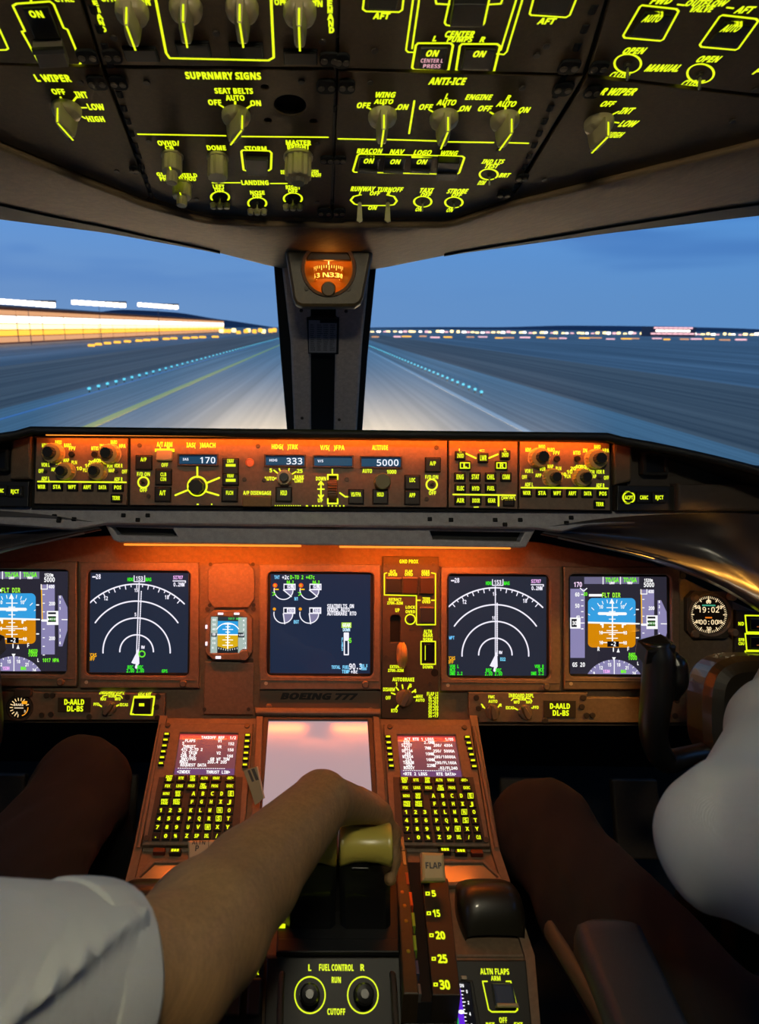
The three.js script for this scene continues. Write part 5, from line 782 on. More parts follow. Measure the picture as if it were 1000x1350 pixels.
    P.art.line([[136, 919], [138, 916], [143, 915]], 1.6); P.art.line([[155, 915], [161, 916], [163, 919]], 1.6); P.art.line([[133, 928], [136, 930]], 2); P.art.line([[154, 930], [158, 928]], 2);
    P.art.line([[180, 917], [205, 917], [202, 941], [174, 940], [179, 917]], 2.4); P.art.rect(186, 924.5, 193, 928.5);
    regPlate(P, 79, 918, 122, 937);
    { const [a, b] = P.f.l(146, 932); const k = pointerKnob(P.g, a, b, 0.0125, R(-40), 0.014, M.paint, legendMat, false); k.position.z = 0.008; }
    { const b = P.f.box(179, 918, 201, 939); mesh('push_button', flatUV(bare(rbox(b.w, b.h, 0.006, 0.0015).translate(b.x, b.y, 0.011))), P.btn, P.g); }
    { // small pressure gauge
      const [a, b] = P.f.l(29, 931), r = 16 * P.f.s(29, 931); const t = cvs(256, 256, (g) => { g.fillStyle = 'rgb(14,9,5)'; g.fillRect(0, 0, 256, 256); g.strokeStyle = 'rgb(255,214,150)'; g.lineWidth = 10; for (let k = 0; k < 13; k++) { const q = R(100 + k * 20); g.beginPath(); g.moveTo(128 + 78 * Math.cos(q), 128 + 78 * Math.sin(q)); g.lineTo(128 + 104 * Math.cos(q), 128 + 104 * Math.sin(q)); g.stroke(); } g.strokeStyle = 'rgb(255,160,40)'; g.beginPath(); g.arc(128, 128, 92, R(0), R(70)); g.stroke(); g.fillStyle = 'rgb(255,230,190)'; g.font = 'bold 36px sans-serif'; g.fillText('BRAKE', 60, 110); g.fillStyle = 'rgb(255,170,30)'; g.fillRect(150, 56, 60, 34); g.fillStyle = 'rgb(255,230,190)'; g.fillRect(70, 128, 100, 9); g.fillText('3', 176, 180); g.fillText('0', 90, 200); });
      const q = mesh('gauge_dial', bare(new THREE.CircleGeometry(r * 0.95, 32).translate(a, b, 0.0095)), screenMat(t, 1.0), P.g); mesh('gauge_ring', lathe([[r * 0.93, 0.008], [r * 1.1, 0.008], [r * 1.08, 0.012], [r * 0.95, 0.012], [r * 0.93, 0.0095]], 32).translate(a, b, 0), M.paintDark, q); }
    { const b = P.f.box(24, 905, 46, 916); mesh('stop_block', boxUV(rbox(b.w, b.h, 0.012, 0.002).translate(b.x, b.y, 0.012)), M.paintDark, P.g); }
    SC(P, 0.005, [64, 915], [72, 915], [70, 940], [58, 941], [210, 916], [208, 930], [209, 944], [170, 917], [120, 943]);
  });
  lower([[616, 911], [772, 912], [772, 918], [900, 918], [1060, 920], [1060, 952], [626, 951], [616, 942]], 'lower panel with two small knobs and lit registration plate on the first officer\'s side', (P) => {
    P.art.text('FMC', 646, 917, 9, 4, { bold: 5 }); P.art.text('AUTO', 648, 923, 12, 4, { bold: 5 }); P.art.text('L', 635, 929, 3, 4, { bold: 5 }); P.art.text('R', 658, 928, 3, 4, { bold: 5 }); P.art.line([[633, 927], [637, 932]], 1.8); P.art.line([[657, 927], [654, 932]], 1.8);
    P.art.text('INBOARD DSPL', 685, 915.5, 33, 5, { bold: 5 }); P.art.text('NORM', 686, 920, 11, 4, { bold: 5 }); P.art.text('EICAS', 670, 931.5, 11, 4, { bold: 5 }); P.art.text('PFD', 704, 931, 8, 4, { bold: 5 }); P.art.text('MFD', 679, 924, 8, 4, { bold: 5 }); P.art.text('NAV', 695, 924, 8, 4, { bold: 5 });
    P.art.line([[672, 922], [675, 919], [680, 919]], 1.6); P.art.line([[692, 919], [697, 920], [699, 923]], 1.6); P.art.line([[676, 932], [680, 934]], 2); P.art.line([[694, 934], [699, 932]], 2);
    regPlate(P, 714, 922, 756, 944);
    for (const [x, y, a] of [[647, 937, 10], [690, 937, 30]]) { const [u, v] = P.f.l(x, y); const k = pointerKnob(P.g, u, v, 0.0125, R(a), 0.014, M.paint, legendMat, false); k.position.z = 0.008; }
    SC(P, 0.005, [626, 918], [629, 932], [626, 946], [766, 918], [764, 930], [770, 941], [778, 941], [716, 948], [888, 922], [886, 942]);
    { const [a, b] = P.f.l(864, 905); }
  });
  // ---- round clock and the lit buttons beyond it
  {
    const f = sub(MAIN, 933, 810), g = f.thing('cockpit_clock', 'round white-lit clock with four corner knobs on the first officer\'s panel', 'clock');
    const t = cvs(512, 512, (q) => { q.fillStyle = 'rgb(12,7,4)'; q.fillRect(0, 0, 512, 512); const c = 'rgb(255,226,176)'; for (let k = 0; k < 60; k++) { const a = R(k * 6); q.strokeStyle = c; q.lineWidth = k % 5 ? 7 : 13; q.beginPath(); q.moveTo(256 + 238 * Math.cos(a), 256 + 238 * Math.sin(a)); q.lineTo(256 + (k % 5 ? 214 : 196) * Math.cos(a), 256 + (k % 5 ? 214 : 196) * Math.sin(a)); q.stroke(); } q.fillStyle = c; q.font = 'bold 64px sans-serif'; q.textAlign = 'center'; for (const [s, x, y] of [['60', 256, 110], ['10', 400, 180], ['20', 400, 372], ['30', 256, 462], ['40', 110, 372], ['50', 110, 180]]) q.fillText(s, x, y); q.font = 'bold 96px monospace'; q.fillText('19:02', 256, 226); q.font = 'bold 84px monospace'; q.fillText('00:00', 256, 384); q.fillStyle = 'rgb(60,150,120)'; q.fillRect(170, 124, 176, 20); q.fillStyle = 'rgb(230,120,30)'; q.fillRect(210, 286, 90, 18); q.fillStyle = c; q.beginPath(); q.moveTo(256, 40); q.lineTo(232, 90); q.lineTo(280, 90); q.fill(); });
    const [cx, cy] = f.l(932, 810), r = 25.5 * f.s(932, 810), b = f.box(902, 779, 962, 841);
    mesh('housing', slab([[b.x0 + 0.012, b.y0], [b.x1 - 0.012, b.y0], [b.x1, b.y0 + 0.012], [b.x1, b.y1 - 0.012], [b.x1 - 0.012, b.y1], [b.x0 + 0.012, b.y1], [b.x0, b.y1 - 0.012], [b.x0, b.y0 + 0.012]], -0.004, 0.008, 0.001, [circ(cx, cy, r * 1.02, 36)]), M.paintDark, g);
    mesh('clock_dial_display', bare(new THREE.CircleGeometry(r, 48).translate(cx, cy, 0.004)), screenMat(t, 1.1), g); mesh('rim', lathe([[r * 0.98, 0.005], [r * 1.12, 0.006], [r * 1.1, 0.011], [r * 1.0, 0.010]], 40).translate(cx, cy, 0), M.paint, g);
    for (const [x, y, h] of [[912, 788, 0.006], [958, 786, 0.012], [912, 835, 0.006], [960, 832, 0.012]]) { const [a, c] = f.l(x, y); mesh('corner_knob', lathe([[0, 0], [0.0065, 0], [0.0065, h], [0.005, h + 0.002], [0, h + 0.002]], 18).translate(a, c, 0.006), M.paint, g); }
    const [ha, hb] = f.l(899, 759), hh = mesh('mounting_bolt', lathe([[0, 0], [0.006, 0], [0.006, 0.003], [0.004, 0.004], [0, 0.004]], 16).translate(ha, hb, -0.002), M.black, g);
    // lit yellow-framed buttons
    const out = [[968, 804], [1080, 808], [1080, 880], [966, 874]], f2 = sub(MAIN, 1010, 840), g2 = f2.thing('heading_reference_panel', 'dark side panel with yellow-framed square buttons beside the round clock', 'control panel'), art = Art.of(f2, out, 3000);
    for (const [y, s] of [[823, ''], [847, ''], [870, '']]) { art.line([[980, y - 12], [1040, y - 11], [1040, y + 11], [982, y + 10], [980, y - 12]], 2); const q = f2.box(985, y - 8, 1036, y + 7); mesh('push_button', boxUV(rbox(q.w, q.h, 0.006, 0.0015).translate(q.x, q.y, 0.006)), M.blackGloss, g2); mesh('indicator_lamp', boxUV(rbox(q.w * 0.3, 0.0012, 0.001, 0.0003).translate(q.x - q.w * 0.2, q.y - q.h * 0.2, 0.0095)), std({ color: 0x402010, emissive: new THREE.Color(0.35, 0.12, 0.03), emissiveIntensity: 1 }), g2); }
    art.text('ND', 974.5, 822, 8, 4.5, { bold: 5 }); art.text('EFB', 975, 843, 8, 4, { bold: 5 }); art.text('CDU', 975, 848, 8, 4, { bold: 5 });
    mesh('face_plate', slab(f2.pts(out), -0.004, 0.004, 0.001), art.lit(M.paintDark), g2);
  }
}
// ---------------------------------------------------------------- centre pedestal
const depthAt = (f, px, py) => { const p = f.world(...f.l(px, py)).sub(EYE), a = V(0, 0, -1).applyQuaternion(camera.quaternion); return p.dot(a); };
const Q1 = PED.world(...PED.l(421, 1123)), Q2 = FUEL.world(...FUEL.l(443, 1260));
const QUAD = new Face(Q1, Math.atan2(Q1.z - Q2.z, Q1.y - Q2.y));       // gently sloping deck between keyboards and fuel switches
{
  const ped = things('pedestal', 'brown centre pedestal between the two pilot seats', 'pedestal', V(0, 0, -0.8));
  const addP = (f, name, pts, z0, z1, mat, bevel = 0.003, holes = []) => { const m = mesh(name, slab(f.pts(pts), z0, z1, bevel, holes.map((h) => f.pts(h))), mat, ped); m.position.copy(f.o).sub(ped.position); m.quaternion.copy(f.q); return m; };
  addP(PED, 'forward_deck', [[214, 944], [626, 946], [655, 1122], [180, 1122]], -0.03, -0.004, M.paint);
  addP(QUAD, 'lever_deck', [[180, 1120], [654, 1122], [703, 1260], [146, 1260]], -0.03, -0.002, M.paint);
  addP(FUEL, 'aft_deck', [[140, 1262], [702, 1262], [720, 1480], [100, 1480]], -0.03, -0.003, M.paint);
  // cheeks of the stand down to the floor
  const L = [PED.world(...PED.l(211, 946)), PED.world(...PED.l(176, 1123)), FUEL.world(...FUEL.l(140, 1263)), FUEL.world(...FUEL.l(100, 1480))], Rr = [PED.world(...PED.l(628, 946)), PED.world(...PED.l(658, 1123)), FUEL.world(...FUEL.l(704, 1263)), FUEL.world(...FUEL.l(722, 1480))];
  for (const [S, s] of [[L, -1], [Rr, 1]]) { const a = S.map((p) => p.clone().add(V(0, 0.004, 0))), b = a.map((p) => V(p.x, 0, p.z)); const m = mesh('side_cheek', thickLoft(s > 0 ? [a, b] : [[...a].reverse(), [...b].reverse()], V(-s * 0.012, 0, 0)), M.paint, ped); m.position.copy(ped.position).negate(); }
  // thin raised rails along the keyboard bays
  const rail = (pts, r, mat) => { const m = mesh('edge_rail', tubeAlong(pts.map(([x, y]) => PED.world(...PED.l(x, y), 0.004)), r, 8, 24), mat, ped); m.position.copy(ped.position).negate(); };
  rail([[214, 958], [204, 1010], [183, 1120]], 0.004, M.paint); rail([[624, 960], [632, 1000], [654, 1120]], 0.004, M.paint);
  addP(PED, 'bay_rib', [[338, 948], [347, 948], [341, 1122], [329, 1122]], -0.004, 0.010, M.paint, 0.002); addP(PED, 'bay_rib', [[491, 948], [500, 949], [513, 1122], [500, 1122]], -0.004, 0.010, M.paint, 0.002);
  addP(PED, 'bay_lip', [[336, 938], [502, 939], [501, 947], [337, 946]], -0.004, 0.014, M.paint, 0.003);
  for (const [x, y] of [[354, 932], [488, 937]]) { const [a, b] = MAIN.l(x, y); const m = mesh('bay_screw', lathe([[0, 0], [0.006, 0], [0.006, 0.005], [0.0045, 0.007], [0, 0.007]], 16).translate(a, b, 0), M.paint, ped); m.position.copy(MAIN.o).sub(ped.position); m.quaternion.copy(MAIN.q); }
  // small lit and unlit keys at the deck's front edge
  for (const [x, y, lit] of [[210, 1124, 0], [231, 1125, 1], [586, 1124, 1], [607, 1125.5, 1], [628, 1126, 0]]) { const b = QUAD.box(x - 8, y - 3.2, x + 8, y + 3.2); const m = mesh('deck_key', boxUV(rbox(b.w, b.h, 0.008, 0.0012).translate(b.x, b.y, 0.002)), lit ? M.button : std({ color: 0x5a2213, roughness: 0.5 }), ped); m.position.copy(QUAD.o).sub(ped.position); m.quaternion.copy(QUAD.q); if (lit) for (let k = 0; k < 3; k++) mesh('key_lamp', boxUV(rbox(b.w * 0.18, b.h * 0.5, 0.0006, 0.0002).translate(b.x + (k - 1) * b.w * 0.22, b.y, 0.0062)), legendMat, m); }
  // glossy cup recesses and rounded palm rests either side of the levers
  for (const mx of [0, 1]) {
    const X = (x) => mx ? 840 - x : x;
    const cup = [[580, 1141], [636, 1141], [656, 1160], [646, 1164], [590, 1166]].map(([x, y]) => [X(x), y]);
    addP(QUAD, 'cup_recess', cup, -0.002, 0.002, phys({ color: 0x8a7a5c, roughness: 0.22, clearcoat: 0.6, clearcoatRoughness: 0.15, side: THREE.DoubleSide }), 0.0008);
    addP(QUAD, 'recess_rim', [[574, 1137], [640, 1137], [664, 1163], [650, 1170], [586, 1172]].map(([x, y]) => [X(x), y]), -0.002, 0.006, M.paint, 0.002, [cup]);
    const c0 = QUAD.l(X(636), 1172), c1 = QUAD.l(X(640), 1240), wdt = 0.044, len = c0[1] - c1[1]; const rowsR = []; for (let k = 0; k <= 10; k++) { const t = k / 10, y = c0[1] - len * t, h = 0.045 * Math.pow(Math.sin(Math.PI * (0.1 + 0.86 * t)), 0.6), w = wdt * (0.86 + 0.14 * Math.sin(Math.PI * t)); rowsR.push(Array.from({ length: 13 }, (_, i) => { const a = Math.PI * i / 12, e = (v, p) => Math.sign(v) * Math.pow(Math.abs(v), p); return V(c0[0] + w * e(Math.cos(a), 0.6), y, -0.003 + h * e(Math.sin(a), 0.6)); })); }
    const m = mesh('palm_rest', loft(rowsR.map((r) => [...r].reverse()).reverse()), phys({ color: 0x221f15, roughness: 0.4, clearcoat: 0.3, side: THREE.DoubleSide }), ped); m.position.copy(QUAD.o).sub(ped.position); m.quaternion.copy(QUAD.q);
  }
}
// ---- lower display, blank and glossy
{
  const f = sub(PED, 421, 1035), g = f.thing('blank_display', 'large blank pinkish glossy screen between the two keyboards', 'display');
  const sc = [[354, 951], [484, 951.5], [494, 1116], [342, 1116]];
  mesh('bezel', slab(f.pts([[347, 947], [491, 948], [501, 1121], [341, 1121].map((v, i) => i ? v : 339)]), -0.003, 0.006, 0.0015, [f.pts(sc)]), M.paintDark, g);
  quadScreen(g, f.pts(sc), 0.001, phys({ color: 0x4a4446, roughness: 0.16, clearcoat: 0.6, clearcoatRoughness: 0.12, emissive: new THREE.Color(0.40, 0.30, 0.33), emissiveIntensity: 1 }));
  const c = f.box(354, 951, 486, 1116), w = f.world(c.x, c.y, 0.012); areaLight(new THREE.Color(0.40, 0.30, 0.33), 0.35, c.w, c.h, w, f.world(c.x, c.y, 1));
}
// ---- the two keyboard units
{
  const keyGeo = new Map();
  const unit = (map, lsk, screen, outline, rows, texts, label) => {
    const cx = outline.reduce((a, p) => a + p[0], 0) / 4, cy = outline.reduce((a, p) => a + p[1], 0) / 4, f = sub(PED, cx, cy), g = f.thing('control_display_unit', label, 'keyboard'), art = Art.of(f, outline, 4200);
    const keyMat = art.lit(M.button), H = 0.008;
    mesh('housing', slab(f.pts(outline), -0.003, H, 0.002, [f.pts(screen)]), M.paint, g);
    const c = document.createElement('canvas'); c.width = 512; c.height = 400; const k = c.getContext('2d'); k.fillStyle = 'rgb(112,64,74)'; k.fillRect(0, 0, 512, 400); k.fillStyle = 'rgb(190,62,62)'; k.fillRect(0, 0, 512, 52); k.fillStyle = 'rgb(104,66,110)'; k.fillRect(0, 330, 512, 70);
    k.fillStyle = '#fff'; k.strokeStyle = '#fff'; k.lineWidth = 2.2; k.font = 'bold 36px monospace'; for (const [s, x, y, al] of texts) { k.save(); k.translate(x, y); k.scale(0.86, 1); k.textAlign = al || 'left'; k.fillText(s, 0, 0); k.strokeText(s, 0, 0); k.restore(); }
    const t = new THREE.CanvasTexture(c); t.colorSpace = THREE.SRGBColorSpace; t.magFilter = THREE.LinearFilter; quadScreen(g, f.pts(screen), 0.003, screenMat(t, 1.1));
    const key = (px, py, w, h, s, tw, th, name = 'key', boxed = false) => { const b = f.box(px - w / 2, py - h / 2, px + w / 2, py + h / 2); mesh(name, flatUV(bare(new RoundedBoxGeometry(b.w, b.h, 0.006, 1, 0.0008).translate(b.x, b.y, H + 0.002))), keyMat, g); if (boxed) art.line([[px - tw / 2 - 1.2, py - th / 2 - 0.8], [px + tw / 2 + 1.2, py - th / 2 - 0.8], [px + tw / 2 + 1.2, py + th / 2 + 0.8], [px - tw / 2 - 1.2, py + th / 2 + 0.8]], 0.9, { close: true }); if (s === '#') art.rect(px - tw / 2, py - th / 2, px + tw / 2, py + th / 2); else if (s) art.text(s, px, py, tw, th, { bold: 6 }); };
    for (const [xa, ya, xb, yb] of lsk) for (let i = 0; i < 6; i++) key(lerp(xa, xb, i / 5), lerp(ya, yb, i / 5), 8, 4.6, '#', 5.6, 2.4, 'line_select_key');
    for (const [y, list] of rows) for (const [s, x, kind] of list) { const [px, py] = map(x, y); kind === 'f' ? (s.includes('|') ? (key(px, py, 13, 8.6, '', 0, 0, 'function_key'), s.split('|').forEach((q, i) => art.text(q, px, py - 1.8 + i * 3.8, Math.min(9, q.length * 2.2), 3.4, { bold: 8 }))) : key(px, py, 13, 8.6, s, Math.min(9, s.length * 2.4), 3.6, 'function_key')) : key(px, py, 10, 9, s, s.length > 1 ? 6 : s === '.' || s === '/' ? 2.2 : 4.2, 5.0, 'key', 'ENSW'.includes(s)); }
    // small annunciator marks beside the screen and corner screws
    for (const [x, y] of [[outline[0][0] + 8, outline[0][1] + 4], [outline[1][0] - 8, outline[1][1] + 4], [outline[3][0] + 6, outline[3][1] - 8], [outline[2][0] - 6, outline[2][1] - 8]]) { const [a, b] = f.l(x, y); knobScrew(g, a, b, 0.0045, H); }
    mesh('key_bed', slab(f.pts([[lerp(outline[0][0], outline[3][0], 0.44) + 8, 1028], [lerp(outline[1][0], outline[2][0], 0.44) - 8, 1028], [outline[2][0] - 6, outline[2][1] - 4], [outline[3][0] + 6, outline[3][1] - 4]]), H - 0.001, H + 0.0006, 0.0003), M.paintDark, g);
  };
  const F = (l) => l.map(([s, x]) => [s, x, 'f']), K = (s, xs) => s.split(' ').map((q, i) => [q, xs[i]]);
  unit((x, y) => [180 + x / 5.555, 940 + y / 5.555], [[221, 973, 213.5, 1011.6], [327, 974.5, 323.5, 1013.5]], [[237.6, 969], [314, 970], [308.8, 1024.6], [229.5, 1024]], [[214, 956], [334, 957], [321, 1117], [188, 1117]],
    [[508, F([['INIT|REF', 247], ['RTE', 333], ['DEP|ARR', 417], ['ALTN', 502], ['VNAV', 588], ['-BRT+', 690]])], [565, F([['FIX', 235], ['LEGS', 322], ['HOLD', 407], ['FMC|COMM', 493], ['PROG', 578], ['EXEC', 688]])], [621, [...F([['MENU', 225], ['NAV|RAD', 310]]), ...K('A B C D E', [424, 492, 560, 628, 695])]], [680, [...F([['PREV|PAGE', 212], ['NEXT|PAGE', 300]]), ...K('F G H I J', [413, 482, 552, 621, 690])]], [742, [...K('1 2 3', [187, 255, 325]), ...K('K L M N O', [403, 473, 543, 613, 683])]], [803, [...K('4 5 6', [174, 244, 314]), ...K('P Q R S T', [394, 465, 536, 606, 677])]], [865, [...K('7 8 9', [162, 231, 301]), ...K('U V W X Y', [384, 457, 527, 598, 672])]], [930, [...K('. 0 %', [150, 222, 293]), ...K('Z SP DEL / CLR', [375, 447, 519, 592, 660])]]],
    [['TAKEOFF REF', 190, 44], ['1/2', 440, 44], ['FLAPS', 50, 78], ['V1', 340, 78], ['5', 30, 104], ['152', 430, 104], ['THRUST', 40, 136], ['VR', 340, 136], ['47c D-TO 2', 30, 164], ['158', 430, 164], ['CG TRIM', 40, 196], ['V2', 340, 196], ['24% 4.0', 30, 224], ['166', 430, 224], ['RWY/POS', 40, 254], ['GR WT TOW', 290, 254], ['RW32', 30, 282], ['203.4 205', 270, 282], ['REQUEST DATA', 40, 312], ['----------------------', 20, 340], ['<INDEX', 20, 376], ['THRUST LIM>', 270, 376]],
    'keyboard unit with red screen headed TAKEOFF REF beside the captain');
  unit((x, y) => [500 + x / 5.555, 940 + y / 5.555], [[510.6, 976.5, 515, 1015], [614.5, 977, 623.5, 1015.6]], [[523, 971.5], [599, 972], [608.6, 1027], [528, 1026.4]], [[505, 958], [619, 959], [645, 1119], [515, 1117]],
    [[522, F([['INIT|REF', 178], ['RTE', 261], ['DEP|ARR', 344], ['ALTN', 430], ['VNAV', 514], ['-BRT+', 612]])], [578, F([['FIX', 183], ['LEGS', 268], ['HOLD', 353], ['FMC|COMM', 440], ['PROG', 522], ['EXEC', 630]])], [637, [...F([['MENU', 191], ['NAV|RAD', 276]]), ...K('A B C D E', [388, 455, 523, 590, 658])]], [695, [...F([['PREV|PAGE', 195], ['NEXT|PAGE', 281]]), ...K('F G H I J', [396, 463, 532, 600, 670])]], [755, [...K('1 2 3', [190, 258, 326]), ...K('K L M N O', [403, 472, 542, 612, 683])]], [816, [...K('4 5 6', [193, 264, 334]), ...K('P Q R S T', [411, 482, 551, 622, 693])]], [878, [...K('7 8 9', [199, 270, 341]), ...K('U V W X Y', [421, 492, 564, 634, 704])]], [940, [...K('. 0 %', [208, 279, 350]), ...K('Z SP DEL / CLR', [431, 503, 573, 645, 716])]]],
    [['ACT RTE 1 LEGS', 60, 44], ['1/05', 420, 44], ['333', 50, 76], ['2.0NM', 230, 76], ['SI707', 30, 104], ['200/ 4304', 310, 104], ['321', 50, 132], ['7NM', 230, 132], ['DF134', 30, 160], ['250/ 5000A', 300, 160], ['266', 50, 188], ['10NM', 230, 188], ['MTR04', 30, 216], ['280/10000A', 300, 216], ['254', 50, 244], ['16NM', 230, 244], ['TABUM', 30, 272], ['290/FL160A', 300, 272], ['249', 50, 298], ['22NM', 230, 298], ['ROUSY', 30, 322], ['.82/FL240', 320, 322], ['----------------------', 20, 344], ['<RTE 2 LEGS', 20, 378], ['RTE DATA>', 300, 378]],
    'keyboard unit with red screen headed ACT RTE 1 LEGS beside the first officer');
}
// ---- thrust levers
{
  const g = things('thrust_lever_quadrant', 'black thrust lever quadrant with slotted dark cover at the middle of the pedestal', 'quadrant', QUAD.world(...QUAD.l(446, 1210))), f = new Face(g.position, QUAD.turn); g.quaternion.copy(f.q);
  mesh('cover_plate', slab(f.pts([[368, 1150], [524, 1150], [526, 1262], [364, 1262]]), 0.0, 0.006, 0.002, [f.pts([[394, 1160], [440, 1160], [440, 1216], [392, 1216]]), f.pts([[449, 1160], [502, 1160], [506, 1216], [449, 1216]])]), M.black, g);
  mesh('slot_floor', slab(f.pts([[388, 1155], [508, 1155], [510, 1220], [386, 1220]]), -0.001, 0.0006, 0), M.blackRough, g);
  mesh('aft_step', slab(f.pts([[366, 1243], [525, 1243], [526, 1262], [364, 1262]]), 0.004, 0.009, 0.002), M.black, g);
  { const q = f.box(365, 1224, 376, 1228.5); mesh('index_lamp', boxUV(rbox(q.w, q.h, 0.003, 0.0006).translate(q.x, q.y, 0.0075)), legendMat, g); }
  { const a = QUAD.world(...QUAD.l(445, 1206), -0.01), b = at(445, 1132, 0.87), w = 0.006, rows = [0, 1].map((t) => { const c = a.clone().lerp(b, t).add(V(0, 0, -0.012)); return [V(c.x - w, c.y, c.z + 0.012), V(c.x + w, c.y, c.z + 0.012), V(c.x + w, c.y, c.z - 0.012), V(c.x - w, c.y, c.z - 0.012)].map((p) => p.sub(g.position).applyQuaternion(f.qi)); }); mesh('gap_shade_plate', toCreasedNormals(bare(loft(rows, true)), R(30)), M.blackRough, g); }  // added black plate that gives the gap between the levers its shade
  const lever = (x0, x1, label) => {
    const xm = (x0 + x1) / 2, base = QUAD.world(...QUAD.l(xm, 1206), -0.012), top = at(xm, 1128, 0.845), o = things('thrust_lever', label, 'lever', base, 'thrust levers');
    const w = (x1 - x0) * 0.845 / 900, dir = top.clone().sub(base), n = 10, rows = [];
    const fw = V(0, 0.25, -1).normalize();
    for (let k = 0; k <= n; k++) { const t = k / n, c = dir.clone().multiplyScalar(t).addScaledVector(fw, 0.03 * Math.sin(Math.PI * t) * 0.6), d = lerp(0.05, 0.026, t), hw = w * lerp(0.49, 0.492, t); rows.push([V(c.x - hw, c.y, c.z + d * 0.5), V(c.x - hw * 0.8, c.y, c.z + d * 0.62), V(c.x + hw * 0.8, c.y, c.z + d * 0.62), V(c.x + hw, c.y, c.z + d * 0.5), V(c.x + hw, c.y + 0.004, c.z - d * 0.5), V(c.x - hw, c.y + 0.004, c.z - d * 0.5)]); }
    mesh('arm', toCreasedNormals(bare(loft(rows, true)), R(35)), phys({ color: 0x121212, roughness: 0.42, clearcoat: 0.25, side: THREE.DoubleSide }), o);
    const c = at(xm, 1113, 0.838).sub(base), prof = [[0, -0.5], [0.0225, -0.5], [0.0245, -0.47], [0.0235, -0.4], [0.0205, -0.22], [0.0195, 0], [0.0205, 0.22], [0.0235, 0.4], [0.0245, 0.47], [0.0225, 0.5], [0, 0.5]];
    const grip = new THREE.LatheGeometry(prof.map(([r, y]) => new THREE.Vector2(r, y * w * 0.98)), 32); grip.rotateZ(-Math.PI / 2); grip.translate(c.x, c.y, c.z);
    mesh('grip', grip, M.leverGrip, o);
    mesh('switch_button', boxUV(rbox(w * 0.35, 0.006, 0.012, 0.002).translate(c.x - w * 0.1, c.y - 0.02, c.z + 0.014)), M.blackGloss, o);
  };
  lever(374, 444, 'thrust lever with glossy yellow grip under the captain\'s wrist'); lever(446, 516, 'thrust lever with glossy yellow grip beside the flap scale, under the captain\'s fingers');
}
// ---- flap lever, gate and scale
{
  const f = sub(QUAD, 555, 1230), g = f.thing('flap_gate', 'dark flap lever gate with numbered scale 5 to 30 and coloured detent marks', 'lever gate');
  const FLF = new Face(QUAD.world(...QUAD.l(575, 1180), 0.02), QUAD.turn);
  const out = [[556, 1158], [590, 1158], [607, 1312], [570, 1312]], art = Art.of(FLF, out, 3600);
  for (const [s, y, x, w, h] of [['5', 1178, 571.5, 6, 8], ['15', 1204, 575, 10, 9], ['20', 1233, 580, 13, 10], ['25', 1264, 583, 13, 11], ['30', 1298, 586, 14, 12]]) { art.text(s, x, y, w, h, { bold: 5 }); art.rect(x - w / 2 - 8, y - 2.6, x - w / 2 - 2, y + 2.6); art.rect(x - w / 2 - 6, y - 1, x - w / 2 - 4, y + 1, '#101200'); }
  const sp = mesh('scale_plate', slab(FLF.pts(out), -0.05, 0, 0.001), art.lit(std({ color: 0x2b251c, roughness: 0.5 })), g); sp.position.copy(FLF.o).sub(g.position).applyQuaternion(f.qi); sp.quaternion.copy(f.qi.clone().multiply(FLF.q));
  const onG = (m) => { m.position.copy(FLF.o).sub(g.position).applyQuaternion(f.qi); m.quaternion.copy(f.qi.clone().multiply(FLF.q)); return m; };
  onG(mesh('gate_plate', slab(FLF.pts([[521, 1120], [536, 1120], [552, 1312], [531, 1312]]), -0.05, 0.002, 0.002), std({ color: 0x4a3c26, roughness: 0.45, map: rep(grain, 18) }), g));
  onG(mesh('gate_slot', slab(FLF.pts([[538, 1128], [557, 1128], [571, 1312], [552, 1312]]), -0.05, -0.012, 0.001), M.blackRough, g));
  for (const [x, y, h, c] of [[541, 1187, 9, 0xe05018], [544, 1214, 9, 0x8fb02c], [546, 1245, 10, 0x7fae30], [549, 1277, 9, 0x404a66], [536, 1160, 8, 0x8a3418], [552, 1306, 7, 0x5f5c58], [532, 1133, 9, 0xa08a50], [530, 1114, 9, 0x80724c]]) onG(mesh('detent_mark', slab(FLF.pts([[x - 2.5, y - h], [x + 1.5, y - h], [x + 3.5, y + h], [x - 0.5, y + h]]), -0.012, 0.003, 0.0006), std({ color: c, roughness: 0.4 }), g));
  for (const [x, y, c] of [[530, 1176, 0xd06a20], [533, 1194, 0xe07818], [535, 1214, 0xb0801c], [538, 1254, 0x8a8a20]]) { const [a, b] = FLF.l(x, y, 0.002); onG(mesh('gate_rivet', lathe([[0, 0.0012], [0.0018, 0.001], [0.0026, 0]], 12).translate(a, b, 0.002), std({ color: c, roughness: 0.4 }), g)); }
  // lever with its cream head
  const base = QUAD.world(...QUAD.l(560, 1172), 0.0), lv = things('flap_lever', 'cream flap lever head lettered FLAP standing at the top of the numbered scale', 'lever', base);
  const hf = new Face(at(570, 1143, 0.9), R(-50)), cA = Art.of(hf, [[552, 1122], [590, 1122], [590, 1166], [552, 1166]], 4200); cA.g.fillStyle = 'rgb(186,168,116)'; cA.g.fillRect(0, 0, 2048, 2048); cA.text('FLAP', 571, 1141, 22, 8, { col: 'rgb(30,24,16)', bold: 3 });
  const hd = mesh('lever_head', slab(hf.pts([[555, 1123], [585, 1124], [588, 1162], [556, 1162]]), -0.018, 0, 0.004), cA.print(std({ roughness: 0.45 })), lv); hd.position.copy(hf.o).sub(base); hd.quaternion.copy(hf.q);
  const p0 = V(0, -0.02, 0), p1 = at(562, 1155, 0.915).sub(base); mesh('shaft', tubeAlong([p0, p0.clone().lerp(p1, 0.5).add(V(0, 0, -0.006)), p1], 0.006, 10, 12), M.steel, lv);
}
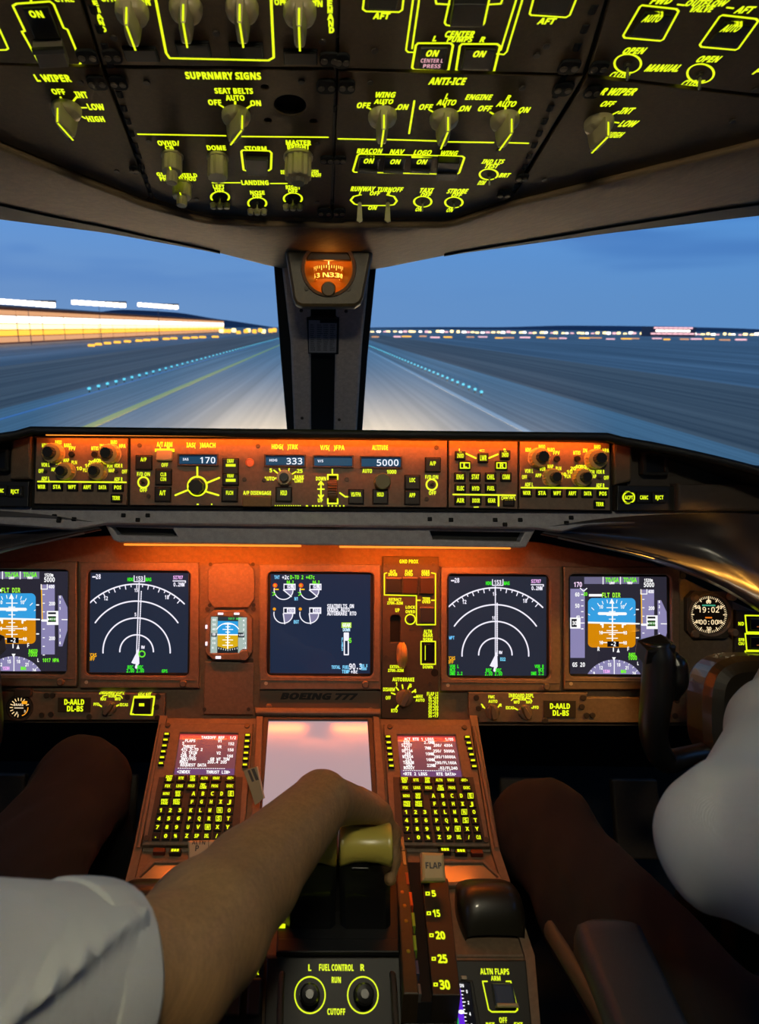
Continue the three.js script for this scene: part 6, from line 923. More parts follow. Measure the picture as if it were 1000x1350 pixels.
// ---- aft face: fuel control, trim cutout, alternate flaps
{
  const P = (name, out, label, base = M.black) => { const cx = out.reduce((a, p) => a + p[0], 0) / out.length, cy = out.reduce((a, p) => a + p[1], 0) / out.length, f = sub(FUEL, cx, cy), g = f.thing(name, label, 'control panel'), art = Art.of(f, out, 3200); return { f, g, art, out, base, holes: [], done() { mesh('face_plate', slab(f.pts(out), -0.003, 0.004, 0.0015, this.holes), art.lit(base), g); } }; };
  const dk = std({ color: 0x1e1a14, roughness: 0.5, map: rep(grain, 18) });
  const a = P('fuel_control_panel', [[352, 1262], [526, 1262], [532, 1420], [346, 1420]], 'black fuel control panel with two ringed cutoff switches', dk);
  for (const [s, x, y, w, h] of [['L', 408, 1276, 5, 8], ['FUEL CONTROL', 443, 1276, 46, 8], ['R', 477, 1276, 6, 8], ['RUN', 443, 1292, 13, 8], ['CUTOFF', 443, 1334, 24, 8]]) a.art.text(s, x, y, w, h, { bold: 3 });
  for (const x of [408.5, 478]) {
    a.art.ring(x, 1312, 20, 24, 1.8); const [u, v] = a.f.l(x, 1312), s = a.f.s(x, 1312); const k = mesh('cutoff_switch', lathe([[0, 0], [s * 13, 0], [s * 13, 0.006], [s * 9, 0.01], [s * 6, 0.012], [0, 0.012]], 28).translate(u, v, 0.004), M.blackRough, a.g);
    mesh('lever_knob', lathe([[0, 0.008], [s * 6, 0.008], [s * 6.5, 0.02], [s * 12, 0.026], [s * 12.5, 0.036], [s * 10, 0.044], [s * 5, 0.047], [0, 0.0475]], 28).translate(u, v, 0), M.blackGloss, k);
  }
  for (const x of [370, 519]) { const b = a.f.box(x - 3.5, 1284, x + 3.5, 1400); mesh('guard_rail', tubeAlong([V(b.x, b.y1, 0), V(b.x, b.y1 - 0.004, 0.014), V(b.x, b.y1 - 0.03, 0.02), V(b.x, b.y0 + 0.02, 0.02), V(b.x, b.y0, 0)], 0.0038, 10, 30), M.paintDark, a.g); }
  a.done();
  const c = P('trim_cutout_panel', [[150, 1266], [348, 1264], [342, 1420], [130, 1420]], 'dark trim cutout panel with guarded switches under the captain\'s forearm', dk);
  for (const [s, x, y, w, h] of [['STAB', 320, 1281, 18, 8], ['R', 339, 1281, 6, 8], ['CUTOUT', 271, 1336, 34, 9], ['L', 300, 1281, 5, 8]]) c.art.text(s, x, y, w, h, { bold: 3 });
  for (const x of [310, 336]) { const b = c.f.box(x - 9, 1290, x + 9, 1340); mesh('guarded_switch', boxUV(rbox(b.w, b.h, 0.016, 0.003).translate(b.x, b.y, 0.01)), std({ color: 0x3d2c1c, roughness: 0.5 }), c.g); }
  c.done();
  const d = P('alternate_flaps_panel', [[532, 1314], [594, 1314], [594, 1266], [692, 1266], [706, 1420], [534, 1420]], 'dark panel lettered ALTN FLAPS with a blue-grey guarded switch', dk);
  for (const [s, x, y, w, h] of [['ALTN FLAPS', 651, 1281, 38, 8], ['ARM', 652.5, 1290, 13, 6], ['OFF', 662, 1345, 11, 7], ['RET', 645, 1351, 12, 6], ['EXT', 682, 1351, 12, 6]]) d.art.text(s, x, y, w, h, { bold: 3 });
  d.art.line([[641, 1294], [635, 1294], [643, 1331], [647, 1334], [678, 1334], [681, 1331], [672, 1294], [666, 1294]], 1.8);
  { const k = mesh('switch_guard', slab(d.f.pts([[645, 1297], [671, 1297], [677, 1326], [650, 1326]]), 0.004, 0.018, 0.003), std({ color: 0x39435e, roughness: 0.3 }), d.g); mesh('guard_lip', slab(d.f.pts([[650, 1323], [677, 1323], [679, 1329], [651, 1329]]), 0.004, 0.022, 0.002), M.knobTan, k); }
  // colour trim indicator strip
  { const cv = document.createElement('canvas'); cv.width = 128; cv.height = 320; const q = cv.getContext('2d'); q.fillStyle = 'rgb(4,4,10)'; q.fillRect(0, 0, 128, 320); q.fillStyle = 'rgb(84,24,190)'; q.fillRect(0, 26, 56, 180); q.fillStyle = 'rgb(20,150,60)'; q.fillRect(0, 150, 14, 170); q.fillStyle = 'rgb(60,16,140)'; q.fillRect(14, 206, 42, 114); q.fillStyle = '#fff'; q.font = 'bold 22px sans-serif'; q.fillText('OSB DN', 4, 20); for (let i = 0; i < 18; i++) q.fillRect(56, 34 + i * 16, i % 3 ? 14 : 24, 4); for (let i = 0; i < 6; i++) q.fillText(String(i * 2), 94, 46 + i * 48); q.beginPath(); q.ellipse(40, 126, 22, 9, 0, 0, 7); q.fill(); const t = new THREE.CanvasTexture(cv); t.colorSpace = THREE.SRGBColorSpace;
    const pts = d.f.pts([[595, 1296], [617, 1296], [632, 1396], [606, 1396]]); mesh('trim_indicator_frame', slab(d.f.pts([[592, 1293], [621, 1293], [640, 1400], [600, 1400]]), 0.0035, 0.010, 0.001, [pts]), M.black, d.g); quadScreen(d.g, pts, 0.0065, screenMat(t, 1.4), 'trim_indicator_screen'); const b = d.f.box(606, 1287, 613, 1292); mesh('index_block', boxUV(rbox(b.w, b.h, 0.01, 0.001).translate(b.x, b.y, 0.006)), M.cream, d.g); }
  d.done();
}
// ---- speedbrake lever head and the slim tag beside the keyboard
{
  const base = QUAD.world(...QUAD.l(268, 1150)), lv = things('speedbrake_lever', 'cream lever head lettered P in front of the captain\'s keyboard', 'lever', base), hf = new Face(at(266, 1122, 0.95), R(-48));
  const cA = Art.of(hf, [[240, 1100], [305, 1100], [305, 1145], [240, 1145]], 3600); cA.g.fillStyle = 'rgb(176,150,112)'; cA.g.fillRect(0, 0, 2048, 2048); cA.text('ALTN', 262, 1111, 18, 5, { col: 'rgb(40,28,18)' }); cA.text('P', 259.5, 1118, 6, 8, { col: 'rgb(40,28,18)' }); cA.line([[275, 1106], [274, 1140]], 0.8, { col: 'rgb(80,60,40)' });
  const hd = mesh('lever_head', slab(hf.pts([[247, 1108], [300, 1106], [300, 1136], [248, 1138]]), -0.02, 0, 0.003), cA.print(std({ roughness: 0.5 })), lv); hd.position.copy(hf.o).sub(base); hd.quaternion.copy(hf.q);
  mesh('shaft', tubeAlong([V(0, -0.01, 0), at(268, 1136, 0.96).sub(base)], 0.006, 10, 8), M.steel, lv);
  const tf = new Face(at(335, 1034, 1.02), R(-40)), tg = tf.thing('paper_tag', 'small olive tag with dark print stuck beside the blank screen', 'tag'), tA = Art.of(tf, [[318, 1008], [350, 1008], [350, 1064], [318, 1064]], 3600); tA.g.fillStyle = 'rgb(126,128,96)'; tA.g.fillRect(0, 0, 2048, 2048); tA.poly([[326, 1016], [329, 1015], [335, 1030], [332, 1031]], 'rgb(38,44,40)'); tA.poly([[331, 1014], [335, 1013], [341, 1028], [337, 1029]], 'rgb(38,44,40)');
  mesh('tag_card', slab(tf.pts([[320.5, 1016], [323, 1015], [339, 1010], [348, 1052], [336, 1062], [331, 1046]]), -0.0012, 0, 0.0003), tA.print(std({ roughness: 0.6 })), tg); mesh('tag_edge', slab(tf.pts([[337.5, 1010.5], [339.5, 1010], [349, 1052], [347, 1053]]), -0.004, 0.001, 0.0004), M.cream, tg);
}
// ---------------------------------------------------------------- yokes, seats, rudder pedals
function tubeVar(list, seg = 16, n = 40, caps = true) {        // list of [point, radius across, radius along the view]; smooth tube of changing oval section
  const c = new THREE.CatmullRomCurve3(list.map((l) => l[0]), false, 'centripetal'), rows = [];
  const rad = (t, k) => { const u = t * (list.length - 1), i = Math.min(list.length - 2, Math.floor(u)), f = u - i; return lerp(list[i][k], list[i + 1][k], f * f * (3 - 2 * f)); };
  for (let j = 0; j <= n; j++) {
    const t = j / n, p = c.getPoint(t), d = c.getTangent(t), s = V(1, 0, 0).sub(d.clone().multiplyScalar(d.x)).normalize(); if (Math.abs(d.x) > 0.9) s.set(0, 1, 0).sub(d.clone().multiplyScalar(d.y)).normalize(); const u = d.clone().cross(s);
    rows.push(Array.from({ length: seg }, (_, i) => { const a = 2 * Math.PI * i / seg; return p.clone().addScaledVector(s, Math.cos(a) * rad(t, 1)).addScaledVector(u, Math.sin(a) * rad(t, 2)); }));
  }
  if (caps) for (const [row, f] of [[rows[0], 'unshift'], [rows[rows.length - 1], 'push']]) { const m = row.reduce((a, p) => a.add(p), V(0, 0, 0)).multiplyScalar(1 / seg); rows[f](row.map((p) => p.clone().lerp(m, 0.25))); rows[f](row.map((p) => p.clone().lerp(m, 0.999))); }
  return loft(rows, true);
}
{
  const yoke = (mx, label) => {
    const X = (x) => mx ? 846 - x : x, A = (x, y, z) => at(X(x), y, z), hub = A(995, 985, 1.0), g = things('control_yoke', label, 'control yoke', V(hub.x, 0, hub.z)), o = g.position, P = (x, y, z) => A(x, y, z).sub(o);
    const horn = mesh('horn', tubeVar([[P(866, 846, 0.955), 0.019, 0.02], [P(868, 870, 0.955), 0.021, 0.023], [P(866, 910, 0.955), 0.021, 0.024], [P(862, 945, 0.955), 0.0195, 0.022], [P(862, 975, 0.96), 0.018, 0.02], [P(876, 1002, 0.97), 0.017, 0.018], [P(910, 996, 0.985), 0.014, 0.014], [P(965, 985, 1.0), 0.016, 0.016]]), M.yoke ||= phys({ color: 0x121213, roughness: 0.34, clearcoat: 0.35, clearcoatRoughness: 0.3, side: THREE.DoubleSide }), g);
    mesh('top_cap', slab([[-0.02, -0.02], [0.02, -0.012], [0.02, 0.008], [0.012, 0.012], [-0.02, 0.002]], -0.018, 0.018, 0.004).translate(...P(864, 852, 0.955).toArray()), M.yoke, horn);
    mesh('switch_pod', tubeVar([[P(884, 862, 0.965), 0.008, 0.012], [P(890, 876, 0.965), 0.015, 0.018], [P(890, 898, 0.965), 0.016, 0.02], [P(884, 920, 0.965), 0.009, 0.014]], 14, 20), M.blackGloss, horn);
    const hubRows = Array.from({ length: 40 }, (_, i) => { const a = 2 * Math.PI * i / 40, e = (v) => Math.sign(v) * Math.pow(Math.abs(v), 0.62); return [990 + 70 * e(Math.cos(a)), 938 + 75 * e(Math.sin(a))]; });
    const hf = new Face(A(990, 940, 1.0), R(-20)); const hb = mesh('hub', slab(hf.pts(hubRows.map(([x, y]) => [X(x), y])), -0.05, 0.03, 0.02), phys({ color: 0x1d1a12, roughness: 0.4, clearcoat: 0.3 }), g); hb.position.copy(hf.o).sub(o); hb.quaternion.copy(hf.q);
    const mir = (x) => 1990 - x; mesh('horn', tubeVar([[P(mir(866), 856, 0.955), 0.019, 0.02], [P(mir(868), 880, 0.955), 0.021, 0.023], [P(mir(866), 920, 0.955), 0.021, 0.024], [P(mir(862), 975, 0.96), 0.018, 0.02], [P(mir(876), 1004, 0.97), 0.017, 0.018], [P(mir(965), 990, 1.0), 0.016, 0.016]]), M.yoke, g);
    mesh('column', tubeVar([[P(995, 985, 1.02), 0.03, 0.03], [V(0, 0.4, -0.06), 0.035, 0.035], [V(0, 0.02, -0.02), 0.045, 0.045]]), M.black, g);
    mesh('cross_bar', tubeAlong([P(880, 1000, 0.985), P(960, 1002, 0.99)], 0.008, 10, 8), M.steel, g);
  };
  yoke(false, 'black control yoke in front of the first officer'); yoke(true, 'black control yoke in front of the captain, only its edge showing');
  const leather = phys({ color: 0x2b2e36, roughness: 0.42, clearcoat: 0.2, clearcoatRoughness: 0.4, bumpMap: rep(grainBump, 20), bumpScale: 0.0006 }), cloth = std({ color: 0x1d1a19, roughness: 0.9, map: rep(weave, 30) });
  const seat = (s, label) => {
    const g = things('pilot_seat', label, 'seat', V(s * 0.56, 0, -0.12));
    mesh('cushion', boxUV(rbox(0.46, 0.12, 0.5, 0.045, 4).translate(0, 0.4, -0.08)), cloth, g);
    mesh('backrest', boxUV(rbox(0.46, 0.66, 0.13, 0.05, 4).rotateX(-0.18).translate(0, 0.74, 0.24)), cloth, g); mesh('headrest', boxUV(rbox(0.26, 0.18, 0.1, 0.04, 4).rotateX(-0.15).translate(0, 1.16, 0.31)), cloth, g);
    mesh('base', boxUV(join(rbox(0.34, 0.3, 0.36, 0.02).translate(0, 0.15, 0), rbox(0.44, 0.05, 0.5, 0.015).translate(0, 0.32, 0))), M.paintDark, g);
    if (s > 0) {
      const pos = (px, py, z) => at(px, py, z).sub(g.position); const a = pos(797, 1204, 0.745), b = pos(862, 1352, 0.625), c = b.clone().add(b.clone().sub(a).multiplyScalar(1.4)); c.y = b.y;
      const rows = []; for (let k = 0; k <= 20; k++) { const t = k / 20, p = t < 0.5 ? a.clone().lerp(b, t * 2) : b.clone().lerp(c, t * 2 - 1), e = Math.min(1, 0.55 + 3.2 * Math.sqrt(t / 2)), w = 0.034 * e, h = 0.021 * e; rows.push([[-1, -1], [-1.05, 0.1], [-0.98, 0.8], [-0.72, 1], [0, 1.06], [0.72, 1], [0.98, 0.8], [1.05, 0.1], [1, -1], [0, -1.1]].map(([u, v]) => V(p.x + u * w, p.y - 0.02 + v * h, p.z))); }
      rows.unshift(rows[0].map((p) => p.clone().lerp(V(a.x, a.y - 0.02, a.z), 0.999)));
      mesh('armrest', loft(rows.map((r) => [...r].reverse()), true), leather, g);
      mesh('armrest_support', boxUV(rbox(0.02, 0.22, 0.06, 0.008).translate(b.x + 0.04, b.y - 0.15, b.z + 0.12)), M.paintDark, g);
      const e0 = pos(724, 1226, 0.8), e1 = pos(806, 1356, 0.655); mesh('side_rail', tubeVar([[e0, 0.007, 0.012], [e0.clone().lerp(e1, 0.5), 0.008, 0.012], [e1, 0.009, 0.012], [e1.clone().add(e1.clone().sub(e0)), 0.009, 0.012]], 10, 20), std({ color: 0x4f402c, roughness: 0.6 }), g);
    } else for (const d of [-1]) mesh('armrest', boxUV(rbox(0.065, 0.05, 0.36, 0.02, 4).translate(d * 0.26, 0.62, -0.02)), leather, g);
  };
  seat(1, 'dark first officer\'s seat with black leather armrest'); seat(-1, 'dark captain\'s seat behind the short white sleeve');
  const pedals = (s, label) => { for (const d of [-1, 1]) { const g = things('rudder_pedal', label + (d * s < 0 ? ' on the pedestal side' : ' on the side wall side'), 'pedal', V(s * 0.56 + d * 0.12, 0.0, -1.24), s > 0 ? 'first officer rudder pedals' : 'captain rudder pedals'); mesh('tread', boxUV(rbox(0.1, 0.16, 0.02, 0.006).rotateX(-0.5).translate(0, 0.24, 0)), M.paintDark, g); mesh('arm', tubeAlong([V(0, 0.22, -0.015), V(0, 0.12, -0.05), V(0, 0.0, -0.06)], 0.012, 8, 12), M.black, g); for (let k = 0; k < 3; k++) mesh('grip_rib', boxUV(rbox(0.09, 0.008, 0.006, 0.002).rotateX(-0.5).translate(0, 0.2 + k * 0.035, 0.022 - k * 0.018)), M.black, g); } };
  pedals(1, 'dark ribbed rudder pedal in the first officer\'s footwell'); pedals(-1, 'dark ribbed rudder pedal in the captain\'s footwell');
}
// ---------------------------------------------------------------- the two pilots
function sdfMesh(prims, lo, hi, cell, k = 0.02, mod = null) {  // prims: [a, b, ra, rb]; smooth union of tapered capsules meshed on a grid
  const ext = [hi.x - lo.x, hi.y - lo.y, hi.z - lo.z], N = Math.min(170, Math.max(16, Math.ceil(Math.max(...ext) / cell) + 4));
  const mc = new MarchingCubes(N, new THREE.MeshBasicMaterial(), false, false, 260000); mc.isolation = 0;
  const h = N / 2, P = prims.map(([a, b, ra, rb]) => { const dx = b.x - a.x, dy = b.y - a.y, dz = b.z - a.z; return [a.x, a.y, a.z, dx, dy, dz, 1 / Math.max(1e-9, dx * dx + dy * dy + dz * dz), ra, rb]; });
  const c = [(lo.x + hi.x) / 2, (lo.y + hi.y) / 2, (lo.z + hi.z) / 2], e = ext.map((v) => v / 2 * 1.06);
  for (let z = 0; z < N; z++) for (let y = 0; y < N; y++) for (let x = 0; x < N; x++) {
    const px = c[0] + (x - h) / h * e[0], py = c[1] + (y - h) / h * e[1], pz = c[2] + (z - h) / h * e[2]; let d = 1;
    for (const q of P) { const ux = px - q[0], uy = py - q[1], uz = pz - q[2], t = Math.min(1, Math.max(0, (ux * q[3] + uy * q[4] + uz * q[5]) * q[6])), vx = ux - t * q[3], vy = uy - t * q[4], vz = uz - t * q[5], s = Math.sqrt(vx * vx + vy * vy + vz * vz) - (q[7] + (q[8] - q[7]) * t), m = Math.max(k - Math.abs(d - s), 0) / k; d = Math.min(d, s) - m * m * k * 0.25; }
    if (mod) d = mod(d, px, py, pz); mc.field[x + y * N + z * N * N] = -d;
  }
  mc.update(); const n = mc.count, pos = new Float32Array(n * 3); for (let i = 0; i < n; i++) for (let j = 0; j < 3; j++) pos[3 * i + j] = c[j] + mc.positionArray[3 * i + j] * e[j];
  let g = new THREE.BufferGeometry(); g.setAttribute('position', new THREE.BufferAttribute(pos, 3)); g = mergeVertices(g, cell * 0.02); g.computeVertexNormals();
  const uv = new Float32Array(g.attributes.position.count * 2), p = g.attributes.position; for (let i = 0; i < p.count; i++) { uv[2 * i] = p.getX(i) + p.getZ(i) * 0.6; uv[2 * i + 1] = p.getY(i) + p.getZ(i) * 0.8; } g.setAttribute('uv', new THREE.BufferAttribute(uv, 2)); return g;
}
const n3 = (x, y, z, s) => vnoise(x * s + z * s * 0.7, y * s - z * s * 0.5) - 0.5;
{
  const skin = phys({ color: 0xa98659, roughness: 0.55, sheen: 0.2, sheenRoughness: 0.6, map: rep(dataTex(256, 256, (i, j) => { const n = 226 + 22 * (vnoise(i / 9, j / 9, 28, 28) - 0.5) + 26 * (vnoise(i / 3, j / 3, 85, 85) - 0.5); return [n, n * 0.97, n * 0.95]; }), 8), bumpMap: rep(grainBump, 14), bumpScale: 0.0005 });
  const shirtMat = phys({ color: 0xf3f6f4, roughness: 0.8, sheen: 0.3, sheenRoughness: 0.6, map: rep(weave, 60), side: THREE.DoubleSide }), trouser = phys({ color: 0x0e0c0d, roughness: 0.95, sheen: 0.15, sheenRoughness: 0.7, sheenColor: new THREE.Color(0.05, 0.04, 0.04), map: rep(weave, 50), side: THREE.DoubleSide });
  const hairMat = std({ color: 0x2a211a, roughness: 0.7 });
  const C = (a, b, ra, rb) => [a, b, ra, rb ?? ra];
  const box = (list, m = 0.12) => { const lo = V(9, 9, 9), hi = V(-9, -9, -9); for (const [a, b, ra, rb] of list) for (const [p, r] of [[a, ra], [b, rb]]) { lo.min(p.clone().subScalar(r + m)); hi.max(p.clone().addScalar(r + m)); } return [lo, hi]; };
  const head = (c, fw) => { // skull, jaw, nose, ears, eye sockets
    const s = V(1, 0, 0), u = V(0, 1, 0), P = (x, y, z) => c.clone().addScaledVector(s, x).addScaledVector(u, y).addScaledVector(fw, z);
    return [C(P(0, 0.03, -0.03), P(0, 0.03, 0.025), 0.082, 0.075), C(P(0, -0.05, 0.02), P(0, -0.075, 0.055), 0.055, 0.035), C(P(0, 0.01, 0.095), P(0, -0.02, 0.112), 0.009, 0.014), C(P(-0.022, -0.052, 0.088), P(0.022, -0.052, 0.088), 0.007), C(P(-0.03, 0.022, 0.092), P(-0.03, 0.022, 0.093), 0.012), C(P(0.03, 0.022, 0.092), P(0.03, 0.022, 0.093), 0.012), C(P(-0.082, -0.02, -0.005), P(-0.086, 0.025, -0.015), 0.01, 0.013), C(P(0.082, -0.02, -0.005), P(0.086, 0.025, -0.015), 0.01, 0.013)];
  };
  const legs = (hipC, kneeIn, side) => { // kneeIn: the knee towards the pedestal; side: +1 when the pedestal lies to -x
    const hipA = hipC.clone().add(V(-side * 0.1, 0, 0)), hipB = hipC.clone().add(V(side * 0.1, 0, 0)), kneeB = V(2 * hipC.x - kneeIn.x, kneeIn.y, kneeIn.z), footA = V(kneeIn.x, 0.1, kneeIn.z - 0.16), footB = V(kneeB.x, 0.1, kneeB.z - 0.16);
    return { list: [C(hipA.clone().add(V(0, 0, 0.05)), hipB.clone().add(V(0, 0, 0.05)), 0.13), C(hipA, hipA.clone().lerp(kneeIn, 0.5), 0.105, 0.095), C(hipA.clone().lerp(kneeIn, 0.5), kneeIn, 0.095, 0.07), C(kneeIn, footA, 0.066, 0.05), C(hipB, kneeB, 0.105, 0.07), C(kneeB, footB, 0.069, 0.05)], feet: [footA, footB] };
  };
  const person = (label, s, o) => {
    const g = things('person', label, 'person', V(s * 0.56, 0, -0.2)), add = (name, geo, mat, lab) => { const m = mesh(name, geo.translate(-g.position.x, 0, -g.position.z), mat, g); if (lab) m.userData.label = lab; return m; };
    const hipC = V(s * 0.56, 0.56, -0.12), chest = V(s * 0.56, 0.93, -0.06), neck = V(s * 0.55, 1.13, -0.03), hd = V(s * 0.545, 1.3, -0.07);
    // skin: head, neck, both arms and hands in one surface
    const armList = o.arm, other = o.otherArm;
    const bodyParts = [...head(hd, V(0, 0, -1)), C(neck, hd.clone().add(V(0, -0.05, 0.02)), 0.058, 0.052), C(chest, neck, 0.1, 0.06), ...other];
    const gs = [sdfMesh(bodyParts, ...box(bodyParts, 0.03), 0.011, 0.03), sdfMesh(armList, ...box(armList, 0.02), 0.0065, 0.012)];
    if (o.hand) gs.push(sdfMesh(o.hand, ...box(o.hand, 0.012), 0.0032, 0.010, (d, x, y, z) => d + 0.0008 * n3(x, y, z, 160)));
    add('body', join(gs.map((q) => q.toNonIndexed())), skin);
    const hairP = [C(hd.clone().add(V(0, 0.05, 0.045)), hd.clone().add(V(0, 0.062, -0.02)), 0.085, 0.074)]; add('hair', sdfMesh(hairP, ...box(hairP, 0.02), 0.009), hairMat, 'short dark hair');
    const sh = [C(V(s * 0.56 - 0.1, 0.62, -0.1), V(s * 0.56 + 0.1, 0.62, -0.1), 0.125), C(V(s * 0.56 - 0.11, 0.82, -0.07), V(s * 0.56 + 0.11, 0.82, -0.07), 0.125), C(V(s * 0.56 - 0.13, 1.0, -0.05), V(s * 0.56 + 0.13, 1.0, -0.05), 0.105), C(V(s * 0.56 - 0.1, 1.08, -0.04), V(s * 0.56 + 0.1, 1.08, -0.04), 0.06)];
    add('shirt', join(sdfMesh(sh, ...box(sh, 0.05), 0.014, 0.06, (d, x, y, z) => d + 0.008 * n3(x, y, z, 14)).toNonIndexed(), ...o.sleeves.map((q) => sdfMesh(q.list, ...box(q.list, 0.03), 0.0068, q.k || 0.035, q.mod).toNonIndexed())), shirtMat, o.shirt);
    if (o.cuff) add('cuff', o.cuff, shirtMat, 'folded hem of the short sleeve');
    const lg = legs(hipC, o.knee, s); add('trousers', sdfMesh(lg.list, ...box(lg.list, 0.03), 0.0105, 0.05, (d, x, y, z) => d + 0.007 * n3(x * 1.0, y * 0.45, z * 0.5, 26) + 0.004 * n3(x, y, z, 50) + 0.014 * Math.abs(n3(x * 2.2 + z * 0.4, y * 0.5, z * 0.5, 16))), trouser, 'dark trousers');
    lg.feet.forEach((p) => { const q = [C(p.clone().add(V(0, -0.05, 0.04)), p.clone().add(V(0, -0.065, -0.13)), 0.045, 0.032)]; add('shoe', sdfMesh(q, ...box(q, 0.02), 0.009), M.blackGloss); });
  };
  // captain: right arm reaches across to the thrust levers, short white sleeve
  {
    const sh = V(-0.33, 1.06, -0.13), el = at(222, 1278, 0.5), mid = at(330, 1158, 0.635), wr = at(424, 1056, 0.775);
    const arm = [C(sh, el, 0.043, 0.045), C(el, el.clone().lerp(mid, 0.4), 0.049, 0.05), C(el.clone().lerp(mid, 0.4), mid, 0.05, 0.044), C(mid, wr, 0.044, 0.033)];
    const K = { i: at(452, 1050, 0.855), m: at(470, 1054, 0.865), r: at(487, 1061, 0.866), p: at(501, 1072, 0.858) };
    const hand = [C(at(372, 1108, 0.70), wr, 0.0375, 0.032), C(wr, K.i, 0.027, 0.014), C(wr, K.m, 0.029, 0.015), C(wr, K.r, 0.027, 0.014), C(wr, K.p, 0.022, 0.013),
      ...[[K.i, 448, 0.0], [K.m, 468, 0.004], [K.r, 489, 0.0]].flatMap(([q, x, dz]) => { const a = at(x, 1082, 0.905 + dz), b = at(x + 2, 1112, 0.895), c = at(x + 3, 1130, 0.878); return [C(q, a, 0.0125, 0.0105), C(a, b, 0.0105, 0.0095), C(b, c, 0.0095, 0.008)]; }),
      ...(() => { const a = at(517, 1098, 0.868), b = at(518, 1132, 0.86), c = at(514, 1160, 0.85); return [C(K.p, a, 0.0118, 0.0095), C(a, b, 0.0092, 0.0085), C(b, c, 0.0085, 0.0072)]; })(),
      ...(() => { const r = at(415, 1075, 0.79), a = at(392, 1100, 0.815), b = at(384, 1128, 0.815), c = at(392, 1145, 0.818); return [C(wr, r, 0.028, 0.02), C(r, a, 0.018, 0.012), C(a, b, 0.012, 0.0105), C(b, c, 0.0105, 0.009)]; })()];
    const cutP = at(118, 1304, 0.46), axis = el.clone().sub(sh).normalize(), cutD = (x, y, z) => (x - cutP.x) * axis.x + (y - cutP.y) * axis.y + (z - cutP.z) * axis.z;
    const sl = [C(V(-0.42, 1.06, -0.1), sh, 0.1, 0.085), C(sh, sh.clone().lerp(cutP, 0.6), 0.074, 0.061), C(sh.clone().lerp(cutP, 0.6), cutP.clone().addScaledVector(axis, 0.03), 0.061, 0.0615)];
    // the folded hem: a short ring round the sleeve's end
    const s1 = V(0, 1, 0).sub(axis.clone().multiplyScalar(axis.y)).normalize(), s2 = axis.clone().cross(s1), ring = (d, r) => Array.from({ length: 41 }, (_, i) => { const a = 2 * Math.PI * i / 40, q = r * (1 + 0.018 * Math.sin(3 * a + 1) + 0.01 * Math.sin(7 * a)); return cutP.clone().addScaledVector(axis, d).addScaledVector(s1, Math.cos(a) * q).addScaledVector(s2, Math.sin(a) * q); });
    const cuff = loft([ring(-0.036, 0.06), ring(-0.0362, 0.0655), ring(-0.034, 0.0668), ring(-0.02, 0.0675), ring(-0.003, 0.0675), ring(0.0005, 0.0655), ring(-0.001, 0.06), ring(-0.03, 0.059)]);
    const oth = V(-0.79, 1.04, -0.08), oel = V(-0.82, 0.8, -0.24), ow = V(-0.74, 0.72, -0.5);
    person('captain in short white sleeves reaching across with one hand on the thrust levers', -1, { arm, hand, otherArm: [C(oth, oel, 0.055, 0.045), C(oel, ow, 0.045, 0.032), C(ow, ow.clone().add(V(0.02, -0.02, -0.09)), 0.035, 0.03), ...[-0.03, -0.01, 0.01, 0.03].map((d) => C(ow.clone().add(V(0.02 + d, -0.02, -0.09)), ow.clone().add(V(0.02 + d, -0.06, -0.15)), 0.012, 0.01))],
      sleeves: [{ list: sl, k: 0.015, mod: (d, x, y, z) => Math.max(d + 0.006 * n3(x, y, z, 17) + 0.002 * n3(x, y, z, 48) - 0.009 * Math.max(0, 0.12 - Math.abs(n3(x + y, y * 1.5, z, 9))) / 0.12, cutD(x, y, z) + 0.008) }, { list: [C(V(-0.7, 1.05, -0.06), oth, 0.1, 0.08), C(oth, oth.clone().lerp(oel, 0.7), 0.08, 0.068)] }], shirt: 'white short-sleeved shirt', cuff, knee: at(108, 1038, 1.1) });
  }
  // first officer: long pale sleeve, arm bent towards the yoke
  {
    const sh = V(0.36, 1.06, -0.14), el = at(986, 1112, 0.56), wr = at(1056, 890, 0.9), hw = at(1062, 872, 0.95);
    const oth = V(0.79, 1.04, -0.08), oel = V(0.84, 0.8, -0.26), ow = V(0.78, 0.66, -0.5);
    const arm = [C(sh, el, 0.05, 0.045), C(el, wr, 0.042, 0.03), C(wr, hw, 0.03, 0.03), ...[-0.03, -0.01, 0.01, 0.03].map((d) => C(hw.clone().add(V(0, d * 0.9, 0)), hw.clone().add(V(0.012, d, -0.05)), 0.0115, 0.0095)), C(hw, hw.clone().add(V(-0.02, 0.045, -0.03)), 0.015, 0.011)];
    const sl = [C(V(0.44, 1.05, -0.08), sh, 0.1, 0.088), C(sh, el, 0.085, 0.06), C(el, el.clone().lerp(wr, 0.55), 0.06, 0.052), C(el.clone().lerp(wr, 0.55), el.clone().lerp(wr, 0.92), 0.054, 0.046)];
    person('first officer in a pale long-sleeved shirt with a bent arm beside the yoke', 1, { arm, otherArm: [C(oth, oel, 0.055, 0.045), C(oel, ow, 0.045, 0.032), C(ow, ow.clone().add(V(-0.02, -0.02, -0.09)), 0.035, 0.03), ...[-0.03, -0.01, 0.01, 0.03].map((d) => C(ow.clone().add(V(-0.02 + d, -0.02, -0.09)), ow.clone().add(V(-0.02 + d, -0.06, -0.15)), 0.012, 0.01))],
      sleeves: [{ list: sl, mod: (d, x, y, z) => d + 0.012 * n3(x * 1.4 + y * 0.5, y * 0.5, z, 9) + 0.005 * n3(x * 1.2 + y, y * 0.4, z, 26) }, { list: [C(V(0.7, 1.05, -0.06), oth, 0.1, 0.08), C(oth, oel, 0.08, 0.062), C(oel, ow, 0.062, 0.044)] }], shirt: 'pale long-sleeved shirt', knee: at(716, 1098, 1.04) });
  }
}
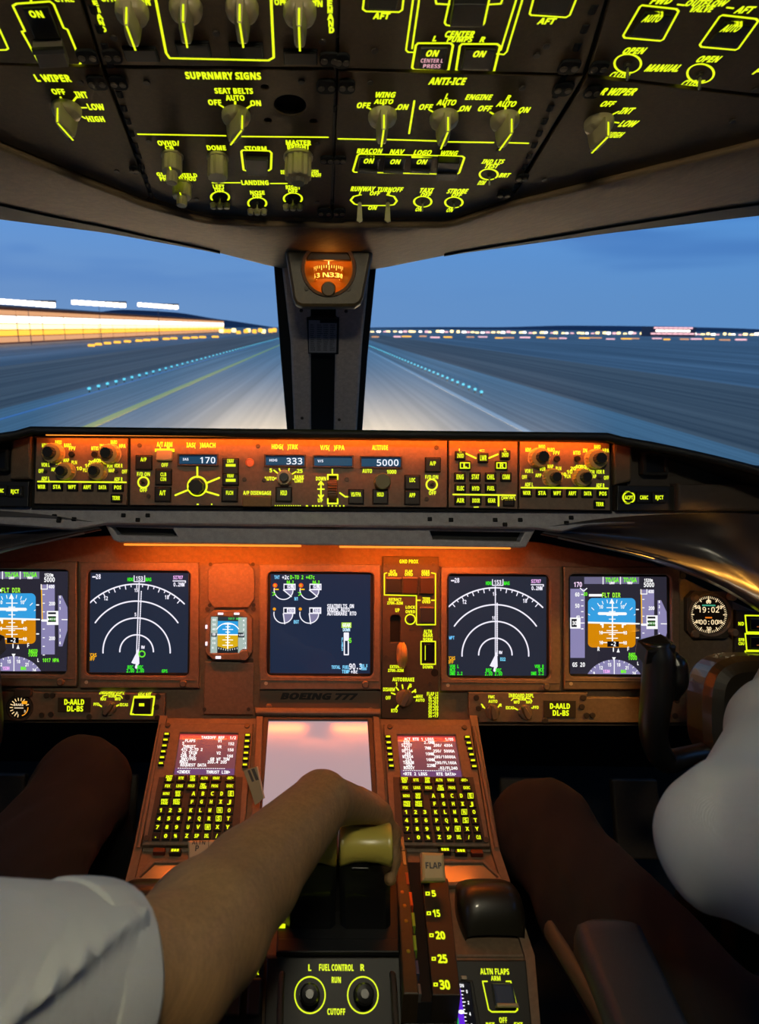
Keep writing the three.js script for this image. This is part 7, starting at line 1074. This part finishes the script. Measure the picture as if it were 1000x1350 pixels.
// ---------------------------------------------------------------- lights and buildings of the airfield
{
  const glow = (r, g, b, k) => std({ color: 0x222222, emissive: new THREE.Color(r, g, b), emissiveIntensity: k });
  const warm = glow(1, 0.74, 0.32, 2.6), amber = glow(1, 0.5, 0.05, 1.6), white = glow(1, 0.9, 0.78, 3.2), orange = glow(0.85, 0.42, 0.2, 0.95), pink = glow(1, 0.55, 0.62, 1.3), wall = std({ color: 0x9a6f5a, roughness: 0.9 });
  const X0 = -95, terminal = things('added_terminal', 'long added terminal with glowing bands standing in for light streaks beside the runway', 'building', V(X0, GY, -400));
  const L = 560; mesh('hall', new THREE.BoxGeometry(20, 10.6, L).translate(-10.2, 5.3, 0), wall, terminal); mesh('roof', new THREE.BoxGeometry(24, 0.5, L + 6).translate(-9.5, 10.9, 0), std({ color: 0x4a4650, roughness: 0.8 }), terminal);
  const bands = [[9.2, 1.3, orange], [7.2, 2.0, white], [5.1, 1.6, warm], [3.2, 1.6, amber], [1.3, 1.6, orange]];
  bands.forEach(([y, h, m], b) => { const n = 28; for (let k = 0; k < n; k++) { const w = L / n - (b === 0 ? 0.8 : 1.4); mesh('lit_band', new THREE.BoxGeometry(0.3, h, w).translate(0, y, L / 2 - (k + 0.5) * L / n), m, terminal); } });  // glowing bands added in place of the airfield light streaks
  // added floodlight masts, lamp bars stretched wide to stand in for light streaks
  const mast = (px, py, d, wpx, label) => { const p = at(px, py, d), g = things('added_floodlight_mast', label, 'floodlight', V(p.x, GY, p.z), 'added apron floodlights'), h = p.y - GY, w = wpx * d / FOC; mesh('mast', new THREE.CylinderGeometry(0.07, 0.11, h, 10).translate(0, h / 2, 0), std({ color: 0x55535a, roughness: 0.7 }), g); const bar = mesh('lamp_bar', new THREE.BoxGeometry(w, 0.8, 0.5).translate(0, h + 0.1, -0.4), std({ color: 0x444448, roughness: 0.6 }), g); for (let k = 0; k < 8; k++) mesh('flood_lamp', bare(rbox(w / 8.3, 1.4, 0.4, 0.2, 1).translate((k - 3.5) * w / 8, h + 0.05 - k * 0.12, 0.05)), white, g); };
  mast(208, 402, 250, 54, 'tall added floodlight with a lamp bar wide as a light streak in front of the hill'); mast(130, 399, 225, 72, 'tall apron floodlight with a wide white lamp bar above the terminal roof'); mast(36, 398, 195, 74, 'tall apron floodlight with a wide white lamp bar above the terminal roof');
  // low warm lamps beside the taxiway
  const lamp = (px, py, d, wpx, hpx, m, label, group) => { const p = at(px, py, d), s = d / FOC, g = things('apron_lamp', label, 'lamp', V(p.x, GY, p.z), group), h = Math.max(0.3, p.y - GY); mesh('stand', new THREE.CylinderGeometry(0.06 * s * 5, 0.08 * s * 5, h, 6).translate(0, h / 2, 0), std({ color: 0x333338, roughness: 0.8 }), g); mesh('lamp_head', rbox(wpx * s, hpx * s, wpx * s * 0.4, hpx * s * 0.3, 1).translate(0, h, 0), m, g); };
  for (let k = 0; k < 14; k++) lamp(118 + k * 12.5 + rr(-3, 3), 459 - k * 1.1 + rr(-1, 1), 190 + k * 12, 9, 3.2, amber, 'low amber lamp in the row in front of the terminal', 'amber taxiway lamps');
  for (let k = 0; k < 12; k++) lamp(290 + k * 6.5 + rr(-2, 2), 438 - k * 0.2 + rr(-2, 2), 500 + k * 4, 6, 5, k % 3 ? amber : warm, 'bright amber lamp near the end of the runway', 'lamps at the runway end');
  for (let k = 0; k < 74; k++) lamp(492 + k * 6.9 + rr(-2, 2), 437.5 + k * 0.06 + rr(-1.6, 1.6), 780 + (k % 5) * 16, rr(4, 6), rr(2.2, 3.6), [warm, white, pink, warm][k % 4], 'small warm lamp in the distant row beyond the infield', 'distant lamps beyond the infield');
  for (let k = 0; k < 26; k++) lamp(500 + k * 19 + rr(-6, 6), 446 + k * 0.3 + rr(-2.5, 3), 400 + (k % 4) * 14, rr(8, 14), rr(1.2, 2.2), [orange, pink, amber][k % 3], 'low dim lamp on the far taxiway beyond the infield', 'far taxiway lamps');
  // distant control building with pink lights
  { const p = at(880, 440, 600), g = things('control_building', 'distant block with pinkish lit bands above the far lamps', 'building', V(p.x, GY, p.z)); mesh('block', new THREE.BoxGeometry(40, 8, 16).translate(0, 4, 0), std({ color: 0x5a5058, roughness: 0.9 }), g); [[7.2, 1.4, pink, 34], [4.8, 1.6, white, 30], [2.4, 1.3, pink, 38]].forEach(([y, h, m, w]) => { for (let k = 0; k < 8; k++) mesh('lit_band', new THREE.BoxGeometry(w / 8 - 0.5, h, 0.3).translate((k - 3.5) * w / 8, y, 8.2), m, g); }); }
  // blue edge lamps along both runway sides
  const blue = glow(0.10, 0.62, 0.85, 1.3), stem = std({ color: 0x30343a, roughness: 0.8 });
  const gS = new THREE.CylinderGeometry(0.05, 0.07, 0.3, 8).translate(0, 0.15, 0), gH = new THREE.SphereGeometry(0.15, 10, 8).scale(1, 0.8, 1.8).translate(0, 0.36, 0);
  for (const [x, lab] of [[-20.9, 'small blue edge lamp beside the thin pale line'], [14.3, 'small blue edge lamp beside the cream painted line']]) for (let k = 0; k < 64; k++) { const z = -(62 + k * 2.6 + k * k * 0.05); const g = things('edge_lamp', lab, 'lamp', V(x, GY, z), x < 0 ? 'blue edge lamps on the terminal side' : 'blue edge lamps on the infield side'); mesh('stem', gS, stem, g); mesh('lamp_head', gH, blue, g); }
}
// the aircraft's own landing lights, under the nose, wash the runway
for (const [x, tx, tz, I] of [[-2.2, -1, -70, 60000], [2.2, 1, -70, 60000], [-3.4, -9, -50, 26000], [3.4, 9, -50, 26000]]) {
  const g = things('landing_light', Math.abs(x) > 3 ? 'runway turnoff light at the wing root of the aircraft' : 'landing light under the nose of the aircraft', 'lamp', V(x, GY + 2.2, -1.4), 'landing and turnoff lights');
  mesh('shell', lathe([[0, -0.12], [0.1, -0.1], [0.13, 0], [0.12, 0]], 20), M.steel, g).rotation.y = Math.PI; mesh('lens_lamp', lathe([[0, 0.012], [0.12, 0]], 20), std({ color: 0xffffff, emissive: new THREE.Color(1, 0.86, 0.62), emissiveIntensity: 2 }), g).rotation.y = Math.PI;
  const s = new THREE.SpotLight(new THREE.Color(1, 0.8, 0.5), I, 0, R(14), 0.9, 2); s.position.set(x, GY + 2.2, -1.6); s.target.position.set(tx, GY, tz); s.castShadow = true; scene.add(s, s.target);
}
// soft dome light in the ceiling behind the crew
{
  const g = things('dome_light', 'round frosted dome light in the ceiling behind the crew', 'lamp', V(0, 1.81, 0.04)); mesh('rim', lathe([[0.1, 0], [0.13, 0], [0.13, 0.02], [0.1, 0.02]], 32).rotateX(Math.PI / 2), M.steel, g); mesh('diffuser_lamp', lathe([[0, 0.02], [0.06, 0.018], [0.1, 0.008], [0.1, 0]], 32).rotateX(Math.PI / 2), std({ color: 0xffffff, emissive: new THREE.Color(1, 0.93, 0.74), emissiveIntensity: 0.8 }), g);
  areaLight(new THREE.Color(1, 0.92, 0.66), 90, 0.2, 0.2, V(0, 1.8, 0.04), V(0, 0, -0.65));
}

// amber map light beyond the first officer's window post, glowing on the side of the glareshield
{
  const p = at(1090, 600, 0.93), look = at(965, 715, 1.04), g = things('map_light', 'small amber map light above the first officer\'s end of the glareshield', 'lamp', p); g.lookAt(look);
  mesh('shell', lathe([[0.014, 0], [0.02, -0.004], [0.018, -0.04], [0.008, -0.05], [0, -0.05]], 20), M.black, g); mesh('lens_lamp', lathe([[0, 0.001], [0.014, 0]], 20), M.orangeLamp, g);
  const s = new THREE.SpotLight(new THREE.Color(1, 0.45, 0.06), 1.1, 0, R(34), 0.8, 2); s.position.copy(p).addScaledVector(look.clone().sub(p).normalize(), 0.01); s.target.position.copy(look); s.castShadow = true; scene.add(s, s.target);
}
renderer.render(scene, camera);
